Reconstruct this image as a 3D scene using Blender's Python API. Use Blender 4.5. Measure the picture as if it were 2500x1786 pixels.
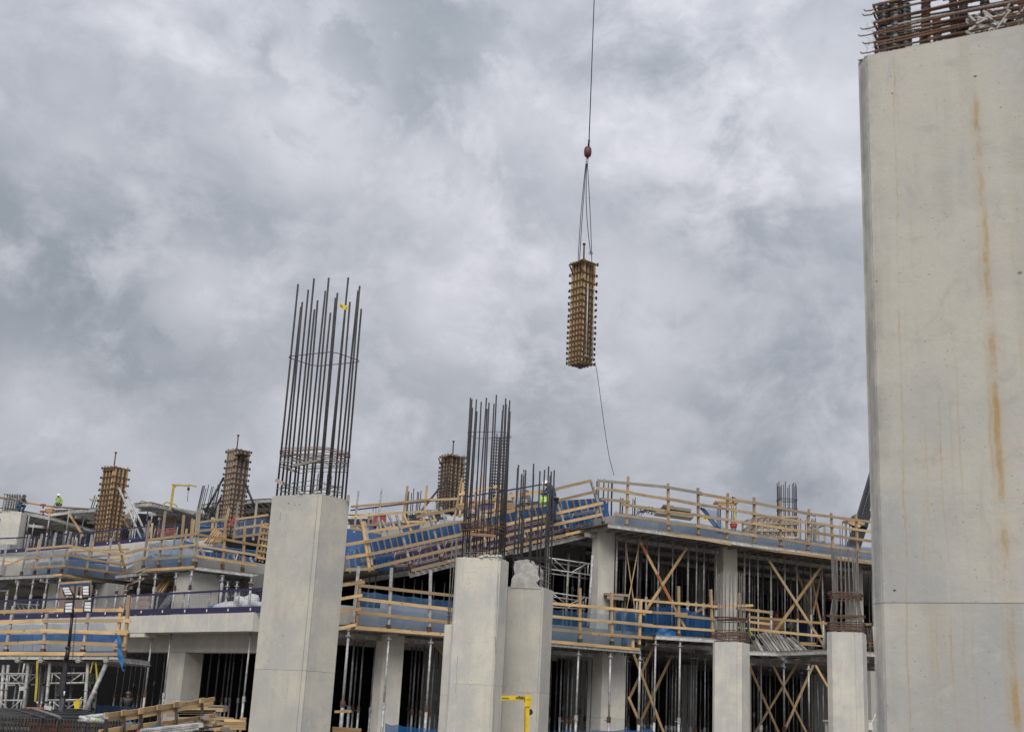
import bpy, bmesh, math, random
from math import sin, cos, pi, radians, sqrt
from mathutils import Vector, Matrix
random.seed(11)
rnd = random.random
def ru(a, b): return a + (b - a) * random.random()
S = bpy.context.scene
COL = S.collection
for o in list(bpy.data.objects): bpy.data.objects.remove(o)

# ------------------------------------------------------------------ camera
FP = 3057.0; PITCH = math.atan(.280); ROLL = math.atan2(565, 10893)
CAM = Vector((0, 0, 1.6))
FW = Vector((0, cos(PITCH), sin(PITCH)))
_r = Vector((1, 0, 0)); _u = Vector((0, -sin(PITCH), cos(PITCH)))
RT = _r * cos(ROLL) + _u * sin(ROLL)
UP = -_r * sin(ROLL) + _u * cos(ROLL)
cd = bpy.data.cameras.new('camera'); cam = bpy.data.objects.new('camera', cd); COL.objects.link(cam)
cam.matrix_world = Matrix(((RT.x, UP.x, -FW.x, CAM.x), (RT.y, UP.y, -FW.y, CAM.y), (RT.z, UP.z, -FW.z, CAM.z), (0, 0, 0, 1)))
cd.sensor_width = 36; cd.lens = 36 * FP / 2500; cd.clip_start = .1; cd.clip_end = 5000
cd.dof.use_dof = True; cd.dof.focus_distance = 42; cd.dof.aperture_fstop = 5.0
S.camera = cam

# ------------------------------------------------------------------ world, sun, exposure
SUN_EL = radians(40); SUN_AZ = radians(188)        # azimuth of the sun clockwise from +Y: behind the camera, to its left
W = bpy.data.worlds.new('World'); S.world = W; W.use_nodes = True
nt = W.node_tree; nt.nodes.clear()

class E:
    """tiny expression helper over Math nodes"""
    def __init__(s, nt, v): s.nt = nt; s.v = v
    def _m(s, op, *a, clamp=False):
        n = s.nt.nodes.new('ShaderNodeMath'); n.operation = op; n.use_clamp = clamp
        for i, x in enumerate((s,) + a):
            if isinstance(x, E): x = x.v
            if isinstance(x, (int, float)): n.inputs[i].default_value = x
            else: s.nt.links.new(x, n.inputs[i])
        return E(s.nt, n.outputs[0])
    def __add__(s, o): return s._m('ADD', o)
    def __sub__(s, o): return s._m('SUBTRACT', o)
    def __mul__(s, o): return s._m('MULTIPLY', o)
    def __truediv__(s, o): return s._m('DIVIDE', o)
    def pow(s, o): return s._m('POWER', o)
    def abs(s): return s._m('ABSOLUTE')
    def clamp(s): return s._m('ADD', 0.0, clamp=True)
    def gt(s, o): return s._m('GREATER_THAN', o)
    def min(s, o): return s._m('MINIMUM', o)
    def max(s, o): return s._m('MAXIMUM', o)
    def ss(s, a, b):
        n = s.nt.nodes.new('ShaderNodeMapRange'); n.interpolation_type = 'SMOOTHSTEP'
        s.nt.links.new(s.v, n.inputs['Value'])
        n.inputs['From Min'].default_value = a; n.inputs['From Max'].default_value = b
        return E(s.nt, n.outputs['Result'])
def noise(nt, vec, scale, detail=3, rough=.55, dist=0, sc3=None, loc=None):
    m = nt.nodes.new('ShaderNodeMapping'); nt.links.new(vec, m.inputs['Vector'])
    m.inputs['Scale'].default_value = sc3 or (1, 1, 1)
    if loc: m.inputs['Location'].default_value = loc
    n = nt.nodes.new('ShaderNodeTexNoise'); nt.links.new(m.outputs[0], n.inputs['Vector'])
    n.inputs['Scale'].default_value = scale; n.inputs['Detail'].default_value = detail
    n.inputs['Roughness'].default_value = rough; n.inputs['Distortion'].default_value = dist
    return E(nt, n.outputs['Fac'])
def mixc(nt, f, a, b, mode='MIX'):
    n = nt.nodes.new('ShaderNodeMix'); n.data_type = 'RGBA'; n.blend_type = mode
    for k, x in (('Factor', f), (6, a), (7, b)):
        i = n.inputs[0] if k == 'Factor' else n.inputs[k]
        if isinstance(x, E): x = x.v
        if isinstance(x, (int, float)): i.default_value = x
        elif isinstance(x, tuple): i.default_value = (*x, 1) if len(x) == 3 else x
        else: nt.links.new(x, i)
    return n.outputs[2]

tc = nt.nodes.new('ShaderNodeTexCoord'); gen = tc.outputs['Generated']
sky = nt.nodes.new('ShaderNodeTexSky'); sky.sky_type = 'NISHITA'; sky.sun_disc = False
sky.sun_elevation = SUN_EL; sky.sun_rotation = SUN_AZ; sky.altitude = 50
bgs = nt.nodes.new('ShaderNodeBackground'); nt.links.new(sky.outputs[0], bgs.inputs[0]); bgs.inputs[1].default_value = .05
sx = nt.nodes.new('ShaderNodeSeparateXYZ'); nt.links.new(gen, sx.inputs[0])
zz = E(nt, sx.outputs[2])
# lumpy overcast: warped noise of the view direction, flattened a little near the horizon
nv = nt.nodes.new('ShaderNodeVectorMath'); nv.operation = 'NORMALIZE'; nt.links.new(gen, nv.inputs[0])
wn = nt.nodes.new('ShaderNodeTexNoise'); wn.inputs['Scale'].default_value = 5; wn.inputs['Detail'].default_value = 5; nt.links.new(nv.outputs[0], wn.inputs['Vector'])
ws = nt.nodes.new('ShaderNodeVectorMath'); ws.operation = 'SCALE'; ws.inputs['Scale'].default_value = .09; nt.links.new(wn.outputs['Color'], ws.inputs[0])
wa_ = nt.nodes.new('ShaderNodeVectorMath'); wa_.operation = 'ADD'; nt.links.new(nv.outputs[0], wa_.inputs[0]); nt.links.new(ws.outputs[0], wa_.inputs[1])
wv_ = wa_.outputs[0]
n1 = noise(nt, wv_, 4.6, 5, .55, 0, sc3=(1, 1, 1.35), loc=(3.1, 1.7, .4))
n2 = noise(nt, wv_, 9.5, 9, .58, .12, sc3=(1, 1, 1.3), loc=(7.3, 2.2, .1))
n3 = noise(nt, wv_, 26, 9, .64, .1, sc3=(1, 1, 1.2), loc=(1.3, 9.2, 0))
def gdir(pxx, pyy):
    d = (FW + RT * ((pxx - 1250) / FP) + UP * ((893 - pyy) / FP)).normalized(); return d
def blob(pxx, pyy, rad, amp):
    d = gdir(pxx, pyy)
    n = nt.nodes.new('ShaderNodeVectorMath'); n.operation = 'DISTANCE'
    nn = nt.nodes.new('ShaderNodeVectorMath'); nn.operation = 'NORMALIZE'; nt.links.new(gen, nn.inputs[0])
    nt.links.new(nn.outputs[0], n.inputs[0]); n.inputs[1].default_value = d
    q = E(nt, n.outputs['Value']) + (n2 - .5) * .26 + (n3 - .5) * .13
    return (E(nt, q.v) * (-1.0 / (rad / FP)) + 1.0).clamp().ss(0, 1) * (amp * .72)
bil = (n2 - .5).abs() * -2.0 + .16                      # billows: rounded light lumps with darker creases
cl = (n1 - .5) * .70 + (n2 - .5) * .70 + bil * -.2 + (n3 - .5) * .42 + .475 + (zz * -3.2 + 1.0).clamp() * .09
for b in ((40, 800, 300, -.30), (260, 720, 260, -.10), (1820, 420, 260, -.26), (1750, 250, 200, -.12), (1080, 130, 300, -.24), (700, 150, 160, -.14), (1700, 60, 330, -.12), (180, 540, 230, -.14), (560, 560, 220, -.12), (1900, 1040, 330, -.18),
          (1250, 480, 200, -.10), (1130, 950, 260, -.12), (1400, 900, 180, -.10), (420, 900, 250, -.08), (1000, 60, 240, -.10),
          (500, 720, 170, .30), (830, 130, 150, .20), (590, 320, 200, .16), (740, 300, 160, .12), (1100, 480, 140, .22), (60, 960, 200, .30), (2030, 290, 260, .24), (1580, 800, 190, .16), (1060, 760, 190, .16),
          (700, 1080, 240, .14), (300, 1180, 230, .14), (1560, 1120, 260, .12), (1250, 60, 140, .12), (1330, 330, 150, .12), (1100, 850, 150, .14), (210, 360, 150, .12), (1230, 240, 160, .14)):
    cl = cl + blob(*b)
cl = (cl - .5) * 1.25 + .5
ramp = nt.nodes.new('ShaderNodeValToRGB'); nt.links.new(cl.clamp().v, ramp.inputs[0])
cr = ramp.color_ramp; cr.interpolation = 'B_SPLINE'
def lin(c): return tuple((x / 255 / 12.92 if x / 255 <= .04045 else ((x / 255 + .055) / 1.055) ** 2.4) for x in c)
SKYK = .72                                          # radiance scale, compensated by the exposure
stops = ((0, (134, 142, 150)), (.28, (154, 158, 167)), (.5, (173, 176, 184)), (.72, (191, 192, 200)), (1, (213, 213, 219)))
while len(cr.elements) < len(stops): cr.elements.new(.5)
for e_, (p_, c_) in zip(cr.elements, stops):
    e_.position = p_; e_.color = tuple(v * SKYK for v in lin(c_)) + (1,)
# overcast sky grows brighter towards the zenith, everywhere
zen = (zz.max(0).pow(1.4) * 1.5) + 1.0
skyc = nt.nodes.new('ShaderNodeVectorMath'); skyc.operation = 'SCALE'; nt.links.new(ramp.outputs[0], skyc.inputs[0]); nt.links.new(zen.v, skyc.inputs['Scale'])
bgc = nt.nodes.new('ShaderNodeBackground'); nt.links.new(skyc.outputs[0], bgc.inputs[0]); bgc.inputs[1].default_value = .93
mx = nt.nodes.new('ShaderNodeMixShader'); mx.inputs[0].default_value = .96
nt.links.new(bgs.outputs[0], mx.inputs[1]); nt.links.new(bgc.outputs[0], mx.inputs[2])
wo = nt.nodes.new('ShaderNodeOutputWorld'); nt.links.new(mx.outputs[0], wo.inputs[0])

sl = bpy.data.lights.new('sun', 'SUN'); so = bpy.data.objects.new('sun', sl); COL.objects.link(so)
sl.energy = 1.5; sl.angle = radians(40); sl.color = (1, .95, .87)
sd = Vector((sin(SUN_AZ) * cos(SUN_EL), cos(SUN_AZ) * cos(SUN_EL), sin(SUN_EL)))
so.rotation_euler = (-sd).to_track_quat('-Z', 'Y').to_euler(); so.location = sd * 60
S.view_settings.view_transform = 'Standard'; S.view_settings.look = 'None'
S.view_settings.exposure = .48; S.view_settings.gamma = 1; S.view_settings.use_curve_mapping = False
S.cycles.max_bounces = 5; S.cycles.diffuse_bounces = 3; S.cycles.transparent_max_bounces = 16
S.cycles.use_adaptive_sampling = True; S.cycles.adaptive_threshold = .02

# ------------------------------------------------------------------ photo pixel (2500 px wide) -> place
def ray(x, y): return FW + RT * ((x - 1250) / FP) + UP * ((893 - y) / FP)
def Y(x, y, d): r = ray(x, y); return CAM + r * (d / r.y)
def Z(x, y, z): r = ray(x, y); return CAM + r * ((z - 1.6) / r.z)
def proj(P):
    d = Vector(P) - CAM; w = d.dot(FW); return 1250 + FP * d.dot(RT) / w, 893 - FP * d.dot(UP) / w
def hz(b, py):
    """height on the plumb line over b that meets image row py"""
    q = UP * FP - FW * (893 - py); return 1.6 - (q.x * b[0] + q.y * b[1]) / q.z
class Plane:
    def __init__(s, a, b):
        s.p = Vector(a); u = Vector(b) - s.p; u.z = 0; s.L = u.length; s.u = u.normalized()
        s.v = Vector((-s.u.y, s.u.x, 0))
        if s.v.y < 0: s.v = -s.v
    def on(s, x, y, t=0):
        r = ray(x, y); return CAM + r * ((s.p + s.v * t - CAM).dot(s.v) / r.dot(s.v))
    def pt(s, a, t, z): q = s.p + s.u * a + s.v * t; return Vector((q.x, q.y, z))
    def s_of(s, P): return (Vector(P) - s.p).dot(s.u)

# ------------------------------------------------------------------ materials
MAT = {}
def mat(name, col, rough=.8, metal=0, kind='plain', var=.0, **k):
    m = bpy.data.materials.new(name); m.use_nodes = True; MAT[name] = m
    nt = m.node_tree; b = nt.nodes['Principled BSDF']
    b.inputs['Roughness'].default_value = rough; b.inputs['Metallic'].default_value = metal
    if 'spec' in k: b.inputs['Specular IOR Level'].default_value = k['spec']
    t = nt.nodes.new('ShaderNodeTexCoord'); ob = t.outputs['Object']
    oi = nt.nodes.new('ShaderNodeObjectInfo'); R = E(nt, oi.outputs['Random'])
    # shift the texture from object to object
    vm = nt.nodes.new('ShaderNodeVectorMath'); vm.operation = 'ADD'
    c3 = nt.nodes.new('ShaderNodeCombineXYZ')
    for i, f in enumerate((37., 53., 71.)): nt.links.new((R * f).v, c3.inputs[i])
    nt.links.new(ob, vm.inputs[0]); nt.links.new(c3.outputs[0], vm.inputs[1]); ov = vm.outputs[0]
    g = (1, 1, 1)
    def bump(h, st, dist=.01):
        bn = nt.nodes.new('ShaderNodeBump'); bn.inputs['Strength'].default_value = st; bn.inputs['Distance'].default_value = dist
        nt.links.new(h.v, bn.inputs['Height']); nt.links.new(bn.outputs[0], b.inputs['Normal'])
    def sc(c, f): return tuple(min(1, x * f) for x in c)
    if kind == 'concrete':
        big = noise(nt, ov, .9, 4, .6); streak = noise(nt, ov, 2.2, 4, .6, sc3=(2.2, 2.2, .22)); fine = noise(nt, ov, 30, 4, .7)
        mid = noise(nt, ov, 4.5, 5, .65, .6)
        c = mixc(nt, big.ss(.38, .64), (col[0] * .82, col[1] * .845, col[2] * .89), (col[0] * 1.13, col[1] * 1.10, col[2] * 1.02))
        c = mixc(nt, streak.ss(.48, .72) * .55, c, (col[0] * .80, col[1] * .77, col[2] * .70))
        c = mixc(nt, mid.ss(.52, .70) * .5, c, sc(col, .76))
        c = mixc(nt, mid.ss(.45, .30) * .4, c, sc(col, 1.2))
        band = noise(nt, ov, 2.4, 4, .6, sc3=(.15, .15, 1.4)); c = mixc(nt, band.ss(.52, .7) * .3, c, sc(col, .8))
        sm = noise(nt, ov, 11, 5, .7, .8, sc3=(1, 1, .6)); c = mixc(nt, sm.ss(.58, .72) * .35, c, sc(col, .72))
        run = noise(nt, ov, 5.5, 4, .65, sc3=(1.6, 1.6, .07)); c = mixc(nt, run.ss(.60, .70) * .35, c, (col[0] * .70, col[1] * .66, col[2] * .56)); c = mixc(nt, run.ss(.40, .32) * .35, c, sc(col, 1.22))
        vo = nt.nodes.new('ShaderNodeTexVoronoi'); nt.links.new(ov, vo.inputs['Vector']); vo.inputs['Scale'].default_value = k.get('pit', 9)
        vd = E(nt, vo.outputs['Distance']); sel = noise(nt, ov, 5, 2).gt(.53)
        pit = vd.ss(.13, .07) * sel
        c = mixc(nt, pit * .7, c, sc(col, .3))
        c = mixc(nt, .25, c, mixc(nt, fine, sc(col, .8), sc(col, 1.2)))
        if k.get('rust'):
            xz = nt.nodes.new('ShaderNodeSeparateXYZ'); nt.links.new(ob, xz.inputs[0]); X = E(nt, xz.outputs[0]); ZZ = E(nt, xz.outputs[2])
            wob = noise(nt, ob, 2.2, 6, .7, sc3=(.6, .6, 1)) - .5
            patch = noise(nt, ob, 1.9, 4, .6, sc3=(.6, .6, 1.0)); grain = noise(nt, ob, 34, 4, .75, sc3=(1, 1, .35))
            for (x0, w, zt, amp, dr, wb, lo) in k['rust']:
                d = (X - x0 + ZZ * dr - dr * zt - wob * wb).abs()
                m_ = d.ss(w, w * .25) * ZZ.ss(zt + .02, zt - .25) * ((patch + grain * .6).ss(lo, lo + .33)) * amp
                c = mixc(nt, m_, c, (.37, .225, .07))
                m2 = d.ss(w * 2.6, w * .6) * ZZ.ss(zt + .05, zt - .3) * patch.ss(.3, .7) * (amp * .28)
                c = mixc(nt, m2, c, (.42, .30, .13))
            edge = X.ss(.16, .04) * noise(nt, ob, 6, 5, .7, sc3=(1, 1, .5)).ss(.38, .62) * .5
            c = mixc(nt, edge, c, sc(col, .45))
        nt.links.new(c, b.inputs['Base Color']); bump(fine * .5 + mid * 1.0 - pit * 2.0, .35, .012)
    elif kind == 'wood':
        gr = noise(nt, ov, 9, 5, .65, .4, sc3=(.12, 1, 1)); bl = noise(nt, ov, 2.2, 3, .6)
        kn = nt.nodes.new('ShaderNodeTexVoronoi'); nt.links.new(ov, kn.inputs['Vector']); kn.inputs['Scale'].default_value = 3.2
        f = (R - .5) * (2 * var) + 1.0
        c = mixc(nt, gr.ss(.3, .7), sc(col, .72), sc(col, 1.15))
        c = mixc(nt, bl.ss(.5, .75) * .5, c, sc(k.get('grey', (.22, .19, .15)), 1))
        c = mixc(nt, E(nt, kn.outputs['Distance']).ss(.14, .06) * .7, c, (.10, .05, .02))
        c = mixc(nt, (R * 7.13)._m('FRACT').ss(.55, .95) * .6, c, k.get('grey', (.22, .19, .15)))
        v = nt.nodes.new('ShaderNodeVectorMath'); v.operation = 'SCALE'; nt.links.new(c, v.inputs[0]); nt.links.new(f.v, v.inputs['Scale'])
        nt.links.new(v.outputs[0], b.inputs['Base Color']); bump(gr, .3, .004)
    elif kind == 'metal':
        a = noise(nt, ov, 7, 4, .65); c = mixc(nt, a.ss(.35, .7), sc(col, .65), sc(col, 1.15))
        if 'dirt' in k: c = mixc(nt, noise(nt, ov, 3.1, 5, .7).ss(k.get('dl', .5), .72), c, k['dirt'])
        v = nt.nodes.new('ShaderNodeVectorMath'); v.operation = 'SCALE'; nt.links.new(c, v.inputs[0]); nt.links.new(((R - .5) * (2 * var) + 1.0).v, v.inputs['Scale'])
        nt.links.new(v.outputs[0], b.inputs['Base Color']); bump(noise(nt, ov, 60, 2), .15, .003)
    elif kind == 'rebar':
        wv = nt.nodes.new('ShaderNodeTexWave'); nt.links.new(ob, wv.inputs['Vector']); wv.wave_type = 'BANDS'; wv.bands_direction = 'X'
        wv.inputs['Scale'].default_value = 14; wv.inputs['Distortion'].default_value = 1.0
        a = noise(nt, ov, 3, 5, .7)
        c = mixc(nt, a.ss(.42, .68), col, k['dirt']); c = mixc(nt, noise(nt, ov, 2, 3).ss(.66, .85) * .4, c, (.30, .28, .25))
        nt.links.new(c, b.inputs['Base Color']); bump(E(nt, wv.outputs['Fac']), .6, .01)
    elif kind == 'net':
        nt.nodes.remove(b); out = nt.nodes['Material Output']
        tr = nt.nodes.new('ShaderNodeBsdfTransparent'); df = nt.nodes.new('ShaderNodeBsdfDiffuse'); tl = nt.nodes.new('ShaderNodeBsdfTranslucent')
        c = mixc(nt, noise(nt, ov, .8, 2, .5, .8).ss(.3, .7), sc(col, .85), sc(col, 1.15))
        nt.links.new(c, df.inputs[0]); nt.links.new(c, tl.inputs[0])
        m1 = nt.nodes.new('ShaderNodeMixShader'); m1.inputs[0].default_value = .35; nt.links.new(df.outputs[0], m1.inputs[1]); nt.links.new(tl.outputs[0], m1.inputs[2])
        m2 = nt.nodes.new('ShaderNodeMixShader'); a = noise(nt, ov, .9, 3, .5, 1.2).ss(.3, .75) * .22 + (k['alpha'] - .11)
        nt.links.new(a.v, m2.inputs[0]); nt.links.new(tr.outputs[0], m2.inputs[1]); nt.links.new(m1.outputs[0], m2.inputs[2])
        nt.links.new(m2.outputs[0], out.inputs[0])
    else:
        a = noise(nt, ov, k.get('ns', 3), 4, .6)
        c = mixc(nt, a.ss(.3, .7), sc(col, .8), sc(col, 1.15))
        if 'dirt' in k: c = mixc(nt, noise(nt, ov, 1.7, 5, .7).ss(.5, .75), c, k['dirt'])
        v = nt.nodes.new('ShaderNodeVectorMath'); v.operation = 'SCALE'; nt.links.new(c, v.inputs[0]); nt.links.new(((R - .5) * (2 * var) + 1.0).v, v.inputs['Scale'])
        nt.links.new(v.outputs[0], b.inputs['Base Color'])
        if 'bump' in k: bump(noise(nt, ov, k['bump'], 5, .7), .5, .02)
    return m
mat('concrete', (.50, .485, .44), .85, kind='concrete')
mat('concrete_pale', (.585, .57, .52), .85, kind='concrete')
mat('concrete_grey', (.36, .355, .34), .88, kind='concrete')
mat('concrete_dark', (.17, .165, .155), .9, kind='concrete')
mat('mortar', (.46, .455, .435), .95, bump=9, kind='plain', ns=6)
mat('timber', (.54, .36, .175), .75, kind='wood', var=.32, grey=(.26, .21, .15))
mat('timber_worn', (.43, .31, .18), .78, kind='wood', var=.22, grey=(.2, .16, .12))
mat('timber_grey', (.34, .31, .26), .8, kind='wood', var=.25)
mat('timber_form', (.50, .335, .17), .8, kind='wood', var=.25, grey=(.16, .11, .07))
mat('timber_old', (.36, .29, .23), .8, kind='wood', var=.2)
mat('ply_brown', (.27, .15, .08), .7, kind='wood', var=.15)
mat('ply_dark', (.10, .075, .055), .7, kind='wood', var=.2)
mat('form_blue', (.018, .08, .24), .45, kind='plain', var=.25, dirt=(.09, .13, .2))
mat('form_purple', (.075, .065, .17), .45, kind='plain', var=.25, dirt=(.12, .07, .09))
mat('alu', (.42, .42, .41), .55, .25, kind='metal', var=.1, dirt=(.25, .24, .22))
mat('alu_white', (.58, .58, .56), .5, .1, kind='metal', var=.1, dirt=(.36, .35, .32))
mat('galv', (.30, .315, .33), .45, .45, kind='metal', var=.25, dirt=(.16, .14, .12))
mat('galv_light', (.50, .50, .49), .5, .2, kind='metal', var=.12, dirt=(.3, .28, .25))
mat('rebar', (.045, .048, .055), .6, .3, kind='rebar', dirt=(.085, .07, .06))
mat('rebar_dusty', (.16, .155, .15), .75, .1, kind='rebar', dirt=(.30, .28, .25))
mat('rebar_rust', (.12, .068, .045), .85, 0, kind='rebar', dirt=(.22, .12, .07))
mat('bar_spiral', (.115, .13, .145), .5, .5, kind='metal', var=.1, dirt=(.13, .11, .08))
mat('rust_steel', (.12, .07, .048), .8, .1, kind='metal', var=.3, dirt=(.05, .03, .03))
mat('steel_dark', (.035, .037, .042), .5, .3, kind='metal', var=.15)
mat('lashing', (.03, .035, .05), .6, .2, kind='metal')
mat('barrier_purple', (.022, .018, .075), .5, kind='plain', var=.08)
mat('barrier_mesh', (.16, .17, .24), .5, .3, kind='metal')
mat('white_tag', (.75, .73, .72), .5)
mat('yellow', (.66, .47, .02), .42, kind='plain', dirt=(.5, .36, .03))
mat('yellow_dull', (.42, .32, .03), .5)
mat('black', (.012, .012, .013), .5)
mat('lamp_glass', (.72, .74, .76), .2)
mat('lamp_body', (.03, .032, .036), .45, .2, kind='metal')
mat('mast_grey', (.13, .14, .17), .4, .4, kind='metal')
mat('ball_red', (.10, .018, .015), .5, dirt=(.035, .02, .02))
mat('print_pale', (.42, .33, .28), .7)
mat('red', (.36, .035, .04), .6)
mat('red_dark', (.26, .05, .04), .6)
mat('orange', (.55, .15, .03), .5)
mat('hivis', (.36, .60, .07), .7); mat('hivis_orange', (.50, .12, .06), .7)
mat('reflective', (.7, .72, .72), .35)
mat('denim', (.05, .10, .20), .85); mat('navy', (.02, .03, .06), .85); mat('cloth_grey', (.12, .12, .12), .9)
mat('skin', (.30, .17, .12), .6); mat('helmet', (.78, .78, .76), .3); mat('helmet_dark', (.05, .05, .05), .4)
mat('net_blue', (.10, .23, .43), .6, kind='net', alpha=.52)
mat('net_deep', (.03, .13, .33), .6, kind='net', alpha=.70)
mat('net_pale', (.16, .31, .55), .6, kind='net', alpha=.42)
mat('shade_black', (.009, .009, .010), .95)  # near-black colour standing in for deep shade inside the storeys
mat('tarp_blue', (.02, .16, .42), .5, bump=4); mat('tarp_white', (.48, .49, .50), .5, bump=5); mat('tarp_dark', (.02, .045, .10), .6, bump=4)
mat('soil', (.17, .145, .12), .95, kind='plain', ns=.4, dirt=(.22, .2, .18), bump=2)
mat('shoe_green', (.02, .06, .035), .5); mat('paint_orange', (.40, .11, .04), .7)
MAT['pillar'] = None

# ------------------------------------------------------------------ object helpers
CACHE = {}
def tagp(o, label=None, cat=None, group=None, kind=None):
    if label: o['label'] = label
    if cat: o['category'] = cat
    if group: o['group'] = group
    if kind: o['kind'] = kind
    return o
def thing(name, label, cat, loc=(0, 0, 0), group=None):
    o = bpy.data.objects.new(name, None); COL.objects.link(o); o.location = Vector(loc); o.empty_display_size = .3
    return tagp(o, label, cat, group)
def WM(o):
    return (WM(o.parent) if o.parent else Matrix()) @ (Matrix.Translation(o.location) if o.type == 'EMPTY' else o.matrix_basis.copy())
def wloc(o): return WM(o).to_translation()
def link(name, me, parent=None, M=None, kind=None):
    """M is the matrix in the world"""
    o = bpy.data.objects.new(name, me); COL.objects.link(o)
    if parent:
        o.parent = parent
        M = WM(parent).inverted() @ M if M else Matrix()
    if M: o.matrix_basis = M
    if kind: o['kind'] = kind
    return o
def setm(me, m):
    if isinstance(m, (list, tuple)):
        for x in m: me.materials.append(MAT[x])
    else: me.materials.append(MAT[m])
def frame(A, B, upv=(0, 0, 1)):
    A = Vector(A); B = Vector(B); x = (B - A); L = x.length; x.normalize()
    u = Vector(upv)
    if abs(x.dot(u)) > .97: u = Vector((0, 1, 0)) if abs(x.y) < .9 else Vector((1, 0, 0))
    y = u.cross(x).normalized(); z = x.cross(y)
    m = (A + B) / 2
    return Matrix(((x.x, y.x, z.x, m.x), (x.y, y.y, z.y, m.y), (x.z, y.z, z.z, m.z), (0, 0, 0, 1))), L
def boxmesh(L, w, h, m, bev=0):
    key = ('b', round(L, 2), w, h, m if isinstance(m, str) else tuple(m))
    if key in CACHE: return CACHE[key]
    me = bpy.data.meshes.new('board'); a, b, c = L / 2, w / 2, h / 2
    vs = [(x, y, z) for x in (-a, a) for y in (-b, b) for z in (-c, c)]
    me.from_pydata(vs, [], [(0, 1, 3, 2), (4, 6, 7, 5), (0, 4, 5, 1), (2, 3, 7, 6), (0, 2, 6, 4), (1, 5, 7, 3)]); setm(me, m)
    CACHE[key] = me; return me
def beam(par, name, A, B, w, h, m, upv=(0, 0, 1), rough=0):
    """a bar from A to B, w across, h high"""
    M, L = frame(A, B, upv)
    if rough: M = M @ Matrix.Rotation(ru(-rough, rough), 4, 'X')
    return link(name, boxmesh(L, w, h, m), par, M)
def cylmesh(L, r, m, n=8, r2=None):
    key = ('c', round(L, 2), round(r, 4), m, n, r2)
    if key in CACHE: return CACHE[key]
    r2 = r2 or r; me = bpy.data.meshes.new('bar'); vs = []; fs = []
    for i in range(n):
        a = 2 * pi * i / n; vs += [(-L / 2, r * cos(a), r * sin(a)), (L / 2, r2 * cos(a), r2 * sin(a))]
    for i in range(n): j = (i + 1) % n; fs.append((2 * i, 2 * i + 1, 2 * j + 1, 2 * j))
    fs += [tuple(2 * i for i in range(n)), tuple(2 * i + 1 for i in reversed(range(n)))]
    me.from_pydata(vs, [], fs); setm(me, m)
    for p in me.polygons: p.use_smooth = len(p.vertices) == 4
    CACHE[key] = me; return me
def rod(par, name, A, B, r, m, n=8, r2=None):
    M, L = frame(A, B); return link(name, cylmesh(L, r, m, n, r2), par, M)
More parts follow.
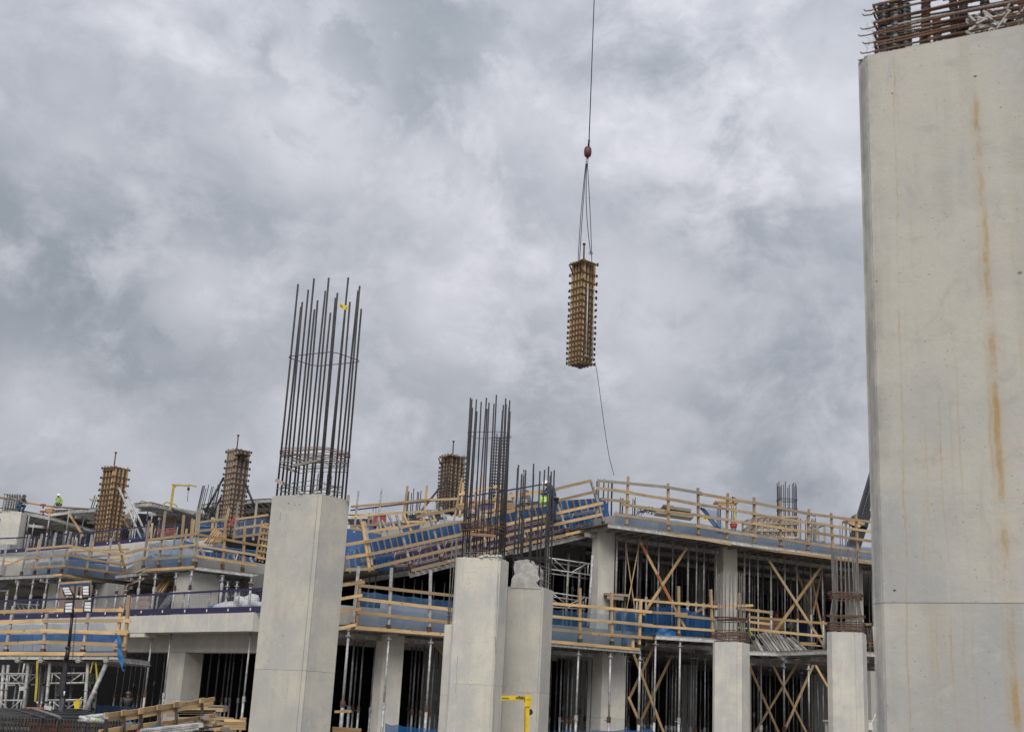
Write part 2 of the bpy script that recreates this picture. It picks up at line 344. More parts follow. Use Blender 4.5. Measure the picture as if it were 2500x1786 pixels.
class MB:
    """collects geometry for one mesh (world coordinates)"""
    def __init__(s): s.v = []; s.f = []; s.mi = []
    def add(s, vs, fs, mi=0):
        o = len(s.v); s.v += [Vector(v) for v in vs]; s.f += [tuple(i + o for i in f) for f in fs]; s.mi += [mi] * len(fs); return s
    def bar(s, A, B, w, h, mi=0, upv=(0, 0, 1)):
        M, L = frame(A, B, upv); a, b, c = L / 2, w / 2, h / 2
        return s.add([M @ Vector((x, y, z)) for x in (-a, a) for y in (-b, b) for z in (-c, c)],
                     [(0, 1, 3, 2), (4, 6, 7, 5), (0, 4, 5, 1), (2, 3, 7, 6), (0, 2, 6, 4), (1, 5, 7, 3)], mi)
    def tube(s, pts, r, n=6, mi=0, closed=False, rr=None):
        pts = [Vector(p) for p in pts]; N = len(pts); vs = []; fs = []
        for i, p in enumerate(pts):
            a = pts[i - 1] if (i > 0 or closed) else pts[i]; b = pts[(i + 1) % N] if (i < N - 1 or closed) else pts[i]
            t = (b - a).normalized(); u = Vector((0, 0, 1)) if abs(t.z) < .9 else Vector((0, 1, 0))
            y = u.cross(t).normalized(); z = t.cross(y); R_ = rr[i] if rr else r
            vs += [p + (y * cos(2 * pi * k / n) + z * sin(2 * pi * k / n)) * R_ for k in range(n)]
        for i in range(N if closed else N - 1):
            j = (i + 1) % N
            fs += [(i * n + k, j * n + k, j * n + (k + 1) % n, i * n + (k + 1) % n) for k in range(n)]
        if not closed: fs += [tuple(reversed(range(n))), tuple((N - 1) * n + k for k in range(n))]
        return s.add(vs, fs, mi)
    def prism(s, poly, z0, z1, mi=0):
        n = len(poly); vs = [(p[0], p[1], z0) for p in poly] + [(p[0], p[1], z1) for p in poly]
        fs = [(i, (i + 1) % n, n + (i + 1) % n, n + i) for i in range(n)] + [tuple(reversed(range(n))), tuple(range(n, 2 * n))]
        return s.add(vs, fs, mi)
    def rock(s, c, r, mi=0, fl=1):
        vs = []
        for x, y, z in ((1, 0, 0), (-1, 0, 0), (0, 1, 0), (0, -1, 0), (0, 0, 1), (0, 0, -1), (.6, .6, .55), (-.6, .6, .5), (.6, -.6, .5), (-.6, -.6, .6)):
            k = r * ru(.7, 1.2); vs.append(Vector(c) + Vector((x * k, y * k, z * k * fl)))
        return s.add(vs, [(4, 6, 8), (4, 7, 6), (4, 9, 7), (4, 8, 9), (0, 8, 6), (2, 6, 7), (1, 7, 9), (3, 9, 8), (5, 0, 2), (5, 2, 1), (5, 1, 3), (5, 3, 0), (0, 6, 2), (2, 7, 1), (1, 9, 3), (3, 8, 0)], mi)
    def build(s, name, m, par=None, kind=None, origin=None, smooth=False):
        o = Vector(origin) if origin is not None else (wloc(par) if par else (s.v[0].copy() if s.v else Vector()))
        me = bpy.data.meshes.new(name); me.from_pydata([v - o for v in s.v], [], s.f); setm(me, m)
        for p, i in zip(me.polygons, s.mi): p.material_index = i; p.use_smooth = smooth
        bm = bmesh.new(); bm.from_mesh(me); bmesh.ops.recalc_face_normals(bm, faces=bm.faces); bm.to_mesh(me); bm.free()
        return link(name, me, par, Matrix.Translation(o), kind)
ONES = ['first', 'second', 'third', 'fourth', 'fifth', 'sixth', 'seventh', 'eighth', 'ninth', 'tenth', 'eleventh', 'twelfth', 'thirteenth', 'fourteenth',
        'fifteenth', 'sixteenth', 'seventeenth', 'eighteenth', 'nineteenth']
TENS = {20: 'twentieth', 30: 'thirtieth', 40: 'fortieth', 50: 'fiftieth', 60: 'sixtieth'}
def nth(i):
    i += 1
    if i < 20: return ONES[i - 1]
    if i % 10 == 0: return TENS[i]
    return {2: 'twenty', 3: 'thirty', 4: 'forty', 5: 'fifty'}[i // 10] + '-' + ONES[i % 10 - 1]
def copy_tree(o, parent=None):
    c = o.copy(); COL.objects.link(c); c.parent = parent
    for ch in list(o.children): copy_tree(ch, c)
    return c
# ------------------------------------------------------------------ builders
def poly_inset(P, d):
    n = len(P); out = []; c = sum((Vector((p[0], p[1], 0)) for p in P), Vector()) / n
    for p in P:
        v = Vector((p[0], p[1], 0)); k = (c - v); out.append(v + k.normalized() * d * 1.41)
    return out
def chamfered(P, c, notch=.016):
    """footprint with a small recessed chamfer strip at each corner"""
    n = len(P); out = []
    for i in range(n):
        p = Vector((P[i][0], P[i][1], 0)); a = (Vector((P[i - 1][0], P[i - 1][1], 0)) - p).normalized(); b = (Vector((P[(i + 1) % n][0], P[(i + 1) % n][1], 0)) - p).normalized()
        inn = (a + b).normalized() * notch
        A_ = p + a * c; B_ = p + b * c
        out += [A_ + a * .01, A_ + a * .004 + inn, A_, B_, B_ + b * .004 + inn, B_ + b * .01]
    return out
def in_poly_pts(P, n):
    """n points evenly round the outline"""
    seg = []; N = len(P); tot = 0
    for i in range(N):
        L = (Vector(P[(i + 1) % N]) - Vector(P[i])).length; seg.append(L); tot += L
    out = []; d = 0
    for k in range(n):
        d = tot * (k + .25) / n; i = 0
        while d > seg[i]: d -= seg[i]; i += 1
        out.append((Vector(P[i]) + (Vector(P[(i + 1) % N]) - Vector(P[i])) * (d / seg[i]), i))
    return out
def rect_foot(a, b, c=None, w=None):
    """footprint from the front edge a->b and either a third corner beside b or a depth"""
    a = Vector((a[0], a[1], 0)); b = Vector((b[0], b[1], 0)); u = (b - a).normalized(); v = Vector((-u.y, u.x, 0))
    if v.y < 0: v = -v
    if c is not None: w = (Vector((c[0], c[1], 0)) - b).length
    return [a, b, b + v * w, a + v * w]
def concrete_column(label, foot, z0, z1, joints=(), m='concrete', c=.045, bars=0, bl=(3.6, 4.1), br=.02, bm_='rebar', ties=(), tie_m='rebar_rust',
                    rubble=0, inset=.09, group=None, spread=0, name='concrete_column', loc=None):
    cen = sum(foot, Vector()) / 4
    t = thing(name, label, 'column', (cen.x, cen.y, z0), group)
    zs = [z0] + sorted(joints) + [z1]; P = chamfered(foot, c)
    for i in range(len(zs) - 1):
        MB().prism(P, zs[i] + (.002 if i else 0), zs[i + 1] - (.002 if i < len(zs) - 2 else 0)).build('lift', m, t)
    if joints: MB().prism(poly_inset(foot, .03), z0 + .02, z1 - .05).build('core', 'concrete_dark', t)
    if bars:
        I = poly_inset(foot, inset)
        for k, (q, side) in enumerate(in_poly_pts(I, bars)):
            L = bl[1] if k % 2 == 0 else bl[0]; L *= ru(.985, 1.01)
            ln = Vector((ru(-.05, .05), ru(-.05, .05), 0)) + (Vector((q.x - cen.x, q.y - cen.y, 0)) * (-spread))
            A = Vector((q.x, q.y, z1 - .1)); B = Vector((q.x, q.y, z1 + L)) + ln
            rod(t, 'rebar', A, B, br, bm_, 8)
    for tz, r, n_, jit, ins in ties:
        for k in range(n_):
            I = poly_inset(foot, inset - br - r + ins + ru(-.004, .004)); zz_ = z1 + tz + (k * jit if jit else 0)
            tl = [ru(-.5, .5) * jit for _ in range(4)]
            MB().tube([(p.x, p.y, zz_ + tl[i]) for i, p in enumerate(I)], r, 6, closed=True).build('tie', tie_m, t)
    if rubble:
        g = MB()
        for _ in range(rubble):
            i = random.randrange(4); f = rnd(); p = foot[i] * (1 - f) + foot[(i + 1) % 4] * f; p = p + (cen - p) * ru(.05, .5)
            g.rock((p.x, p.y, z1 + ru(-.01, .03)), ru(.015, .07), fl=.6)
        g.build('rough_top', 'mortar', t, kind='stuff')
    return t
def prop(par_label, base, z1, m='galv', r=.03, group=None, collar=None, det=2, name='steel_prop', head=.07):
    """adjustable steel prop from the floor to the deck"""
    b = Vector(base); t = thing(name, par_label, 'prop', b, group); H = z1 - b.z
    k = collar if collar else ru(.36, .55) * H
    off = Vector((ru(-.02, .02), ru(-.02, .02), 0))
    rod(t, 'outer_tube', b, b + off * .4 + Vector((0, 0, k)), r * 1.15, m)
    rod(t, 'inner_tube', b + off * .4 + Vector((0, 0, k)), b + off + Vector((0, 0, H)), r * .82, m)
    if det > 0:
        g = MB(); c = b + off * .4 + Vector((0, 0, k)); g.tube([c - Vector((0, 0, .1)), c + Vector((0, 0, .1))], r * 1.55, 8)
        a = ru(0, 6.28); g.tube([c, c + Vector((cos(a), sin(a), -.3)).normalized() * .17], .011, 5)
        g.build('collar', 'rust_steel' if rnd() < .5 else m, t)
    if det > 1:
        g = MB(); c = b + off + Vector((0, 0, H)); g.bar(c - Vector((head, 0, .02)), c + Vector((head, 0, -.02)), head * 2, .015)
        g.tube([c - Vector((0, 0, .22)), c - Vector((0, 0, .18))], r * 1.9, 8); g.bar(c - Vector((.1, 0, .2)), c + Vector((.1, 0, -.2)), .02, .02)
        g.build('head_plate', 'alu', t)
    return t
def tie_rails(t, pl, rails, w=.04, h=.11, off=-.07, m='timber', names='rail', tmax=4.9):
    """boards along pixel polylines on a plane; long ones in lengths that lap"""
    for R_ in rails:
        mm = m; nm = names
        if isinstance(R_[0], str): mm = R_[0]; R_ = R_[1:]
        if isinstance(R_[0], str): nm = R_[0]; R_ = R_[1:]
        pts = [pl.on(x, y, off) for x, y in R_]
        for i in range(len(pts) - 1):
            A, B = pts[i], pts[i + 1]; L = (B - A).length; n = max(1, int(L / tmax + .4))
            for k in range(n):
                a = A + (B - A) * (k / n); b = A + (B - A) * ((k + 1) / n); d = (b - a).normalized()
                ov = .12 if (k or i) else .02; s_ = pl.v * (-.042 if (k + i) % 2 else 0); dz = Vector((0, 0, ru(-.018, .018)))
                beam(t, nm, a - d * ov + s_ + dz, b + d * .12 + s_ - dz * ru(0, 1), w, h * ru(.92, 1.05), mm, rough=.02)
def posts(t, pl, L, w=.09, m='timber', shoe='rust_steel', off=0):
    for q in L:
        x1, y1, x0, y0 = q[:4]; mm = q[4] if len(q) > 4 else m
        A = pl.on(x0, y0, off); B = pl.on(x1, y1, off)
        p_ = beam(t, 'post', A, B, w * (.9 if mm != 'timber' else 1), w, mm, upv=pl.v)
        if mm in ('alu_white', 'galv_light'):      # aluminium posts have a slot
            for s_ in (-.018, .018):
                o_ = pl.v * (-w * .46) + pl.u * s_; beam(p_, 'lip', A + o_, B + o_, .010, .012, 'alu', upv=pl.v)
        if shoe and not (len(q) > 5 and q[5]):
            d = (B - A).normalized(); beam(t, 'post_shoe', A - d * .06, A + d * .17, w * 1.5, w * 1.45, shoe, upv=pl.v)
def guardrail(label, pl, P, R_, w=.09, off=0, h=.11, m='timber', shoe='rust_steel', pm='timber', group='timber guardrails on the deck edges'):
    q = pl.on(P[0][2], P[0][3], off) if P else pl.on(*[v for v in R_[0] if not isinstance(v, str)][0], off)
    t = thing('guardrail', label, 'guardrail', q, group)
    posts(t, pl, P, w, pm, shoe, off); tie_rails(t, pl, R_, h=h, off=off - .07, m=m)
    return t
def net(label, pts, m='net_blue', nu=14, nv=5, sag=.06, name='safety_net', seed=0):
    """draped sheet: pts = four corners (bl, br, tr, tl)"""
    rs = random.Random(seed); a, b, c, d = [Vector(p) for p in pts]; n_ = (b - a).cross(d - a).normalized(); vs = []; fs = []
    ph = rs.uniform(0, 6)
    for j in range(nv + 1):
        for i in range(nu + 1):
            u = i / nu; v = j / nv; p = (a * (1 - u) + b * u) * (1 - v) + (d * (1 - u) + c * u) * v
            p = p + n_ * (sag * (sin(u * 17 + ph + v * 2) * .5 + sin(u * 41 + ph * 2 - v * 5) * .25 + rs.uniform(-.2, .2)))
            if j == nv: p = p - Vector((0, 0, sag * abs(sin(u * pi * 4)) * .9))
            vs.append(p)
    for j in range(nv):
        for i in range(nu): k = j * (nu + 1) + i; fs.append((k, k + 1, k + nu + 2, k + nu + 1))
    o = MB().add(vs, fs).build(name, m, smooth=True, origin=vs[0]); return tagp(o, label, 'net')
def blob_mesh(c, size, seed=0, sub=3, amp=.25, flat=0):
    bm = bmesh.new(); bmesh.ops.create_icosphere(bm, subdivisions=sub, radius=1); rs = random.Random(seed); from_ = [Vector((rs.uniform(-1, 1), rs.uniform(-1, 1), rs.uniform(-1, 1))) for _ in range(9)]
    for v in bm.verts:
        k = 1
        for f in from_: k += amp * .5 * sin(v.co.dot(f) * 5 + f.x * 9)
        v.co = Vector((v.co.x * size[0] * k, v.co.y * size[1] * k, max(v.co.z * k, -flat if flat else -9) * size[2])) + Vector(c)
    g = MB(); g.v = [v.co.copy() for v in bm.verts]; g.f = [tuple(v.index for v in f.verts) for f in bm.faces]; g.mi = [0] * len(g.f); bm.free(); return g
def mesh_barrier(label, pl, top, toe, postx, off=0, w=.1, m='barrier_purple', step=.1):
    """purple edge barrier: top bar, mesh, toe board with white tags. top/toe = pixel polylines with equal counts"""
    T = [pl.on(x, y, off) for x, y in top]; B = [pl.on(x, y, off) for x, y in toe]
    t = thing('edge_barrier', label, 'barrier', B[0], 'purple mesh edge barriers'); g = MB(); n_t = 0
    for i in range(len(T) - 1):
        beam(t, 'top_bar', T[i], T[i + 1], .05, .075, m); d = Vector((0, 0, .12))
        beam(t, 'toe_board', B[i] + d, B[i + 1] + d, .04, .22, m)
        L = (T[i + 1] - T[i]).length; n = int(L / step)
        for k in range(n + 1):
            f = k / max(1, n); a = B[i].lerp(B[i + 1], f) + d; b = T[i].lerp(T[i + 1], f); g.bar(a, b, .006, .006)
        for k in range(1, 9):
            f = k / 9; g.bar((B[i] + d).lerp(T[i], f), (B[i + 1] + d).lerp(T[i + 1], f), .006, .006)
        nt_ = max(1, int(L / 1.25))
        for k in range(nt_):
            q = (B[i] + d).lerp(B[i + 1] + d, (k + .5) / nt_) - pl.v * .03; beam(t, 'tag', q - Vector((0, 0, .05)), q + Vector((0, 0, .05)), .07, .01, 'white_tag', upv=pl.v)
    g.build('mesh', 'barrier_mesh', t, kind='stuff')
    for x1, y1, x0, y0 in postx: rod(t, 'post', pl.on(x0, y0, off + .05), pl.on(x1, y1, off + .05), .03, 'galv_light')
    return t
def deck(label, pl, edge, z, depth=6, jn=12, jstep=.6, thick=.16, m='alu_white', name='formwork_deck', plies=True, seg=2.4, jdepth=None, jh=.14, first=0.05, ply='ply_dark'):
    """formwork deck: edge beam along pixel polyline (on a level plane z), joists running back, plywood on top"""
    P = [Z(x, y, z) for x, y in edge]; t = thing(name, label, 'formwork', P[0], 'formwork decks on props')
    for i in range(len(P) - 1):
        A, B = P[i], P[i + 1]; u = (B - A).normalized(); v = Vector((-u.y, u.x, 0)); L = (B - A).length
        if v.y < 0: v = -v
        n = max(1, round(L / seg))
        for k in range(n):
            a = A + u * (L * k / n + .012); b = A + u * (L * (k + 1) / n - .012)
            e_ = beam(t, 'edge_beam', a + Vector((0, 0, thick / 2)), b + Vector((0, 0, thick / 2)), .07, thick, m)
            for zz_ in (.012, thick - .012): beam(e_, 'flange', a + Vector((0, 0, zz_)) - v * .04, b + Vector((0, 0, zz_)) - v * .04, .02, .02, 'alu')
        n = int(L / jstep)
        for k in range(n + 1):
            a = A + u * (first + k * jstep)
            if (a - A).length > L: break
            beam(t, 'joist', a + v * .05 + Vector((0, 0, jh * .5 + .01)), a + v * (jdepth or depth) + Vector((0, 0, jh * .5 + .01)), .08, jh, 'alu')
        for dd in (1.6, 3.8, 6.2):
            if dd < depth: beam(t, 'bearer', A + v * dd - Vector((0, 0, .11)), B + v * dd - Vector((0, 0, .11)), .09, .16, 'alu')
        if plies:
            q = MB(); zt = z + thick + .004
            q.add([(p.x, p.y, zt + dz) for dz in (0, .02) for p in (A - v * .03, B - v * .03, B + v * depth, A + v * depth)], [(3, 2, 1, 0), (4, 5, 6, 7), (0, 1, 5, 4), (2, 3, 7, 6), (1, 2, 6, 5), (3, 0, 4, 7)])
            q.build('plywood', ply, t)
    return t
def bundle(label, x0, x1, yt, yb, d, n=9, r=.018, ties=(), m='rebar', depth=None, lean=0, parent=None, xb=None, group='starter bars waiting on the decks', tm=None):
    """starter bars standing in a rectangle, from a pixel box at distance d"""
    A = Y(x0, yb, d); B = Y(x1, yb, d); w = (B - A).length; dp = depth or w * .8
    top = hz(((A.x + B.x) / 2, d), yt); z0 = min(A.z, B.z)
    t = thing('starter_bars', label, 'rebar', ((A.x + B.x) / 2, d, z0), group)
    cx = (A.x + B.x) / 2
    F_ = [Vector((A.x, d, 0)), Vector((B.x, d, 0)), Vector((B.x, d + dp, 0)), Vector((A.x, d + dp, 0))]
    for k, (q, s_) in enumerate(in_poly_pts(F_, n)):
        H = (top - z0) * (1 if k % 2 else .93) * ru(.98, 1.02)
        rod(t, 'rebar', (q.x, q.y, z0 - .3), (q.x + lean * H + ru(-.03, .03), q.y + ru(-.03, .03), z0 + H), r, m, 6)
    for f in ties:
        zz_ = z0 + (top - z0) * f
        for k in range(2): MB().tube([(p.x, p.y, zz_ + k * .05 + ru(-.02, .02)) for p in poly_inset(F_, -.03)], .011, 5, closed=True).build('tie', tm or m, t)
    return t
def skin_mesh(name, V, EDG, RAD, m, M, par=None, sub=1):
    me = bpy.data.meshes.new(name); me.from_pydata(V, EDG, []); o = bpy.data.objects.new('tmp', me); COL.objects.link(o)
    md = o.modifiers.new('s', 'SKIN'); md.use_smooth_shade = True
    for i, r in enumerate(RAD): me.skin_vertices[0].data[i].radius = (r, r) if isinstance(r, (int, float)) else r
    me.skin_vertices[0].data[0].use_root = True
    sb = o.modifiers.new('d', 'SUBSURF'); sb.levels = sub; sb.render_levels = sub
    dg = bpy.context.evaluated_depsgraph_get(); dg.update()
    m2 = bpy.data.meshes.new_from_object(o.evaluated_get(dg)); bpy.data.objects.remove(o); m2.name = name; m2.materials.clear(); setm(m2, m)
    for p in m2.polygons: p.use_smooth = True
    return link(name, m2, par, M)
def person(label, loc, yaw, pose, top='hivis', trousers='navy', helmet='helmet', vest=True, jacket=None, s=1.0):
    """J: joint positions in metres, facing -Y, feet at 0"""
    J = dict(pel=(0, 0, .95), wa=(0, 0, 1.1), ch=(0, -.01, 1.32), nk=(0, 0, 1.48), hd=(0, -.03, 1.60), cr=(0, -.02, 1.70),
             sL=(-.18, 0, 1.42), eL=(-.25, .02, 1.15), wL=(-.24, -.14, .95), hL=(-.24, -.19, .88), sR=(.18, 0, 1.42), eR=(.25, .02, 1.15), wR=(.24, -.14, .95), hR=(.24, -.19, .88),
             pL=(-.1, 0, .9), kL=(-.12, -.03, .5), aL=(-.12, .02, .1), tL=(-.13, -.16, .04), pR=(.1, 0, .9), kR=(.12, -.03, .5), aR=(.12, .02, .1), tR=(.13, -.16, .04))
    J.update(pose); J = {k: Vector(v) * s for k, v in J.items()}
    t = thing('person', label, 'worker', loc); M = Matrix.Translation(loc) @ Matrix.Rotation(yaw, 4, 'Z')
    def sk(name, chain, rad, m, par=t, sub=1):
        keys = []; ed = []
        for c in chain:
            for k in c:
                if k not in keys: keys.append(k)
            for a, b in zip(c, c[1:]): ed.append((keys.index(a), keys.index(b)))
        return skin_mesh(name, [J[k] for k in keys], ed, [rad[k] if not isinstance(rad[k], tuple) else rad[k] for k in keys], m, M, par, sub)
    R_ = dict(pel=.12, wa=.115, ch=(.145, .115), nk=.05, hd=.085, cr=.07, sL=.062, eL=.042, wL=.028, hL=.036, sR=.062, eR=.042, wR=.028, hR=.036,
              pL=.09, kL=.062, aL=.042, tL=.035, pR=.09, kR=.062, aR=.042, tR=.035)
    body = sk('body', [('pel', 'wa', 'ch', 'nk', 'hd', 'cr'), ('ch', 'sL', 'eL', 'wL', 'hL'), ('ch', 'sR', 'eR', 'wR', 'hR'), ('pel', 'pL', 'kL', 'aL', 'tL'), ('pel', 'pR', 'kR', 'aR', 'tR')], R_, 'skin')
    g = MB()                                             # fingers, nose, ears
    for h, w_ in (('hL', 'wL'), ('hR', 'wR')):
        d = (J[h] - J[w_]).normalized(); sd_ = d.cross(Vector((0, 0, 1)));  sd_ = sd_.normalized() if sd_.length > .1 else Vector((1, 0, 0)); pn = sd_.cross(d)
        for i, L in enumerate((.065, .075, .07, .055)):
            b = J[h] + sd_ * (.024 * (i - 1.5)); g.tube([M @ (b), M @ (b + d * L * .6), M @ (b + d * L * .85 - pn * L * .4)], .009, 5)
        g.tube([M @ (J[h] - d * .02), M @ (J[h] + sd_ * .045 + d * .02), M @ (J[h] + sd_ * .04 + d * .05)], .010, 5)
    fd = (J['hd'] - J['nk']); g.tube([M @ (J['hd'] + Vector((0, -.08, .02)) * s), M @ (J['hd'] + Vector((0, -.105, -.015)) * s)], .013, 5)
    for sx_ in (-.085, .085): g.tube([M @ (J['hd'] + Vector((sx_, 0, -.02)) * s), M @ (J['hd'] + Vector((sx_, 0, .025)) * s)], .014, 5)
    g.build('hands_and_face', 'skin', body)
    add = lambda d, k: {a: (b[0] + k, b[1] + k) if isinstance(b, tuple) else b + k for a, b in d.items()}
    RJ = add(R_, .034); RJ['nk'] = .07
    sk('jacket', [('pel', 'wa', 'ch', 'nk'), ('ch', 'sL', 'eL', 'wL'), ('ch', 'sR', 'eR', 'wR')], RJ, jacket or top)
    RT_ = add(R_, .03); sk('trousers', [('pel', 'pL', 'kL', 'aL'), ('pel', 'pR', 'kR', 'aR')], RT_, trousers)
    for a, b in (('aL', 'tL'), ('aR', 'tR')): rod(t, 'boot', M @ J[a], M @ J[b], .058, 'black', 8, .05)
    if vest:
        RV = add(R_, .052); RV['nk'] = .08; v = sk('vest', [('wa', 'ch', 'nk')], RV, top)
        for f, z_ in ((.35, 'b'), (.75, 'b')):
            c = J['wa'].lerp(J['ch'], f); up_ = (J['ch'] - J['wa']).normalized(); e1 = Vector((1, 0, 0)); e2 = up_.cross(e1)
            MB().tube([M @ (c + e1 * cos(a) * .178 * s + e2 * sin(a) * .155 * s) for a in [i * pi / 8 for i in range(16)]], .022, 5, closed=True).build('reflective_band', 'reflective', v)
    hm = MB(); c = J['hd']; up_ = (J['cr'] - J['hd']).normalized(); q = up_.to_track_quat('Z', 'Y').to_matrix(); n = 12
    vs = []; fs = []
    for j in range(5):
        a = j * pi / 2 / 4
        for i in range(n): vs.append(M @ (c + q @ Vector((cos(i * 2 * pi / n) * .132 * cos(a), sin(i * 2 * pi / n) * .155 * cos(a), .035 + .125 * sin(a))) * s))
    for j in range(4):
        for i in range(n): fs.append((j * n + i, j * n + (i + 1) % n, (j + 1) * n + (i + 1) % n, (j + 1) * n + i))
    hm.add(vs, fs); vs = [M @ (c + q @ Vector((cos(i * 2 * pi / n) * k, sin(i * 2 * pi / n) * (k + .02) - (.05 if (k > .14 and sin(i * 2 * pi / n) < 0) else 0), .035)) * s) for k in (.125, .155) for i in range(n)]
    hm.add(vs, [(i, (i + 1) % n, n + (i + 1) % n, n + i) for i in range(n)]); hm.build('helmet', helmet, t, smooth=True)
    return t

def chamfered_simple(P, c):
    out = []
    for i in range(len(P)):
        p = P[i]; a = (P[i - 1] - p).normalized(); b = (P[(i + 1) % len(P)] - p).normalized(); out += [Vector((p + a * c).to_tuple()), Vector((p + b * c).to_tuple())]
    return out
# ================================================================== SETTING
ZL, ZU = 4.15, 8.72                                    # undersides of the two decks of the right wing
PF = Plane(Z(852, 1536, ZL), Z(1564, 1595, ZL))        # right wing front
PG = Plane(Z(350, 1542, ZL), Z(625, 1538, ZL))         # left wing front
g = MB(); g.add([(-900, -60, 0), (900, -60, 0), (900, 2500, 0), (-900, 2500, 0)], [(0, 1, 2, 3)])
tagp(g.build('ground', 'soil', origin=(0, 0, 0)), kind='structure')

# ---- right wing
rw = thing('unfinished_building', 'right wing of the unfinished concrete building, two open storeys full of steel props', 'building', PF.pt(0, 1, 0))
def slab_on(par, pl, s0, s1, t0, t1, z0, z1, m='concrete_grey', name='slab', step=None):
    n = max(1, round((s1 - s0) / step)) if step else 1
    for k in range(n):
        a = s0 + (s1 - s0) * k / n; b = s0 + (s1 - s0) * (k + 1) / n - (.008 if n > 1 else 0)
        P = [pl.pt(a, t0, 0), pl.pt(b, t0, 0), pl.pt(b, t1, 0), pl.pt(a, t1, 0)]
        MB().prism(P, z0, z1).build(name, m, par)
slab_on(rw, PF, -.6, 12.1, 1.0, 20, 4.36, 5.02, 'concrete_grey')
slab_on(rw, PF, 12.12, 16.6, 1.7, 20, 4.96, 5.10, 'concrete_grey')
slab_on(rw, PF, 16.62, 52, 1.7, 20, 4.48, 5.02, 'concrete_grey')
slab_on(rw, PF, 11.35, 52, 1.0, 20, 8.93, 9.52, 'concrete_grey')
slab_on(rw, PF, -.6, 58, 15, 15.3, 0, 4.93, 'shade_black', 'shade_wall', 4)  # added back wall, its near-black colour paints the ground storey's shade
slab_on(rw, PF, 10.2, 58, 15, 15.3, 5.03, 8.9, 'shade_black', 'shade_wall', 4)  # same added backing, shade painted in behind the upper storey
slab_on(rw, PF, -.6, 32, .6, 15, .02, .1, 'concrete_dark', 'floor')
def wing_column(par, pl, xa, xb, ya, z0, z1, t=1.2, w=.7, m='concrete', joints=()):
    a = pl.on(xa, ya, t); b = pl.on(xb, ya, t); F_ = rect_foot(a, b, w=w)
    zs = [z0] + list(joints) + [z1]
    for i in range(len(zs) - 1): MB().prism(F_, zs[i] + (.006 if i else 0), zs[i + 1]).build('column', m, par)
wing_column(rw, PF, 1462, 1501, 1345, 5.03, 8.9, 1.3, .5, 'concrete_pale')
wing_column(rw, PF, 1766, 1800, 1400, 5.03, 8.9, 1.3, .6, 'concrete_pale')
wing_column(rw, PF, 2089, 2107, 1440, 5.03, 8.9, 1.6, .6)
wing_column(rw, PF, 1470, 1528, 1640, .0, 4.34, 1.3, 1.0, 'concrete_pale', (1.75,))
wing_column(rw, PF, 935, 985, 1600, .0, 4.34, 1.3, .8, 'concrete_pale')
wing_column(rw, PF, 1816, 1834, 1640, .0, 4.34, 1.6, .6)
wing_column(rw, PF, 2125, 2140, 1640, .0, 4.34, 1.6, .6)
for px_, y_ in ((1612, 1400), (1700, 1400), (1960, 1420)): wing_column(rw, PF, px_, px_ + 24, y_, 5.03, 8.9, 8, .6, 'concrete_grey')
for px_, y_ in ((1395, 1650), (1660, 1650), (1980, 1650), (1045, 1650)): wing_column(rw, PF, px_, px_ + 40, y_, 0, 4.34, 8, .6, 'concrete_grey')
# raised kerb wall at the edge of the lower floor behind the left rails
slab_on(rw, PF, 1.7, 7.2, 1.05, 1.5, 5.024, 5.25, 'concrete_grey', 'kerb')

# ---- left wing
lw = thing('unfinished_building', 'left wing of the unfinished building with a pale edge beam and dark ground storey', 'building', PG.pt(0, 0, 0))
slab_on(lw, PG, -16, 7.4, 0, 1.0, 4.13, 4.80, 'concrete_pale', 'edge_beam', 3.0)
slab_on(lw, PG, -16, 7.4, 1.0, 14, 4.40, 4.80, 'concrete_grey', 'slab')
slab_on(lw, PG, -16, 7.4, 1.05, 1.7, 3.44, 4.39, 'concrete', 'beam')
slab_on(lw, PG, -80, 7.4, 13, 13.3, 0, 8.2, 'shade_black', 'shade_wall', 5)  # added backing that closes off the sky and paints the left wing's shade
a = PG.on(317, 1543, -.0); slab_on(lw, PG, PG.s_of(a), PG.s_of(PG.on(352, 1543)), .02, .6, 3.96, 4.12, 'concrete_pale', 'corbel')
a, b = PG.on(407, 1640, 1.05), PG.on(447, 1640, 1.05)
wing_column(lw, PG, 407, 447, 1640, 0, 3.43, 1.06, .85, 'concrete', (1.62,))
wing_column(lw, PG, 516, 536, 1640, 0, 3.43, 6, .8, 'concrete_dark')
for xa, xb, t in ((428, 462, 3.0), (118, 137, 3.2)): wing_column(lw, PG, xa, xb, 1440, 4.81, 6.98, t, 1.5 if xa > 200 else .9, 'concrete_pale' if xa < 200 else 'concrete')
wing_column(lw, PG, 232, 262, 1440, 4.81, 6.98, 4.5, .9, 'concrete_grey')
for xa, xb in ((137, 214),):
    A, B = PG.on(xa, 1500, 1.0), PG.on(xb, 1500, 1.0); MB().prism(rect_foot(A, B, w=.06), 4.82, 6.35).build('plywood_wall', 'ply_brown', lw)
    MB().prism(rect_foot(PG.on(138, 1470, .98), PG.on(214, 1470, .98), w=.02), 6.36, 6.45).build('stripe', 'form_blue', lw)
    MB().prism(rect_foot(PG.on(138, 1470, .98), PG.on(214, 1470, .98), w=.02), 6.46, 6.56).build('stripe', 'timber_form', lw)
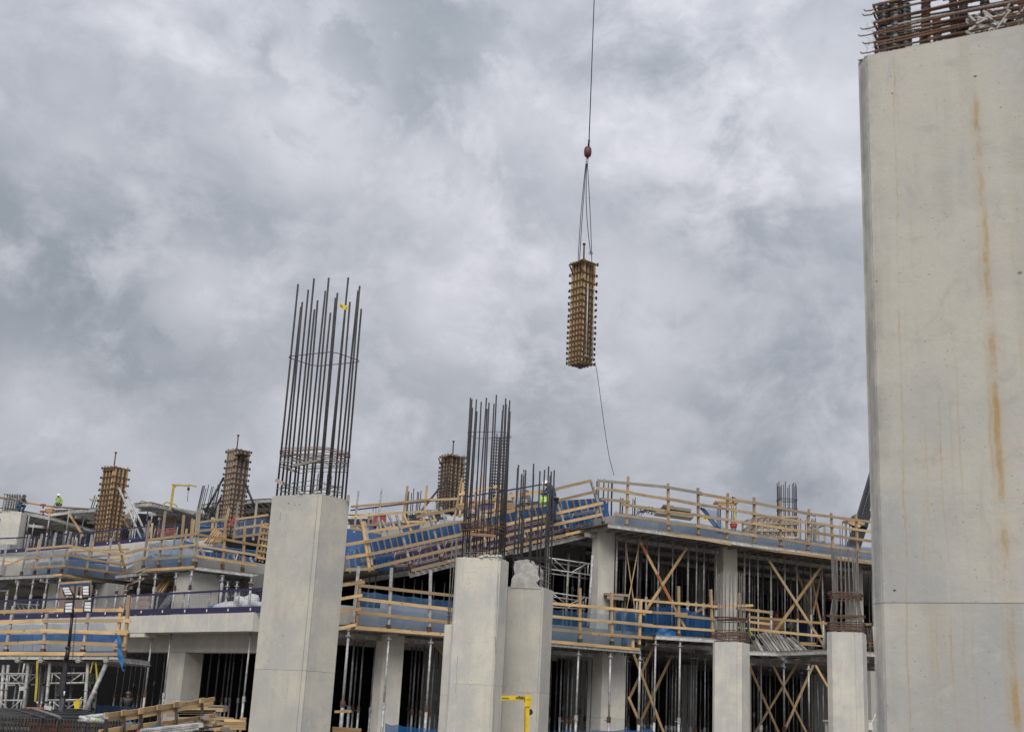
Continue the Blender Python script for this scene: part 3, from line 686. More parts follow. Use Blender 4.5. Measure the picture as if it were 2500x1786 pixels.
# ---- upper left slabs (above the two saw-tooth decks), white upstand of the upper ramp
ul = thing('unfinished_building', 'upper floor of the left wing, blue grey slab edge under a white concrete ramp wall', 'building', (-20, 66, 7.2))
def poly_slab(par, pts, z0, z1, m, name='slab'): MB().prism(pts, z0, z1).build(name, m, par)
def px_line(pts, z, back):
    P = [Z(x, y, z) for x, y in pts]; return [Vector((p.x, p.y + back, 0)) for p in P]
e1 = px_line([(0, 1428), (50, 1418), (145, 1408), (290, 1427), (344, 1399), (470, 1390), (617, 1408), (700, 1418)], 7.0, 1.1)
e1[0] = e1[0] + Vector((-6, 2, 0))
for i in range(len(e1) - 1):
    A, B = e1[i], e1[i + 1]; n = (Vector((-(B - A).y, (B - A).x, 0))).normalized(); n = n if n.y > 0 else -n
    poly_slab(ul, [A, B, B + Vector((0, 9, 0)), A + Vector((0, 9, 0))], 7.2, 7.95 if i < 4 else 7.75, 'concrete_grey')
d0 = 80
wt = [(-30, 1352), (60, 1347), (180, 1337), (260, 1331), (352, 1321), (430, 1316), (520, 1310)]
W0 = [Y(x, y, d0 - i * .5) for i, (x, y) in enumerate(wt)]
for i in range(len(W0) - 1):
    A, B = W0[i], W0[i + 1]; g = MB(); dn = Vector((0, 0, -1.75)); bk = Vector((0, .5, 0))
    q = [A, B, B + dn, A + dn]; g.add(q + [p + bk for p in q], [(0, 3, 2, 1), (4, 5, 6, 7), (0, 1, 5, 4), (2, 3, 7, 6), (1, 2, 6, 5), (3, 0, 4, 7)]).build('ramp_wall', 'concrete_pale', ul)
    g = MB(); q = [A + Vector((0, .5, -.05)), B + Vector((0, .5, -.05)), B + Vector((0, 16, -.05)), A + Vector((0, 16, -.05))]
    g.add(q + [p + Vector((0, 0, -.4)) for p in q], [(0, 1, 2, 3), (4, 7, 6, 5), (0, 4, 5, 1), (1, 5, 6, 2), (2, 6, 7, 3), (3, 7, 4, 0)]).build('slab', 'concrete_grey', ul)
# ---- far building at the top left
fb = thing('unfinished_building', 'far block at the top left with a white concrete corner column', 'building', (-36, 92, 0))
def y_column(par, xa, xb, yt, yb, d, m='concrete_pale', w=1.1):
    A = Y(xa, yb, d); B = Y(xb, yb, d); MB().prism(rect_foot(A, B, w=w), A.z, hz(((A.x + B.x) / 2, d), yt)).build('column', m, par)
y_column(fb, 9, 38, 1247, 1345, 86); y_column(fb, -12, 8.6, 1246, 1350, 86.1, w=1.0)
for xa, xb, d_, z_ in ((-30, 325, 97, 14.4), (325, 482, 95.2, 15.1), (482, 680, 97.5, 14.7)):
    A = Y(xa, 1340, d_); B = Y(xb, 1310, d_); MB().prism([Vector((A.x, d_, 0)), Vector((B.x - .02, d_, 0)), Vector((B.x - .02, d_ + .3, 0)), Vector((A.x, d_ + .3, 0))], 8.5, z_).build('shade_wall', 'shade_black', fb)  # added near-black backing: painted shade under the far roof decks
A = Y(840, 1292, 64); B = Y(1118, 1272, 64)
for k in range(6):
    a = A.lerp(B, k / 6); b = A.lerp(B, (k + 1) / 6); MB().prism([Vector((a.x, 64, 0)), Vector((b.x - .02, 64, 0)), Vector((b.x - .02, 64.3, 0)), Vector((a.x, 64.3, 0))], 7, (a.z + b.z) / 2 + (.1 if k % 2 else 0)).build('upstand', 'form_blue' if k in (0, 1, 3) else 'concrete_grey', fb)

# ================================================================== FORMWORK DECKS
deck('lower formwork deck of the right wing, left run from its corner to the middle columns', PF, [(852, 1536), (1150, 1561)], ZL, depth=7)
deck('lower formwork deck between the middle columns and the pair of timber end posts', PF, [(1150, 1561), (1564, 1595)], ZL, depth=7)
deck('upper formwork deck under the long timber rail of the right wing', PF, [(1484, 1287.5), (2240, 1391.5)], ZU, depth=9, first=.3)
deck('setback lower deck between the timber end posts and the column with flared bars', PF, [(1601, 1560), (1765, 1570)], 4.76, depth=5, jdepth=5)
deck('lower deck table carrying the leaning aluminium beams', PF, [(1812, 1598), (1896, 1601), (2030, 1596), (2150, 1604)], 4.3, depth=5)
deck('left saw-tooth deck, its near side under the row of aluminium posts', PG, [(50, 1418), (145, 1408)], 7.0, depth=8)
deck('left saw-tooth deck, side falling to the slanted orange timber', PG, [(145, 1408), (290, 1427)], 7.0, depth=8)
deck('second saw-tooth deck, side under the pale blue net', PG, [(344, 1399), (470, 1390)], 7.0, depth=8)
deck('second saw-tooth deck, side ending behind the tall left column', PG, [(470, 1390), (617, 1408), (680, 1416)], 7.0, depth=8)
# far roof decks (undersides with pale joists)
def far_deck(label, edge, d, slope=0, depth=9, thick=.22, nj=9):
    P = [Y(x, y, dd) for (x, y), dd in zip(edge, d)]; t = thing('formwork_deck', label, 'formwork', P[0], 'formwork decks on props')
    for i in range(len(P) - 1):
        A, B = P[i], P[i + 1]; beam(t, 'edge_beam', A, B, .1, thick, 'alu_white')
        for k in range(nj):
            f = k / (nj - 1) if nj > 1 else 0; q = A.lerp(B, f); beam(t, 'joist', q + Vector((0, .1, .02)), q + Vector((1.5, depth, .02 + slope)), .12, .18, 'alu_white')
        for k in range(3): dd = Vector((0, 1.5 + k * 2.6, -.14 + slope * (1.5 + k * 2.6) / depth)); beam(t, 'bearer', A + dd, B + dd, .12, .2, 'alu')
        g = MB(); q = [A + Vector((0, 0, .16)), B + Vector((0, 0, .16)), B + Vector((1.5, depth, .16 + slope)), A + Vector((1.5, depth, .16 + slope))]
        g.add(q + [p + Vector((0, 0, .03)) for p in q], [(3, 2, 1, 0), (4, 5, 6, 7), (0, 1, 5, 4), (1, 2, 6, 5), (2, 3, 7, 6), (3, 0, 4, 7)]).build('plywood', 'timber_grey', t)
    return t
far_deck('far roof deck behind the white corner column, sloping away from the crouching worker', [(-15, 1243), (38, 1248), (122, 1265)], [87, 87, 88], 0, 8)
far_deck('small far roof deck where the worker in yellow stands', [(122, 1257), (168, 1250)], [90, 90], .1, 8, nj=5)
far_deck('far roof deck in front of the flared bar cage', [(168, 1249), (256, 1243)], [89, 92], 0, 8)
far_deck('lower far deck just behind the first one, left of the tall forms', [(122, 1263), (160, 1262), (205, 1272)], [91, 91, 94], 0, 8, nj=4)
far_deck('far roof deck with the two bent yellow hoops on it', [(326, 1234), (368, 1231), (412, 1242), (482, 1254)], [86, 85, 87, 92], .3, 8, nj=7)
far_deck('far grey table deck right of the second tall form', [(490, 1237), (560, 1228), (660, 1222)], [88, 86, 84], -.8, 9, .2, nj=8)
far_deck('far table deck lower right of the second tall form', [(545, 1252), (660, 1243)], [88, 86], -.4, 9, .2, nj=7)
far_deck('far soffit deck seen past the right side of the tall left column', [(840, 1262), (900, 1262)], [76, 76], 0, 9, .2, nj=7)

# ================================================================== STEEL PROPS
GI = 'steel props holding up the right wing decks'
def row(pl, xs, yb, z0, z1, t, what, r=.036, m='galv', det=2, group=GI, collar=None):
    for i, x in enumerate(xs):
        rr = r; 
        if isinstance(x, tuple): x, rr = x
        b = pl.on(x, yb, t); prop(what % nth(i), (b.x, b.y, z0), z1, m, rr, group, collar, det)
row(PF, [(850, .055), (949, .045), (1052, .045)], 1560, 0, ZL, .12, 'front prop under the left run of the lower deck, %s from the tall left column', m='galv_light', collar=1.75)
row(PF, [(1326, .045), (1411, .045), (1491, .05), (1563, .055)], 1600, 0, ZL, .12, 'front prop under the lower deck, %s to the right of the middle columns', m='galv_light', collar=1.7)
row(PF, [(861, .045), 884, (912, .032), 1014, 1034, 1058, 1092, 1340, 1372, 1389, 1398, 1447, 1533, 1570], 1620, 0, ZL + .0, 2.0, 'prop in the second row of the right wing ground storey, %s from the left', collar=1.6)
row(PF, [871, 922, 1006, 1024, 1044, 1070, 1078, 1347, 1360, 1380, 1420, 1432, 1460, 1538, 1580], 1620, 0, ZL + .0, 5.0, 'dim prop in the third row of the ground storey, %s from the left', r=.033, det=1)
row(PF, [(1600, .045), (1659, .045)], 1580, 0, 4.76, .12, 'front prop under the setback deck, %s one from its left end', m='galv_light', collar=1.8)
row(PF, [1576, 1592, 1628, 1642, 1650, 1687, 1693, 1700, 1722], 1620, 0, 4.5, 2.4, 'prop under the setback deck behind its front pair, %s from the left', collar=1.5)
row(PF, [1584, 1610, 1636, 1665, 1680, 1710, 1730], 1640, 0, 4.4, 5.5, 'dim prop deep under the setback deck, %s from the left', r=.033, det=1)
row(PF, [(1815, .04), (1819, .03), (1857, .05), (1914, .05), (1973, .05)], 1620, 0, 4.3, .15, 'front prop under the deck with the leaning beams, %s from the left', m='galv_light', collar=1.7)
row(PF, [1850, 1879, 1936, 1954, 1957, 1996, 2008, 2110], 1640, 0, 4.3, 3, 'prop in the back row under the leaning beams, %s from the left', collar=1.5)
row(PF, [1840, 1870, 1892, 1925, 1945, 1985], 1640, 0, 4.3, 6, 'dim prop deep in the ground storey at the right, %s from the left', r=.033, det=1)
row(PF, [(1505, .05), 1527, 1556, 1579, (1607, .045), 1642, (1680, .05), 1700, 1718, (1749, .04), (1817, .045), 1829, 1851, (1882, .05), 1915, (1946, .045), 1979, (2008, .045), 2128], 1400, 5.03, ZU, 1.2, 'front prop of the upper storey, %s from the short white column', collar=1.3, m='galv_light')
row(PF, [1521, 1561, 1563, 1597, 1651, 1707, 1729, 1748, 1836, 1842, 1863, 1898, 1909, 1929, 1963, 1985, 2012, 2120], 1420, 5.03, ZU, 3.4, 'prop in the middle row of the upper storey, %s from the left', collar=1.2)
row(PF, [1512, 1542, 1590, 1625, 1634, 1665, 1690, 1737, 1823, 1857, 1875, 1890, 1922, 1938, 1955, 1970, 1992], 1430, 5.03, ZU, 7, 'dim prop at the back of the upper storey, %s from the left', r=.034, det=1)
row(PF, [1352, 1378, 1388, 1399, 1417, 1428, 1446], 1400, 5.03, 8.4, 5, 'prop behind the white shoring frame under the ramp, %s from the left', det=1)
row(PF, [900, 915, 958, 985, 1010, 1030, 1060, 1085], 1440, 5.03, 6.6, 5, 'short prop under the low end of the ramp, %s from the left', det=1)
GL = 'steel props of the left wing'
row(PG, [343, 353, 398, 484, 510, 531, 548, 558, 568, 588, 600, 286, 303, 318], 1650, 0, 4.38, 3.2, 'prop in the dark ground storey of the left wing, %s of that row', group=GL, collar=1.7, det=1)
row(PG, [(371, .045), (417, .045), (610, .04)], 1560, 0, 4.12, .5, 'front prop under the pale edge beam, %s from the hanging blue rag', r=.045, group=GL, m='galv_light', collar=1.75)
row(PG, [380, 460, 495, 522, 575, 330], 1650, 0, 4.38, 6, 'dim prop deep in the left wing ground storey, %s of that row', group=GL, r=.033, det=1)
for i, (x1, y1, x0, y0) in enumerate([(47, 1418, 37, 1465), (77, 1414, 68, 1500), (110, 1412, 102, 1500), (143, 1410, 133, 1500), (285, 1430, 277, 1500), (303, 1430, 299, 1500),
                                      (341, 1402, 331, 1500), (377, 1401, 369, 1500), (428, 1398, 419, 1495), (467, 1393, 457, 1490), (543, 1405, 535, 1490), (617, 1410, 606, 1490), (18, 1440, 10, 1500), (236, 1440, 228, 1500), (575, 1420, 571, 1490), (555, 1420, 550, 1480)]):
    q = PG.on(x0, y0, 1.2 if i not in (13, 14, 15) else 4); rod_z = min(7.0, hz((q.x, q.y), y1)); prop('prop standing on the left slab under the saw-tooth decks, %s from the left' % nth(i), (q.x, q.y, 4.81), rod_z + .02, 'galv_light', .045, GL, 1.2, 2)
GFAR = 'props of the far top left block'
for i, (x1, y1, x0, y0, d) in enumerate([(74, 1259, 58, 1345, 87), (120, 1266, 110, 1333, 88), (140, 1254, 127, 1330, 92), (168, 1250, 157, 1331, 90), (205, 1250, 194, 1331, 91), (242, 1247, 230, 1331, 91),
                                         (87, 1270, 74, 1335, 93), (126, 1283, 119, 1333, 91), (186, 1265, 177, 1333, 95), (215, 1265, 206, 1331, 95), (145, 1285, 135, 1333, 95), (361, 1241, 353, 1310, 87), (372, 1248, 364, 1310, 91),
                                         (325, 1243, 316, 1315, 88), (390, 1260, 384, 1312, 90), (432, 1262, 424, 1312, 90), (330, 1260, 322, 1315, 93), (617, 1248, 612, 1262, 88), (592, 1240, 588, 1262, 87), (50, 1262, 38, 1340, 94)]):
    q = Y(x0, y0, d); prop('far prop under the top left roof decks, %s of that group' % nth(i), q, hz((q.x, q.y), y1), 'galv_light', .055, GFAR, None, 1)
# cap beam on a pair of far props
t = thing('prop_frame', 'far pale crossbeam on two props under the top left deck', 'prop frame', Y(126, 1278, 91)); beam(t, 'crossbeam', Y(125, 1278.5, 91), Y(162, 1276, 91), .15, .16, 'alu_white'); rod(t, 'stem', Y(149, 1268, 91), Y(148, 1277, 91), .05, 'galv_light')
for x in (127, 159): rod(t, 'leg', Y(x, 1279, 91), Y(x - 6, 1330, 91), .06, 'galv_light')

# ================================================================== FOREGROUND COLUMNS
# right pillar (close to the camera), built in its own frame so its stains run with the face
zt = Y(2120, 130, 7).z
a = Z(2089, 137, zt); b = Z(2500, 55, zt); u = Vector((b.x - a.x, b.y - a.y, 0)).normalized(); v = Vector((-u.y, u.x, 0)); v = v if v.y > 0 else -v
PR = Plane(a, b)
def fx(x, y): q = PR.on(x, y); return (q - PR.p).dot(u), q.z
zj = PR.on(2300, 1471).z
xm0, zm0 = fx(2383, 260); xm1, zm1 = fx(2478, 1700)
x1, z1_ = fx(2182, 130); x2, z2_ = fx(2200, 900); x3, _ = fx(2262, 200); x4, z4 = fx(2450, 330); x5, z5 = fx(2285, 900)
mat('pillar', (.45, .442, .412), .85, kind='concrete', pit=26, rust=[
    (xm0, .026, zm0 - zt + .15, .85, (xm1 - xm0) / (zm0 - zm1), .05, .66), (xm0 - .035, .008, zm0 - zt + .1, .6, (xm1 - xm0) / (zm0 - zm1), .09, .78), (x1, .005, 0, .55, (x2 - x1) / (z1_ - z2_), .09, .62), (x1 + .05, .004, -.25, .5, .02, .09, .72),
    (x3, .005, -.1, .3, .02, .06, .75), (x3 + .045, .006, -.15, .3, .02, .07, .72), (x4, .010, z4 - zt, .5, .02, .08, .8), (x5, .005, z5 - zt, .45, .015, .07, .70), (x5 - .1, .006, z5 - zt + .4, .3, .01, .07, .8)])
rp = thing('concrete_column', 'huge close column at the right edge, rust streaked, with dense rusty bars on top', 'column', (PR.p.x, PR.p.y, 0))
MR = Matrix(((u.x, v.x, 0, PR.p.x), (u.y, v.y, 0, PR.p.y), (0, 0, 1, zt), (0, 0, 0, 1)))
WD, DP = 1.3, .95; ch = .065
def pil(z0, z1, name, top=False):
    P = [(0, ch), (.012, ch - .006), (ch - .006, .012), (ch + .002, .012), (ch + .006, 0), (WD, 0), (WD, DP), (0, DP)]
    me = bpy.data.meshes.new(name); n = len(P); vs = [(x, y, z0 - zt) for x, y in P] + [(x, y, z1 - zt) for x, y in P]
    me.from_pydata(vs, [], [(i, (i + 1) % n, n + (i + 1) % n, n + i) for i in range(n)] + [tuple(reversed(range(n))), tuple(range(n, 2 * n))]); me.materials.append(MAT['pillar'])
    return link(name, me, rp, MR)
pil(-.2, zj - .0015, 'lift'); pil(zj + .0015, zt - .012, 'lift')
MB().prism([MR @ Vector(p) for p in ((.02, .05, 0), (WD - .02, .05, 0), (WD - .02, DP - .02, 0), (.02, DP - .02, 0))], 0, zt - .02).build('core', 'concrete_dark', rp)
# broken top lip
g = MB(); random.seed(5)
for i in range(90):
    f = i / 90; x = .015 + f * WD; g.rock(MR @ Vector((x, ru(.012, .06), -.012)), ru(.008, .017) * (1 if x > .06 else .8), fl=.9)
for i in range(40): g.rock(MR @ Vector((ru(.02, WD), ru(.05, DP - .03), -.01)), ru(.02, .06), fl=.5)
g.build('rough_top', 'pillar', rp, kind='stuff', origin=MR.to_translation())
for (x, y, r_) in ((2381, 186, .0065), (2490, 665, .009), (2178, 228, .004), (2175, 186, .003), (2443, 262, .003), (2405, 1440, .002), (2184, 1440, .006), (2140, 686, .004)):  # bug holes
    q = PR.on(x, y); g = MB(); cs = [q - v * .0015 + u * cos(k * pi / 5) * r_ * 1.5 + Vector((0, 0, sin(k * pi / 5) * r_ * (.5 if sin(k * pi / 5) > 0 else 1))) for k in range(10)]
    g.add(cs, [tuple(range(10))]).build('bug_hole', 'concrete_dark' if r_ > .008 else 'black', rp)
# cage on the pillar
def PL_(x, y, z): return MR @ Vector((x + .035, y, z))
def ribbed(x, y, r, h, m='bar_spiral', lean=0):
    g = MB(); n = int(h / .028); pts = []; rr = []
    for i in range(n):
        z = -.05 + i * .028
        for dz, k in ((0, 1), (.013, 1), (.016, 1.16), (.024, 1.16)): pts.append(PL_(x + lean * (z), y, z + dz)); rr.append(r * k)
    g.tube(pts, r, 12, rr=rr); return g.build('rebar', m, rp, smooth=False)
H_ = .42
for (x, y, r_, l) in ((.125, .10, .034, 0), (.190, .085, .038, .05), (.250, .13, .034, 0), (.10, .3, .03, 0), (.16, .6, .03, 0), (.30, .5, .028, 0), (.52, .4, .028, .03), (.7, .6, .028, 0), (.98, .5, .028, 0), (1.15, .6, .028, 0), (.375, .11, .026, .03), (.405, .36, .026, 0), (.545, .13, .024, 0), (.60, .12, .026, .02), (.73, .12, .026, 0), (.86, .12, .026, .03), (.93, .3, .026, 0), (1.05, .12, .026, 0), (1.2, .12, .026, 0),
                      (.12, .45, .026, 0), (.12, .75, .026, 0), (.45, .82, .026, 0), (.8, .82, .026, 0), (.62, .82, .026, 0)):
    ribbed(x, y, r_, H_, 'bar_spiral' if random.random() < .7 else 'rust_steel', l)
for k, z in enumerate((.03, .075, .095, .14, .165, .225, .245, .29, .35, .37)):
    j = [ru(-.012, .012) for _ in range(4)]; ex = .04; q = [PL_(.075, ex, z + j[0]), PL_(.55, ex - .005 + ru(-.01, .01), z + (j[0] + j[1]) / 2 + ru(-.008, .008)), PL_(WD - .06, ex, z + j[1]), PL_(WD - .06, DP - .06, z + j[2]), PL_(.075, DP - .06, z + j[3])]
    MB().tube(q, .0075, 8, closed=True).build('tie', 'rebar_rust', rp)
for k in range(20):                                    # inner crossed links, some splashed with mortar
    z = .02 + k * .019 + ru(-.01, .01); x0 = ru(.08, .8); MB().tube([PL_(x0, .05, z), PL_(x0 + .2, .055 + ru(0, .03), z + ru(-.01, .01)), PL_(WD - .1, .07, z + ru(-.03, .03))], .007, 7).build('link', 'rebar_rust' if k % 3 else 'mortar', rp)
for z, h in ((.035, .09), (.10, .075), (.16, .10), (.205, .085), (.30, .07), (.33, .06)):
    MB().tube([PL_(.10, .045, z + .004), PL_(.09 - h * .5, .045, z - .004), PL_(.085 - h, .045, z), PL_(.075 - h, .045, z + .012)], .0042, 6).build('hook_end', 'rebar_rust', rp)
g = MB(); random.seed(9)
for k in range(26):
    x = ru(.09, 1.2); z = ru(.02, .36); pts = [PL_(x + i * .012 * ru(.3, 1), .03 + ru(-.012, .012), z + sin(i * 1.3 + k) * .02) for i in range(6)]; g.tube(pts, .0012, 4)
for k in range(10): x = .06 + ru(-.03, .02); z = ru(.02, .2); g.tube([PL_(x + ru(-.02, .02), .03, z + i * .012) for i in range(6)], .001, 4)
g.build('tying_wire', 'rebar_rust', rp, kind='stuff')
g = MB()
for k in range(70):
    x = ru(.62, 1.25); g.tube([PL_(x, ru(.03, .08), ru(.01, .17)), PL_(x + ru(.03, .09), ru(.03, .08), ru(.01, .17))], ru(.005, .010), 6)
g.build('mortar_splash', 'mortar', rp, kind='stuff')

random.seed(21)
# tall left column
z = Y(783, 1205, 24).z; A, B, C_ = Z(660, 1210, z), Z(783, 1205, z), Z(858, 1222, z)
F_ = [Vector((p.x, p.y, 0)) for p in (A, B, C_, A + C_ - B)]
zjt = hz((B.x, B.y), 1636)
lc = concrete_column('tall concrete column left of centre, long dark bars with a yellow tag', F_, 0, z, (zjt,), 'concrete', .05, 18, (hz((B.x, B.y + .4), 738) - z, hz((B.x, B.y + .4), 688) - z), .020, 'rebar', [], rubble=60, inset=.06, spread=-.035)
def hoop(par, F_, zc, r, n, ins, tm, tilt=.0, dz=.0, ring=None):
    for k in range(n):
        I = chamfered_simple(poly_inset(F_, ins + ru(-.012, .012)), .10); zz_ = zc + k * dz + ru(-.01, .01)
        MB().tube([(p.x, p.y, zz_ + ru(-tilt, tilt)) for p in I], r, 6, closed=True).build('tie', tm, par)
hoop(lc, F_, hz((B.x, B.y), 860) + .02, .008, 1, .02, 'rebar')
hoop(lc, F_, z + .60, .007, 4, .03, 'rebar_dusty', .03, .05); hoop(lc, F_, z + .80, .008, 5, .025, 'rebar_rust', .02, .035)
hoop(lc, F_, z + .12, .007, 3, .08, 'rebar_dusty', .05, .07)
beam(lc, 'timber_wedge', Y(718, 1136, 24.3), Y(786, 1122, 24.1), .06, .05, 'timber_grey'); beam(lc, 'timber_wedge', Y(700, 1143, 24.6), Y(722, 1150, 24.4), .06, .05, 'timber_grey'); beam(lc, 'timber_block', Y(674, 1172, 24.4), Y(692, 1180, 24.3), .06, .07, 'timber_grey')
beam(lc, 'timber_stub', Y(850, 1224, 24.5), Y(850.5, 1208, 24.5), .05, .05, 'timber_grey')
g = MB()
for k in range(16): x = ru(672, 850); q = Y(x, ru(1180, 1212), ru(24.1, 24.9)); g.tube([q, q + Vector((ru(-.2, .2), ru(-.1, .1), ru(-.05, .12)))], .006, 5)
g.build('tying_wire', 'rebar_dusty', lc, kind='stuff')
q = [Y(828, 739, 24), Y(851, 748, 24), Y(847, 757, 24), Y(838, 754, 24), Y(828, 749, 24)]
tg = MB().add(q + [p + Vector((0, .004, 0)) for p in q], [(0, 1, 2, 3, 4), (9, 8, 7, 6, 5)] + [(i, i + 5, (i + 1) % 5 + 5, (i + 1) % 5) for i in range(5)]).build('tag', 'yellow', lc)
g = MB()
for s_ in ([(831, 742), (833, 746)], [(834, 744), (835, 748)], [(831, 747), (837, 750)], [(843, 750), (846, 751)], [(844, 754), (847, 752)]): g.tube([Y(x, y, 23.994) for x, y in s_], .0035, 4)
g.build('handwriting', 'rust_steel', tg)
# middle columns
z = Y(1222, 1361.5, 31).z; A, B = Z(1112, 1359.5, z), Z(1222, 1361.5, z)
F_ = rect_foot(A, B, w=.85); FA = F_
ma = concrete_column('front column of the middle pair, tall bars with a band of rusty ties', F_, 0, z, (hz((B.x, B.y), 1672),), 'concrete_pale', .05, 19, (hz((B.x, B.y + .4), 992) - z, hz((B.x, B.y + .4), 972) - z), .019, 'rebar', [], rubble=70, inset=.09)
hoop(ma, F_, hz((B.x, B.y), 1053), .007, 1, .07, 'rebar'); hoop(ma, F_, z + .68, .008, 9, .05, 'rebar_rust', .05, .03); hoop(ma, F_, z + .08, .007, 4, .08, 'rebar_dusty', .04, .03)
beam(ma, 'timber_wedge', Y(1148, 1303, 31), Y(1210, 1308, 31), .07, .07, 'ply_brown')
g = MB(); random.seed(3)
for k in range(26): g.rock(F_[1] + (F_[0] - F_[1]) * ru(0, .45) + Vector((0, ru(.02, .2), z + ru(0, .05))), ru(.04, .10), fl=.6)
for k in range(8): g.rock(F_[0] + (F_[1] - F_[0]) * ru(.72, 1) + Vector((0, ru(.0, .04), z - ru(.0, .05))), ru(.02, .04), fl=.7)
g.build('broken_edge', 'concrete_pale', ma, kind='stuff')
zb = Y(1237, 1433, 33).z; A, B = Z(1238, 1433, zb), Z(1327, 1434, zb); F_ = rect_foot(A, B, w=.8); FB = F_
mb_ = concrete_column('rear column of the middle pair with a rough grey mortar lump on its top', F_, 0, zb, (hz((B.x, B.y), 1690),), 'concrete', .035, 13, (hz((B.x, B.y + .4), 1150) - zb, hz((B.x, B.y + .4), 1139) - zb), .021, 'rebar', [], rubble=40, inset=.06)
for k in range(6): hoop(mb_, F_, zb + .12 + k * .09, .009, 1, .06, 'rebar_dusty', .03)
hoop(mb_, F_, zb + 2.0, .007, 1, .05, 'rebar'); hoop(mb_, F_, zb + .75, .009, 2, .05, 'rebar', .03, .03)
out = [(1249, 1436), (1251, 1410), (1257, 1400), (1254, 1385), (1260, 1370), (1268, 1366), (1278, 1368), (1287, 1364), (1292, 1374), (1303, 1376), (1306, 1384), (1311, 1392), (1309, 1402), (1313, 1414), (1306, 1421), (1309, 1428), (1318, 1436)]
g = MB(); plf = Plane(F_[0], F_[1]); P = [plf.on(x + (x - 1283) * .05, y, -.02) for x, y in out]; n = len(P); c = sum(P, Vector()) / n
fr = [p + Vector((ru(-.03, .03), 0, ru(-.03, .03))) for p in P]; inn = [c + (p - c) * .55 - plf.v * ru(.0, .012) for p in P]; bk = [p + plf.v * .5 for p in P]
g.add(fr + inn + bk + [c - plf.v * .01, c + plf.v * .5], [(i, (i + 1) % n, n + (i + 1) % n, n + i) for i in range(n)] + [(n + i, n + (i + 1) % n, 3 * n) for i in range(n)] + [((i + 1) % n, i, 2 * n + i, 2 * n + (i + 1) % n) for i in range(n)] + [(2 * n + (i + 1) % n, 2 * n + i, 3 * n + 1) for i in range(n)])
g.build('mortar_lump', 'mortar', mb_)
q = Y(1276, 1150, 33.2); MB().add([q, q + Vector((.1, -.02, .0)), q + Vector((.09, 0, -.13)), q + Vector((.01, .02, -.1))], [(0, 1, 2, 3)]).build('plastic_wrap', 'tarp_white', mb_)
zc = Y(1084, 1523, 31.6).z; A, B = Z(1084, 1523, zc), Z(1118, 1523.5, zc); F_ = rect_foot(A, B, w=.5)
concrete_column('low narrow column tucked behind the left side of the middle pair, thin bars rising', F_, 0, zc, (hz((A.x, A.y), 1695),), 'concrete_pale', .03, 9, (2.1, 2.2), .013, 'rebar_dusty', [(.1, .007, 4, .09, 0)], inset=.05)
# right hand columns
zd = Y(1760, 1565.6, 42.5).z; A, B = Z(1737, 1565.6, zd), Z(1808, 1566.5, zd); F_ = rect_foot(A, B, w=.9); random.seed(8)
md_ = concrete_column('column with bars flaring above rusty rings, left of the leaning beams', F_, 0, zd, (), 'concrete_pale', .12, 0, inset=.1, rubble=24)
def flared(par, F_, zt_, n, H1, wide, narrow, zk, zu, br, mm='rebar', mr='rebar_rust'):
    cen = sum(F_, Vector()) / 4
    for k, (q, s_) in enumerate(in_poly_pts(poly_inset(F_, .1), n)):
        d = Vector((q.x - cen.x, q.y - cen.y, 0)); H = H1 * ru(.96, 1.0)
        MB().tube([cen + d * wide + Vector((0, 0, zt_ - .05)), cen + d * (wide * .98) + Vector((0, 0, zt_ + zk)), cen + d * narrow + Vector((0, 0, zt_ + zu)), cen + d * narrow + Vector((ru(-.02, .02), 0, zt_ + H))], br, 6).build('rebar', mm, par)
    def ring(z, k, r, m): MB().tube([(cen + (p - cen) * k + Vector((0, 0, z + ru(-.03, .03)))) for p in chamfered_simple(F_, .2)], r, 6, closed=True).build('tie', m, par)
    return ring
ring = flared(md_, F_, zd, 20, 2.35, 1.0, .93, .35, .75, .013, 'rebar_dusty')
for k, (z_, kk) in enumerate([(zd + .05, .97), (zd + .12, .98), (zd + .2, .97), (zd + .26, .98), (zd + .31, .99), (zd + .35, .98), (zd + .72, .86), (zd + .76, .9), (zd + .79, .95), (zd + .82, .97)]): ring(z_, kk, .016, 'rebar_rust')
ze = Y(2040, 1541, 41.5).z; A, B = Z(2015, 1541, ze), Z(2102, 1542.5, ze); F_ = rect_foot(A, B, w=1.1)
me_ = concrete_column('column beside the huge right pillar, its long bars bulging out of stacked rusty ring ties', F_, 0, ze, (), 'concrete_pale', .2, 0, inset=.12, rubble=24)
ring = flared(me_, F_, ze, 22, 2.85, .98, .80, .55, 1.15, .014, 'rebar_dusty')
for z_, kk in [(ze + .05 + i * .055, .97 + .02 * (i % 2)) for i in range(6)] + [(ze + .52, .97), (ze + .56, .98), (ze + 1.13, .82), (ze + 1.18, .84), (ze + 1.22, .88), (ze + 1.26, .9), (ze + 1.3, .9)]: ring(z_, kk, .017, 'rebar_rust')

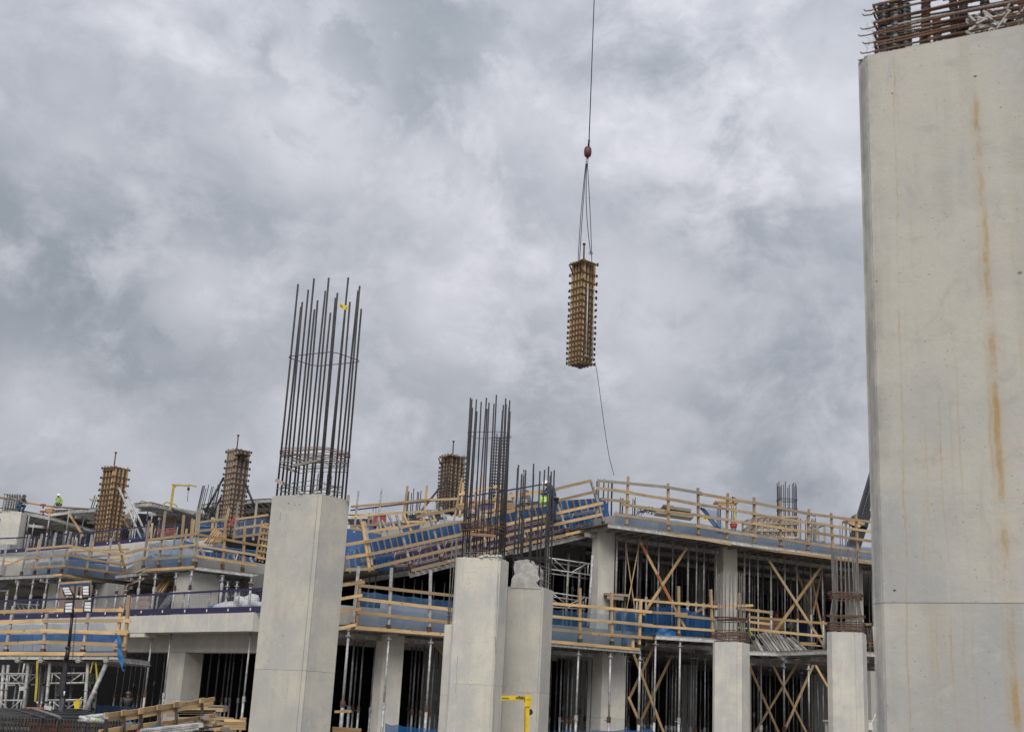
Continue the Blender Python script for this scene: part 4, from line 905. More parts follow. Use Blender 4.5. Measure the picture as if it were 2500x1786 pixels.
# ---- fine cracks, seams and marks on the column faces
def crack(par, pls, d0, r_=.003, m='concrete_dark', name='crack'):
    g = MB()
    for L in pls:
        pts = [Y(x, y, d0(x, y) if callable(d0) else d0) for x, y in L]; q = []
        for a, b in zip(pts, pts[1:]):
            n = max(2, int((b - a).length / .12)); q += [a.lerp(b, i / n) + Vector((ru(-.006, .006), 0, 0)) for i in range(n)]
        g.tube(q + [pts[-1]], r_, 4)
    return g.build(name, m, par, kind='stuff')
def on_face(A, B):
    pl = Plane(A, B); return lambda x, y: pl.on(x, y, -.001).y
fa = on_face(FA[0], FA[1]); random.seed(77)
crack(ma, [[(1211, 1545), (1209.5, 1600), (1206, 1660), (1203, 1786)], [(1216.5, 1400), (1214.5, 1470), (1212, 1545)], [(1117, 1600), (1112, 1690)]], fa, .0035)
crack(ma, [[(1131, 1372), (1131, 1392), (1129, 1420)], [(1135, 1397), (1162, 1396)], [(1142, 1398), (1146, 1420), (1143, 1440)], [(1140, 1410), (1160, 1414)], [(1138, 1425), (1155, 1421)], [(1128, 1440), (1132, 1452), (1140, 1460)], [(1199, 1368), (1199, 1422)]], fa, .0016)
crack(ma, [[(1210.5, 1555), (1210, 1578)], [(1211, 1582), (1210.6, 1592)]], fa, .009)
g = MB()
for _ in range(46): x, y = ru(1094, 1212), ru(1372, 1786); x -= (y - 1372) * .06 * 0; q = Y(x, y, fa(x, y)); s_ = ru(.004, .011); g.rock(q, s_, fl=.8)
g.build('air_holes', 'concrete_dark', ma, kind='stuff')
pb_ = on_face(FB[0], FB[1]); g = MB()
for _ in range(30): x, y = ru(1243, 1312), ru(1445, 1786); q = Y(x, y, pb_(x, y)); g.rock(q, ru(.004, .010), fl=.8)
g.build('air_holes', 'concrete_dark', mb_, kind='stuff')
fl_ = on_face(Z(660, 1210, lc.location.z + 5.5), Z(783, 1205, lc.location.z + 5.5)); g = MB()
for _ in range(40): y = ru(1225, 1786); x = ru(670, 765) - (y - 1210) * .08; q = Y(x, y, fl_(x, y)); g.rock(q, ru(.003, .008), fl=.8)
for x, y in ((706, 1229), (704, 1228), (720, 1232), (731, 1231), (691, 1550), (722, 1358)): g.rock(Y(x, y, fl_(x, y)), .012)
g.build('air_holes', 'concrete_dark', lc, kind='stuff')
crack(lc, [[(685, 1249), (683.5, 1268)]], fl_, .004)
# ================================================================== COLUMN FORMS (timber boxes with steel yokes)
random.seed(31)
def yokes_z(H, n=17): return [H * (1 - (i / (n - 1)) ** .78 * .965) - .12 for i in range(n)]
def column_form(label, base, H, w, yaw, platform=True, post=True, m='timber_form', bottom=True):
    t = thing('column_form', label, 'column formwork', base, 'timber column forms with steel yokes'); Mz = Matrix.Rotation(yaw, 4, 'Z'); b = Vector(base)
    def P(x, y, z): return b + Mz @ Vector((x, y, z))
    h = w / 2
    for i in range(4):
        R4 = Matrix.Rotation(i * pi / 2, 4, 'Z')
        def Q(x, y, z): return b + Mz @ (R4 @ Vector((x, y, z)))
        beam(t, 'panel', Q(0, -h + .02, .02), Q(0, -h + .02, H - .05), w - .06, .03, 'ply_dark', upv=(Mz @ R4 @ Vector((0, 1, 0))))
        for k in range(4):
            x = -h + .06 + (w - .12) * k / 3 + ru(-.02, .02); beam(t, 'stud', Q(x, -h - .035, ru(-.03, .02)), Q(x, -h - .035, H + ru(-.05, .07)), .10 if k in (0, 3) else .095, .09, m, upv=(Mz @ R4 @ Vector((0, 1, 0))))
    o = h + .105; e = h + .15
    for k, z in enumerate(yokes_z(H)):
        g = MB()
        for i in range(4):
            R4 = Matrix.Rotation(i * pi / 2, 4, 'Z'); f = lambda x, y, zz_: b + Mz @ (R4 @ Vector((x, y, zz_)))
            dz = (.03 if i % 2 else -.03) + ru(-.025, .025); e = h + .14 + ru(-.03, .03)
            for s_ in (-.024, .024): g.bar(f(-e, -o, z + dz + s_), f(e, -o, z + dz + s_), .035, .016)
            for sx_ in (-e + .04, e - .04): g.bar(f(sx_, -o - .05, z + dz), f(sx_, -o + .05, z + dz), .03, .11)
        g.build('yoke', 'rust_steel', t)
    if platform:
        g = MB()
        for k in range(3): g.bar(P(-h - .33, -h + .05 + k * .3, H - .22), P(-h - .06, -h + .05 + k * .3, H - .22), .28, .05, upv=(0, 0, 1))
        g.build('platform', 'timber_form', t)
        for y in (-h + .05, h - .1): beam(t, 'bracket', P(-h - .38, y, H - .26), P(-h + .0, y, H - .85), .06, .06, 'rust_steel')
        beam(t, 'bracket', P(-.1, -h - .3, H - .24), P(.02, -h - .1, H - .9), .05, .05, 'rust_steel')
        beam(t, 'platform_board', P(-h - .4, -h - .16, H - .2), P(.12, -h - .2, H - .2), .3, .04, m)
    if post: rod(t, 'lifting_post', P(-.12, -.1, H - .4), P(-.14, -.1, H + .98), .045, 'rust_steel', 8); rod(t, 'post_cap', P(-.14, -.1, H + .98), P(-.14, -.1, H + 1.06), .085, 'rust_steel', 8)
    return t, P
# the hanging one
DH = 64
hb = Y(1417, 883, DH); Hh = hz((hb.x, hb.y), 630) - hb.z
hf, P_ = column_form('timber column form hanging in mid air from the crane hook', (hb.x + .04, hb.y + .7, hb.z), Hh, .84, radians(41))
for xx, tx in ((-.31, -.27), (.18, .20)):
    rod(hf, 'folded_brace', P_(xx, -.46 - .22, Hh * .75), P_(tx, -.46 - .24, .35), .035, 'galv_light'); rod(hf, 'brace_foot', P_(tx - .12, -.72, .34), P_(tx + .12, -.72, .34), .03, 'galv_light')
MB().prism([P_(-.4, -.4, 0), P_(.4, -.4, 0), P_(.4, .4, 0), P_(-.4, .4, 0)], hb.z + .01, hb.z + .03).build('underside', 'black', hf)
# hook, line and chains
hk = Y(1435, 371, DH + .7); t = thing('crane_hook', 'dark red overhaul ball and hook on the thin crane line', 'crane hook', hk, None)
ms = 1 / 47.0
g = MB(); pts = [Vector(hk) + RT * 0 + Vector((0, 0, z)) for z in (.33, .32, .28, .2, .08, -.08, -.2, -.28, -.32, -.33)]
g.tube(pts, 1, 20, rr=[.02, .09, .15, .195, .212, .212, .195, .15, .09, .02]); g.build('ball', 'ball_red', t, smooth=True)
rod(t, 'socket', hk + Vector((.03, 0, .32)), hk + Vector((.05, 0, .74)), .058, 'steel_dark'); rod(t, 'swivel', hk + Vector((0, 0, -.32)), hk + Vector((-.01, 0, -.42)), .06, 'ball_red')
g = MB(); c = hk + Vector((-.02, 0, -.50)); g.tube([c + Vector((cos(a) * .055, 0, sin(a) * .1)) for a in [i * pi / 6 for i in range(12)]], .016, 6, closed=True).build('master_link', 'steel_dark', t)
g = MB(); c = hk + Vector((-.03, 0, -.66)); g.tube([c + Vector((cos(a) * .05, 0, sin(a) * .07)) for a in [i * pi / 6 for i in range(12)]], .02, 6, closed=True); g.bar(c + Vector((-.07, 0, -.1)), c + Vector((.07, 0, -.1)), .08, .07); g.build('shackle', 'steel_dark', t)
cu = bpy.data.curves.new('lettering', 'FONT'); cu.body = 'CROSBY'; cu.size = .085; cu.align_x = 'CENTER'; cu.extrude = .002; o = bpy.data.objects.new('tmp', cu); COL.objects.link(o)
dg = bpy.context.evaluated_depsgraph_get(); me = bpy.data.meshes.new_from_object(o.evaluated_get(dg)); bpy.data.objects.remove(o); me.materials.clear(); me.materials.append(MAT['print_pale'])
ang = 0
for vx in me.vertices:                                 # wrapped round the ball
    a = vx.co.x / .212 * .9; zz_ = vx.co.y; vx.co = Vector((sin(a) * .216, -cos(a) * .216 - vx.co.z, zz_ + .03))
link('lettering', me, t, Matrix.Translation(hk))
top = Y(1452, -40, DH + .7); t = thing('crane_line', 'thin dark crane line running up out of the top of the picture', 'cable', top); rod(t, 'wire_rope', hk + Vector((.05, 0, .72)), top, .028, 'lashing', 6)
t = thing('sling', 'long slings from the hook down to the hanging form', 'sling', hk + Vector((-.03, 0, -.78))); s0 = hk + Vector((-.04, 0, -.76))
for k, (x, y, d, bow) in enumerate(((1411, 646, -.3, -.05), (1414.5, 642, .3, -.02), (1442, 619, .0, -.13), (1445, 644, .1, .03))):
    e_ = Y(x, y, DH + .7 + d); st = s0 + Vector((-.05 + .033 * k, 0, 0)); g = MB(); g.tube([st.lerp(e_, f / 14) + Vector((bow * sin(pi * f / 14), 0, 0)) for f in range(15)], .021, 6); g.build('chain', 'lashing', t)
c = Y(1442, 618, DH + .7); MB().tube([c + Vector((cos(a) * .10, 0, sin(a) * .07)) for a in [i * pi / 5 for i in range(10)]], .02, 5, closed=True).build('hook', 'steel_dark', t)
t = thing('tag_line', 'thin rope trailing from the bottom of the hanging form', 'rope', Y(1454, 888, DH)); g = MB(); g.tube([Y(x, y, DH) for x, y in ((1453, 884), (1457, 905), (1462, 940), (1468, 985), (1474, 1030), (1481, 1078), (1488, 1118), (1496, 1148), (1499, 1160))], .016, 5); g.build('rope', 'steel_dark', t)
# the standing ones
def standing(label, xb, yb, yt, d, w, yaw, **k):
    q = Y(xb, yb, d); H = hz((q.x, q.y), yt) - q.z; return column_form(label, q, H, w, yaw, **k), q, H
(f1, P1), q1, H1 = standing('standing timber column form left of the yellow roof davit, with two pale braces', 256, 1345, 1141, 83.5, 1.08, radians(-35), platform=False)
beam(f1, 'platform', P1(-.5, -.62, H1 - .3), P1(.55, -.62, H1 - .3), .16, .08, 'rust_steel')
for x1, y1, x0, y0 in ((290, 1190, 352, 1330), (306, 1192, 355, 1300)): rod(f1, 'brace', Y(x1, y1, 82.6), Y(x0, y0, 81.6), .075, 'galv_light')
(f2, P2), q2, H2 = standing('standing timber column form between the dark raking braces, next to the tall left column', 560, 1312, 1099, 82, 1.0, radians(-47), m='timber_old', platform=False)
for x1, y1, x0, y0 in ((546, 1165, 500, 1250), (540, 1213, 512, 1262), (599, 1180, 624, 1242)): rod(f2, 'brace', Y(x1, y1, 81.5), Y(x0, y0, 81), .075, 'steel_dark')
beam(f2, 'platform', P2(.45, -.2, H2 - .45), P2(1.25, -.2, H2 - .45), .8, .06, 'rust_steel'); beam(f2, 'bracket', P2(1.2, -.3, H2 - .5), P2(.6, -.3, H2 - 1.0), .06, .06, 'rust_steel')
(f3, P3), q3, H3 = standing('standing timber column form behind the tall bars of the middle columns', 1098, 1252, 1112, 88, 1.15, radians(38), m='timber_old')
for x1, y1, x0, y0 in ((1092, 1167, 1016, 1262),): rod(f3, 'brace', Y(x1, y1, 86.5), Y(x0, y0, 82), .075, 'steel_dark')

# ================================================================== GUARDRAILS
random.seed(41)
# lower deck, left run (aluminium posts)
guardrail('lower guardrail with pale aluminium posts just right of the tall left column', PF, [(876, 1381, 860, 1531, 'galv_light'), (956, 1385, 948, 1536, 'galv_light'), (1051.5, 1392, 1047.7, 1541, 'galv_light'), (880, 1413, 869, 1532, 'timber', True)],
          [[(878, 1428), (1105, 1453)], [(877, 1461), (1103, 1487)], [(873, 1494), (1098, 1519)], ['timber', 'toe_board', (869, 1533), (1100, 1549)]])
guardrail('short return of the lower guardrail running back behind the tall left column', PG, [], [[(820, 1430), (884, 1421)], [(820, 1462), (878, 1454)], [(820, 1494), (876, 1486)], [(822, 1534), (862, 1526)]])
guardrail('lower guardrail between the middle columns and its two timber end posts', PF, [(1338, 1336, 1332, 1560, 'galv_light'), (1415.6, 1435, 1415.6, 1570), (1493, 1445, 1494, 1575), (1564.5, 1463, 1560, 1583), (1545, 1560, 1545, 1586, 'timber', True)],
          [[(1325, 1470.5), (1585, 1492)], [(1325, 1502), (1500, 1518), (1585, 1525)], [(1325, 1533), (1450, 1545), (1585, 1556)], ['timber', 'toe_board', (1325, 1563), (1556, 1584)]], shoe='shoe_green')
guardrail('guardrail of the setback deck with tall timber posts either side of the dark starter bars', PF, [(1656.7, 1430, 1657, 1556), (1735, 1438, 1739.6, 1557), (1805, 1446, 1811, 1562)],
          [[(1547, 1463), (1742, 1479), (1831, 1478)], [(1500, 1489), (1672, 1498)], [(1648, 1501.5), (1741, 1510)], [(1565, 1526), (1740, 1537)], [(1798, 1484), (1874, 1493)], [(1798, 1514), (1874, 1522)], [(1829, 1505), (2014, 1521)],
           [(1829, 1534), (2004, 1552)], ['timber', 'toe_board', (1600, 1556), (1737, 1566)], ['timber', 'rail', (1775, 1544), (1822, 1545)]], off=.5, h=.10)
tie = thing('guardrail', 'single worn timber rail behind the column beside the huge pillar', 'guardrail', PF.on(2100, 1522, 1.5), 'timber guardrails on the deck edges'); beam(tie, 'rail', PF.on(2096, 1523, 1.5), PF.on(2136, 1523, 1.5), .05, .1, 'timber_form')
# upper deck, long rail
UPX = [(1533.7, 1162, 1529, 1290), (1631, 1179.5, 1632, 1304), (1704, 1190.6, 1705, 1314), (1777, 1203.5, 1773, 1325), (1841, 1213, 1840.6, 1334), (1904.6, 1222, 1906, 1341), (1974.7, 1242, 1971, 1351), (2029, 1252, 2034, 1358), (2089.6, 1254, 2095, 1368)]
def zl(L): return [(1500 + x / 3.497, 1100 + y / 3.497) for x, y in L]
guardrail('long weathered timber guardrail along the upper deck edge at the right', PF, UPX,
          [['timber_grey'] + zl([(-140, 250), (450, 310), (720, 362)]), zl([(720, 364), (1193, 447), (1420, 490)]), zl([(1420, 490), (1700, 545), (2230, 612)]),
           ['timber_worn'] + zl([(-150, 318), (130, 352)]), zl([(90, 355), (460, 412), (713, 458)]), zl([(713, 458), (968, 497), (1193, 537), (1415, 582)]), zl([(1415, 582), (1660, 612), (1850, 640), (2230, 695)]),
           zl([(-110, 408), (110, 435)]), zl([(60, 455), (450, 515), (713, 552)]), zl([(713, 552), (1193, 622), (1415, 658)]), zl([(1415, 660), (1660, 692), (2230, 778)]),
           zl([(0, 540), (450, 605)]), zl([(440, 612), (713, 645), (968, 690), (1193, 722)]), zl([(1193, 722), (1415, 752), (1660, 792), (2230, 868)]),
           ['timber_form', 'toe_board'] + zl([(-20, 640), (450, 704), (968, 792), (1415, 858), (2230, 965)])], off=.02, m='timber_worn', pm='timber_worn')
# second saw-tooth deck, left side and right side
PM1 = Plane(Z(344, 1399, 7.0), Z(470, 1390, 7.0)); PM2 = Plane(Z(470, 1390, 7.0), Z(617, 1408, 7.0))
PL1 = Plane(Z(50, 1418, 7.0), Z(145, 1408, 7.0)); PL2 = Plane(Z(145, 1408, 7.0), Z(290, 1427, 7.0))
guardrail('timber guardrail on the near left side of the second saw-tooth deck', PM1, [(364.6, 1270, 349, 1389, 'timber_grey'), (404, 1246.6, 386, 1386, 'timber_grey'), (449, 1256.5, 438, 1381), (483.5, 1239.5, 472.5, 1379, 'timber_grey')],
          [[(362, 1317), (478, 1303)], [(360, 1343), (474, 1329.5)], ['timber_grey', (355, 1367), (471, 1356)], ['timber', 'toe_board', (354, 1391), (470, 1384)]])
guardrail('timber guardrail on the right side of the second saw-tooth deck, over the dark blue panels', PM2, [(487.5, 1241, 477, 1380, 'timber_grey'), (552, 1262, 543, 1385), (597.6, 1285, 592, 1393)],
          [['timber_form', (487, 1304), (632, 1331)], [(485, 1330), (626, 1355)], [(480, 1356), (620, 1379)]])
guardrail('back guardrail behind the second saw-tooth deck, in front of the dark netting', PM2, [(582, 1224, 570, 1317, 'timber_grey'), (626.7, 1227, 618, 1318, 'timber_grey'), (533, 1235, 524, 1300, 'timber_grey'), (559, 1240, 553, 1270), (470, 1265, 465, 1320), (519, 1262, 517, 1320)],
          [[(487, 1273), (552, 1266)], [(578, 1266), (650, 1257)], [(485, 1295.5), (548, 1289)], [(574, 1290), (650, 1279)], [(484, 1317), (530, 1313)], [(570, 1311), (640, 1302)]], off=5.5, shoe=None)
guardrail('guardrail with pale aluminium posts on the near side of the left saw-tooth deck', PL1, [(72.5, 1304, 52, 1402, 'galv_light'), (103, 1302, 84, 1400, 'galv_light'), (137, 1299, 118, 1397, 'galv_light'), (173, 1297, 149.5, 1396, 'galv_light'), (15, 1335, 1, 1411, 'galv_light')],
          [[(69, 1339), (170, 1332)], [(63, 1363.5), (166, 1354)], [(60, 1387), (157, 1380)], ['timber', 'toe_board', (53, 1410), (148, 1402)]])
guardrail('guardrail on the falling side of the left saw-tooth deck, ending in an orange timber', PL2, [(225, 1304, 210, 1399, 'galv_light'), (272, 1313, 259, 1406, 'galv_light'), (290, 1323, 313, 1423, 'timber', True)],
          [[(170, 1332), (296, 1352)], [(165, 1354), (302, 1379)], [(157, 1380), (306, 1401)], ['timber', 'toe_board', (149, 1402), (309, 1424)]])
PX1 = Plane(Z(309, 1424, 7.0), Z(345, 1399, 7.0))
guardrail('short guardrail linking the two saw-tooth decks at a slant', PX1, [], [[(300, 1352), (360, 1338)], [(303, 1380), (356, 1362)], [(308, 1405), (352, 1388)], [(311, 1427), (350, 1412)]])
guardrail('guardrail at the left picture edge with a slanted grey post', PL1, [(8, 1384, 20, 1431, 'timber_grey', True)], [[(-20, 1366), (60, 1375)], [(0, 1385), (60, 1362)], [(-20, 1404), (60, 1386)], [(10, 1411), (52, 1398)]], off=1.5)
guardrail('back rails behind the near side of the left saw-tooth deck', PL1, [(96, 1315, 84, 1380), (178, 1310, 172, 1372, 'timber_grey')], [[(60, 1352), (176, 1343)], [(64, 1378), (172, 1366)], [(20, 1392), (96, 1366)]], off=3.2, shoe=None, w=.07)
guardrail('back rails behind the falling side of the left saw-tooth deck', PL2, [(228, 1320, 218, 1392), (188, 1312, 182, 1380, 'galv_light'), (300, 1345, 290, 1402)], [[(176, 1346), (310, 1340)], [(180, 1372), (312, 1362)], ['timber_grey', (200, 1362), (290, 1352)]], off=3.4, shoe=None, w=.07)
guardrail('back rails behind the left side of the second saw-tooth deck', PM1, [(372, 1276, 366, 1345), (456, 1290, 450, 1335), (474, 1268, 468, 1332), (428, 1300, 420, 1370, 'timber_grey')], [[(366, 1330), (470, 1340)], [(362, 1360), (440, 1352)], [(350, 1376), (450, 1362)]], off=2.6, shoe=None, w=.07)
t = thing('timber_ladder', 'leaning frame of new timber with rungs against the left side of the tall column', 'ladder', PM2.on(625, 1366, 1.0))
for x1, y1, x0, y0 in ((640, 1270, 624, 1366), (648, 1275, 633, 1370), (655, 1283, 640, 1372)): beam(t, 'upright', PM2.on(x1, y1, 1.0), PM2.on(x0, y0, 1.0), .06, .09, 'timber', upv=PM2.v)
for k in range(6): beam(t, 'rung', PM2.on(640 - k * 2.6, 1284 + k * 15, .92), PM2.on(660 - k * 2.6, 1288 + k * 15, .92), .05, .09, 'timber')
# far rails upper middle, timber and aluminium posts
PFAR = Plane(Y(860, 1300, 60), Y(1120, 1270, 62))
guardrail('far guardrail on the roof behind the ramp, mixed aluminium and timber posts', PFAR, [(875.5, 1198, 864, 1300, 'galv_light'), (932, 1192, 921, 1294, 'galv_light'), (995, 1186, 982, 1284), (1042.6, 1184.7, 1033, 1281), (902, 1252, 896, 1305)],
          [[(858, 1237), (927, 1230)], [(920, 1231), (986, 1225), (1045, 1219)], [(1040, 1220), (1116, 1217)], [(857, 1261), (966, 1251)], [(960, 1252), (1064, 1246)], [(856, 1284.5), (985, 1273), (1034, 1273)], [(856, 1288), (900, 1296), (932, 1302)]], shoe=None)
guardrail('far guardrail on the roof between the middle bars and the workers', Plane(Y(1110, 1260, 58), Y(1230, 1240, 58)), [(1177, 1154, 1168, 1240), (1164, 1172, 1158, 1240, 'timber_grey'), (1222, 1143, 1207, 1252), (1128, 1165, 1108, 1272), (1131, 1178, 1122, 1262)],
          [[(1122, 1206), (1218, 1186)], [(1118, 1231), (1220, 1218)], [(1118, 1258), (1216, 1243)]], shoe=None)
# lower left platform
PP = Plane(Y(0, 1602, 42), Y(290, 1603, 41.2))
gl_ = guardrail('bottom left guardrail with three long white posts in front of the blue netting', PP, [(33.5, 1478, 13, 1596, 'galv_light'), (116, 1484, 104.5, 1596, 'galv_light'), (217, 1494, 201, 1597, 'galv_light'), (295, 1482, 284, 1597), (315.5, 1452, 303, 1600)],
          [[(-20, 1492), (130, 1490)], [(120, 1490), (294, 1488)], [(-20, 1518.5), (110, 1515)], [(105, 1515.5), (292, 1514)], [(-20, 1543), (105, 1539)], [(100, 1539), (302, 1545)], [(-20, 1570), (100, 1567)], [(95, 1567), (297, 1573)],
           ['timber', 'toe_board', (-20, 1595), (200, 1595)], [(205, 1595), (286, 1596)], [(286, 1509), (310, 1514)], [(283, 1541), (306, 1541)], [(280, 1568), (296, 1572)]], h=.11, off=0)
pd_ = thing('formwork_deck', 'white beam platform on the grey shoring tower at the bottom left', 'formwork', PP.on(0, 1602), 'formwork decks on props')
for a_, b_ in ((-20, 100), (101, 200), (201, 292)): e_ = beam(pd_, 'edge_beam', PP.on(a_, 1602), PP.on(b_, 1602.5), .08, .17, 'alu_white'); beam(e_, 'flange', PP.on(a_, 1598.6, -.05), PP.on(b_, 1599, -.05), .02, .02, 'alu')
for x in (42, 98, 190, 258): beam(pd_, 'cross_beam', PP.on(x, 1609, -.1), PP.on(x, 1609, -.1) + PP.v * 3, .12, .2, 'alu'); beam(pd_, 'beam_flange', PP.on(x, 1612, -.12), PP.on(x, 1612, -.12) + PP.v * 3, .2, .02, 'alu_white')
a_, b_ = PP.on(-20, 1600), PP.on(250, 1600); MB().add([a_, b_, b_ + PP.v * 3, a_ + PP.v * 3] + [p + Vector((0, 0, .03)) for p in (a_, b_, b_ + PP.v * 3, a_ + PP.v * 3)], [(3, 2, 1, 0), (4, 5, 6, 7), (0, 1, 5, 4), (1, 2, 6, 5), (2, 3, 7, 6), (3, 0, 4, 7)]).build('plywood', 'ply_dark', pd_)
bw = thing('blue_formwork_wall', 'dark blue shuttering wall behind the bottom left guardrail', 'formwork', PP.on(0, 1596, 3.5))
for i, (a_, b_) in enumerate(((-30, 26), (27, 57), (58, 80), (81, 120), (121, 170), (171, 225), (226, 284))):
    for y0, y1, mm in ((1548, 1571, 'form_blue'), (1572, 1588, 'concrete_grey'), (1589, 1597, 'form_blue')):
        beam(bw, 'panel', PP.on(a_, (y0 + y1) / 2, 3.5), PP.on(b_, (y0 + y1) / 2, 3.5), .05, (y1 - y0) / 68, mm)

# ================================================================== EDGE BARRIERS
mesh_barrier('purple mesh edge barrier standing on the pale edge beam of the left wing', PG, [(-20, 1467), (160, 1461), (320, 1453), (480, 1445), (640, 1436)], [(-20, 1513), (160, 1508), (320, 1500.5), (480, 1498), (640, 1494)],
             [(x + 9, yt, x, yb) for x, yt, yb in ((30, 1466, 1512), (84, 1461, 1511), (137, 1459, 1510), (196, 1456, 1508), (254, 1454, 1506), (316, 1450, 1503), (378, 1447, 1503), (442, 1446, 1501), (506, 1442, 1499), (577, 1437, 1496))], off=.1)
PB = Plane(Y(0, 1340, 79.6), Y(345, 1320, 76.8))
mesh_barrier('far purple mesh edge barrier on the white ramp wall, behind the left aluminium posts', PB, [(-20, 1315), (100, 1309), (200, 1300), (352, 1285), (440, 1279), (500, 1272)], [(-20, 1352), (60, 1347), (180, 1337), (345, 1322), (430, 1316), (500, 1311)],
             [(42, 1311, 35, 1348), (86, 1309, 80, 1345), (187, 1302, 179, 1337), (233, 1299, 225, 1333), (279, 1295, 272, 1328), (326, 1292, 321, 1325), (380, 1287, 373, 1320), (434, 1284, 430, 1316)], step=.15)
PB2 = Plane(Y(860, 1290, 66), Y(1110, 1270, 66))
mesh_barrier('far purple mesh edge barrier on the skyline right of the tall left column', PB2, [(856, 1245), (985, 1229.5), (1090, 1218)], [(856, 1305), (985, 1285), (1090, 1270)], [(918, 1234, 916, 1300), (911, 1240, 910, 1285), (1064, 1221, 1062, 1275)], step=.1)
PB3 = Plane(Y(1110, 1240, 66), Y(1345, 1200, 66))
mesh_barrier('far purple mesh edge barrier behind the two workers in yellow vests', PB3, [(1110, 1216), (1230, 1198), (1345, 1178)], [(1110, 1260), (1230, 1246), (1345, 1228)], [(1267, 1190, 1266, 1245), (1180, 1203, 1180, 1255)], step=.1)
mesh_barrier('dark purple mesh barrier behind the back guardrail next to the tall left column', PM2, [(575, 1268), (655, 1262)], [(575, 1322), (655, 1315)], [(598, 1268, 596, 1320)], off=6.5, step=.1)
# ================================================================== THE SLOPING RAMP FORM
random.seed(51)
RT3 = 2.2                                               # metres behind the front line of the right wing
rf = thing('ramp_form', 'sloping blue and purple shuttering of the ramp edge rising to the upper deck', 'formwork', PF.on(905, 1398, RT3 + 1.0))
def lerp2(L, x):
    for (x0, y0), (x1, y1) in zip(L, L[1:]):
        if x <= x1: return y0 + (y1 - y0) * (x - x0) / (x1 - x0)
    return L[-1][1]
BOT = [(846, 1400), (905, 1394), (1004, 1392), (1097, 1368), (1250, 1335), (1385, 1303), (1480, 1281)]
TOPL = [(846, 1345), (897, 1322), (1010, 1296), (1120, 1276), (1250, 1246), (1345, 1232), (1352, 1222), (1445, 1216), (1475, 1214)]
MIDL = [(846, 1363), (905, 1352), (1120, 1304), (1250, 1277), (1380, 1248), (1480, 1229)]
x = 852.0; k = 0; sl_ = -.31
while x < 1474:
    w_ = 15.4
    def cr(x, y, t=RT3 + 1): return PF.on(x, y, t)
    yb0, yb1 = lerp2(BOT, x), lerp2(BOT, x + w_); ym0, ym1 = lerp2(MIDL, x - 7), lerp2(MIDL, x - 7 + w_); yt0, yt1 = lerp2(TOPL, x - 14), lerp2(TOPL, x - 14 + w_)
    lx = 9 if x > 880 else 3
    for (xa, ya, xb, yb, xc, yc, xd, yd, mm) in ((x + lx, yb0, x + w_ + lx - .5, yb1, x + w_ - .5, ym1, x, ym0, 'form_blue' if (x > 1345 or x < 905) else 'form_purple'), (x, ym0, x + w_ - .5, ym1, x + w_ - lx - .5, yt1, x - lx, yt0, 'form_blue')):
        q = [cr(xa, ya), cr(xb, yb), cr(xc, yc), cr(xd, yd)]
        MB().add(q + [p + PF.v * .03 for p in q], [(0, 1, 2, 3), (7, 6, 5, 4), (0, 4, 5, 1), (1, 5, 6, 2), (2, 6, 7, 3), (3, 7, 4, 0)]).build('panel', mm, rf)
    st = beam(rf, 'stud', cr(x + lx, yb0, RT3 + .93), cr(x - lx, yt0, RT3 + .93), .035, .10, 'timber_grey' if k % 3 else 'timber_old', upv=PF.v)
    x += w_; k += 1
for dy, L in ((17, MIDL), (-15, BOT)):          # steel walers in pairs
    for s_ in (0, 4.0):
        P = [PF.on(x, lerp2(L, x) + dy * (.55 if L is MIDL else 1) + s_, RT3 + .80) for x in range(880, 1475, 54)]
        for a, b in zip(P, P[1:]): beam(rf, 'waler', a, b, .05, .032, 'timber_old')
for x in range(955, 1470, 62):                                              # bright wedge clamps on the walers
    for L, dy in ((MIDL, 12), (BOT, -18)):
        q = PF.on(x + (8 if dy > 0 else 0), lerp2(L, x) + dy, RT3 + .72); g = MB(); g.bar(q + Vector((0, 0, -.09)), q + Vector((.05, 0, .1)), .03, .03); g.bar(q + Vector((-.07, 0, -.08)), q + Vector((.03, 0, -.09)), .03, .03); g.build('wedge_clamp', 'galv_light', rf)
# loose tie bars hanging as little V shapes / blue strands at the top end
g = MB()
for k in range(34):
    x = 1362 + (k % 17) * 5.6 + ru(-2, 2); y = lerp2(BOT, x) - ru(15, 55); q = PF.on(x, y, RT3 + .7); g.tube([q, q + Vector((ru(-.1, .35), ru(-.03, .03), -ru(.2, .55)))], .013, 5)
g.build('loose_straps', 'tarp_blue', rf, kind='stuff')
# concrete and deck of the ramp itself
def ramp_pts(L, xs, dy=0, t=RT3 + 1.06): return [PF.on(x, lerp2(L, x) + dy, t) for x in xs]
xs = [846, 905, 1004, 1120, 1250, 1385, 1478]
rs_ = thing('ramp', 'sloping concrete ramp slab behind the blue shuttering', 'ramp', PF.on(846, 1398, 3.3))
A_ = ramp_pts(BOT, xs, -6); g = MB(); vs = []
for p in A_:
    vs += [p, p + PF.v * 13, p + PF.v * 13 + Vector((0, 0, .6)), p + Vector((0, 0, .6))]
fs = [(0, 1, 2, 3), tuple(range(len(vs) - 1, len(vs) - 5, -1))]
for i in range(len(A_) - 1): o_ = i * 4; fs += [(o_ + j, o_ + (j + 1) % 4, o_ + 4 + (j + 1) % 4, o_ + 4 + j) for j in range(4)]
g.add(vs, fs).build('slab', 'concrete_dark', rs_)
for a_, b_ in zip(A_, A_[1:]):
    q = [a_ + PF.v * 12, b_ + PF.v * 12]; q = q + [Vector((p.x, p.y, 5.03)) for p in reversed(q)]; MB().add(q + [p + PF.v * .2 for p in q], [(0, 1, 2, 3), (7, 6, 5, 4), (0, 4, 5, 1), (2, 6, 7, 3)]).build('ramp_shade_wall', 'shade_black', rs_)  # added wall under the ramp, coloured near-black as painted shade
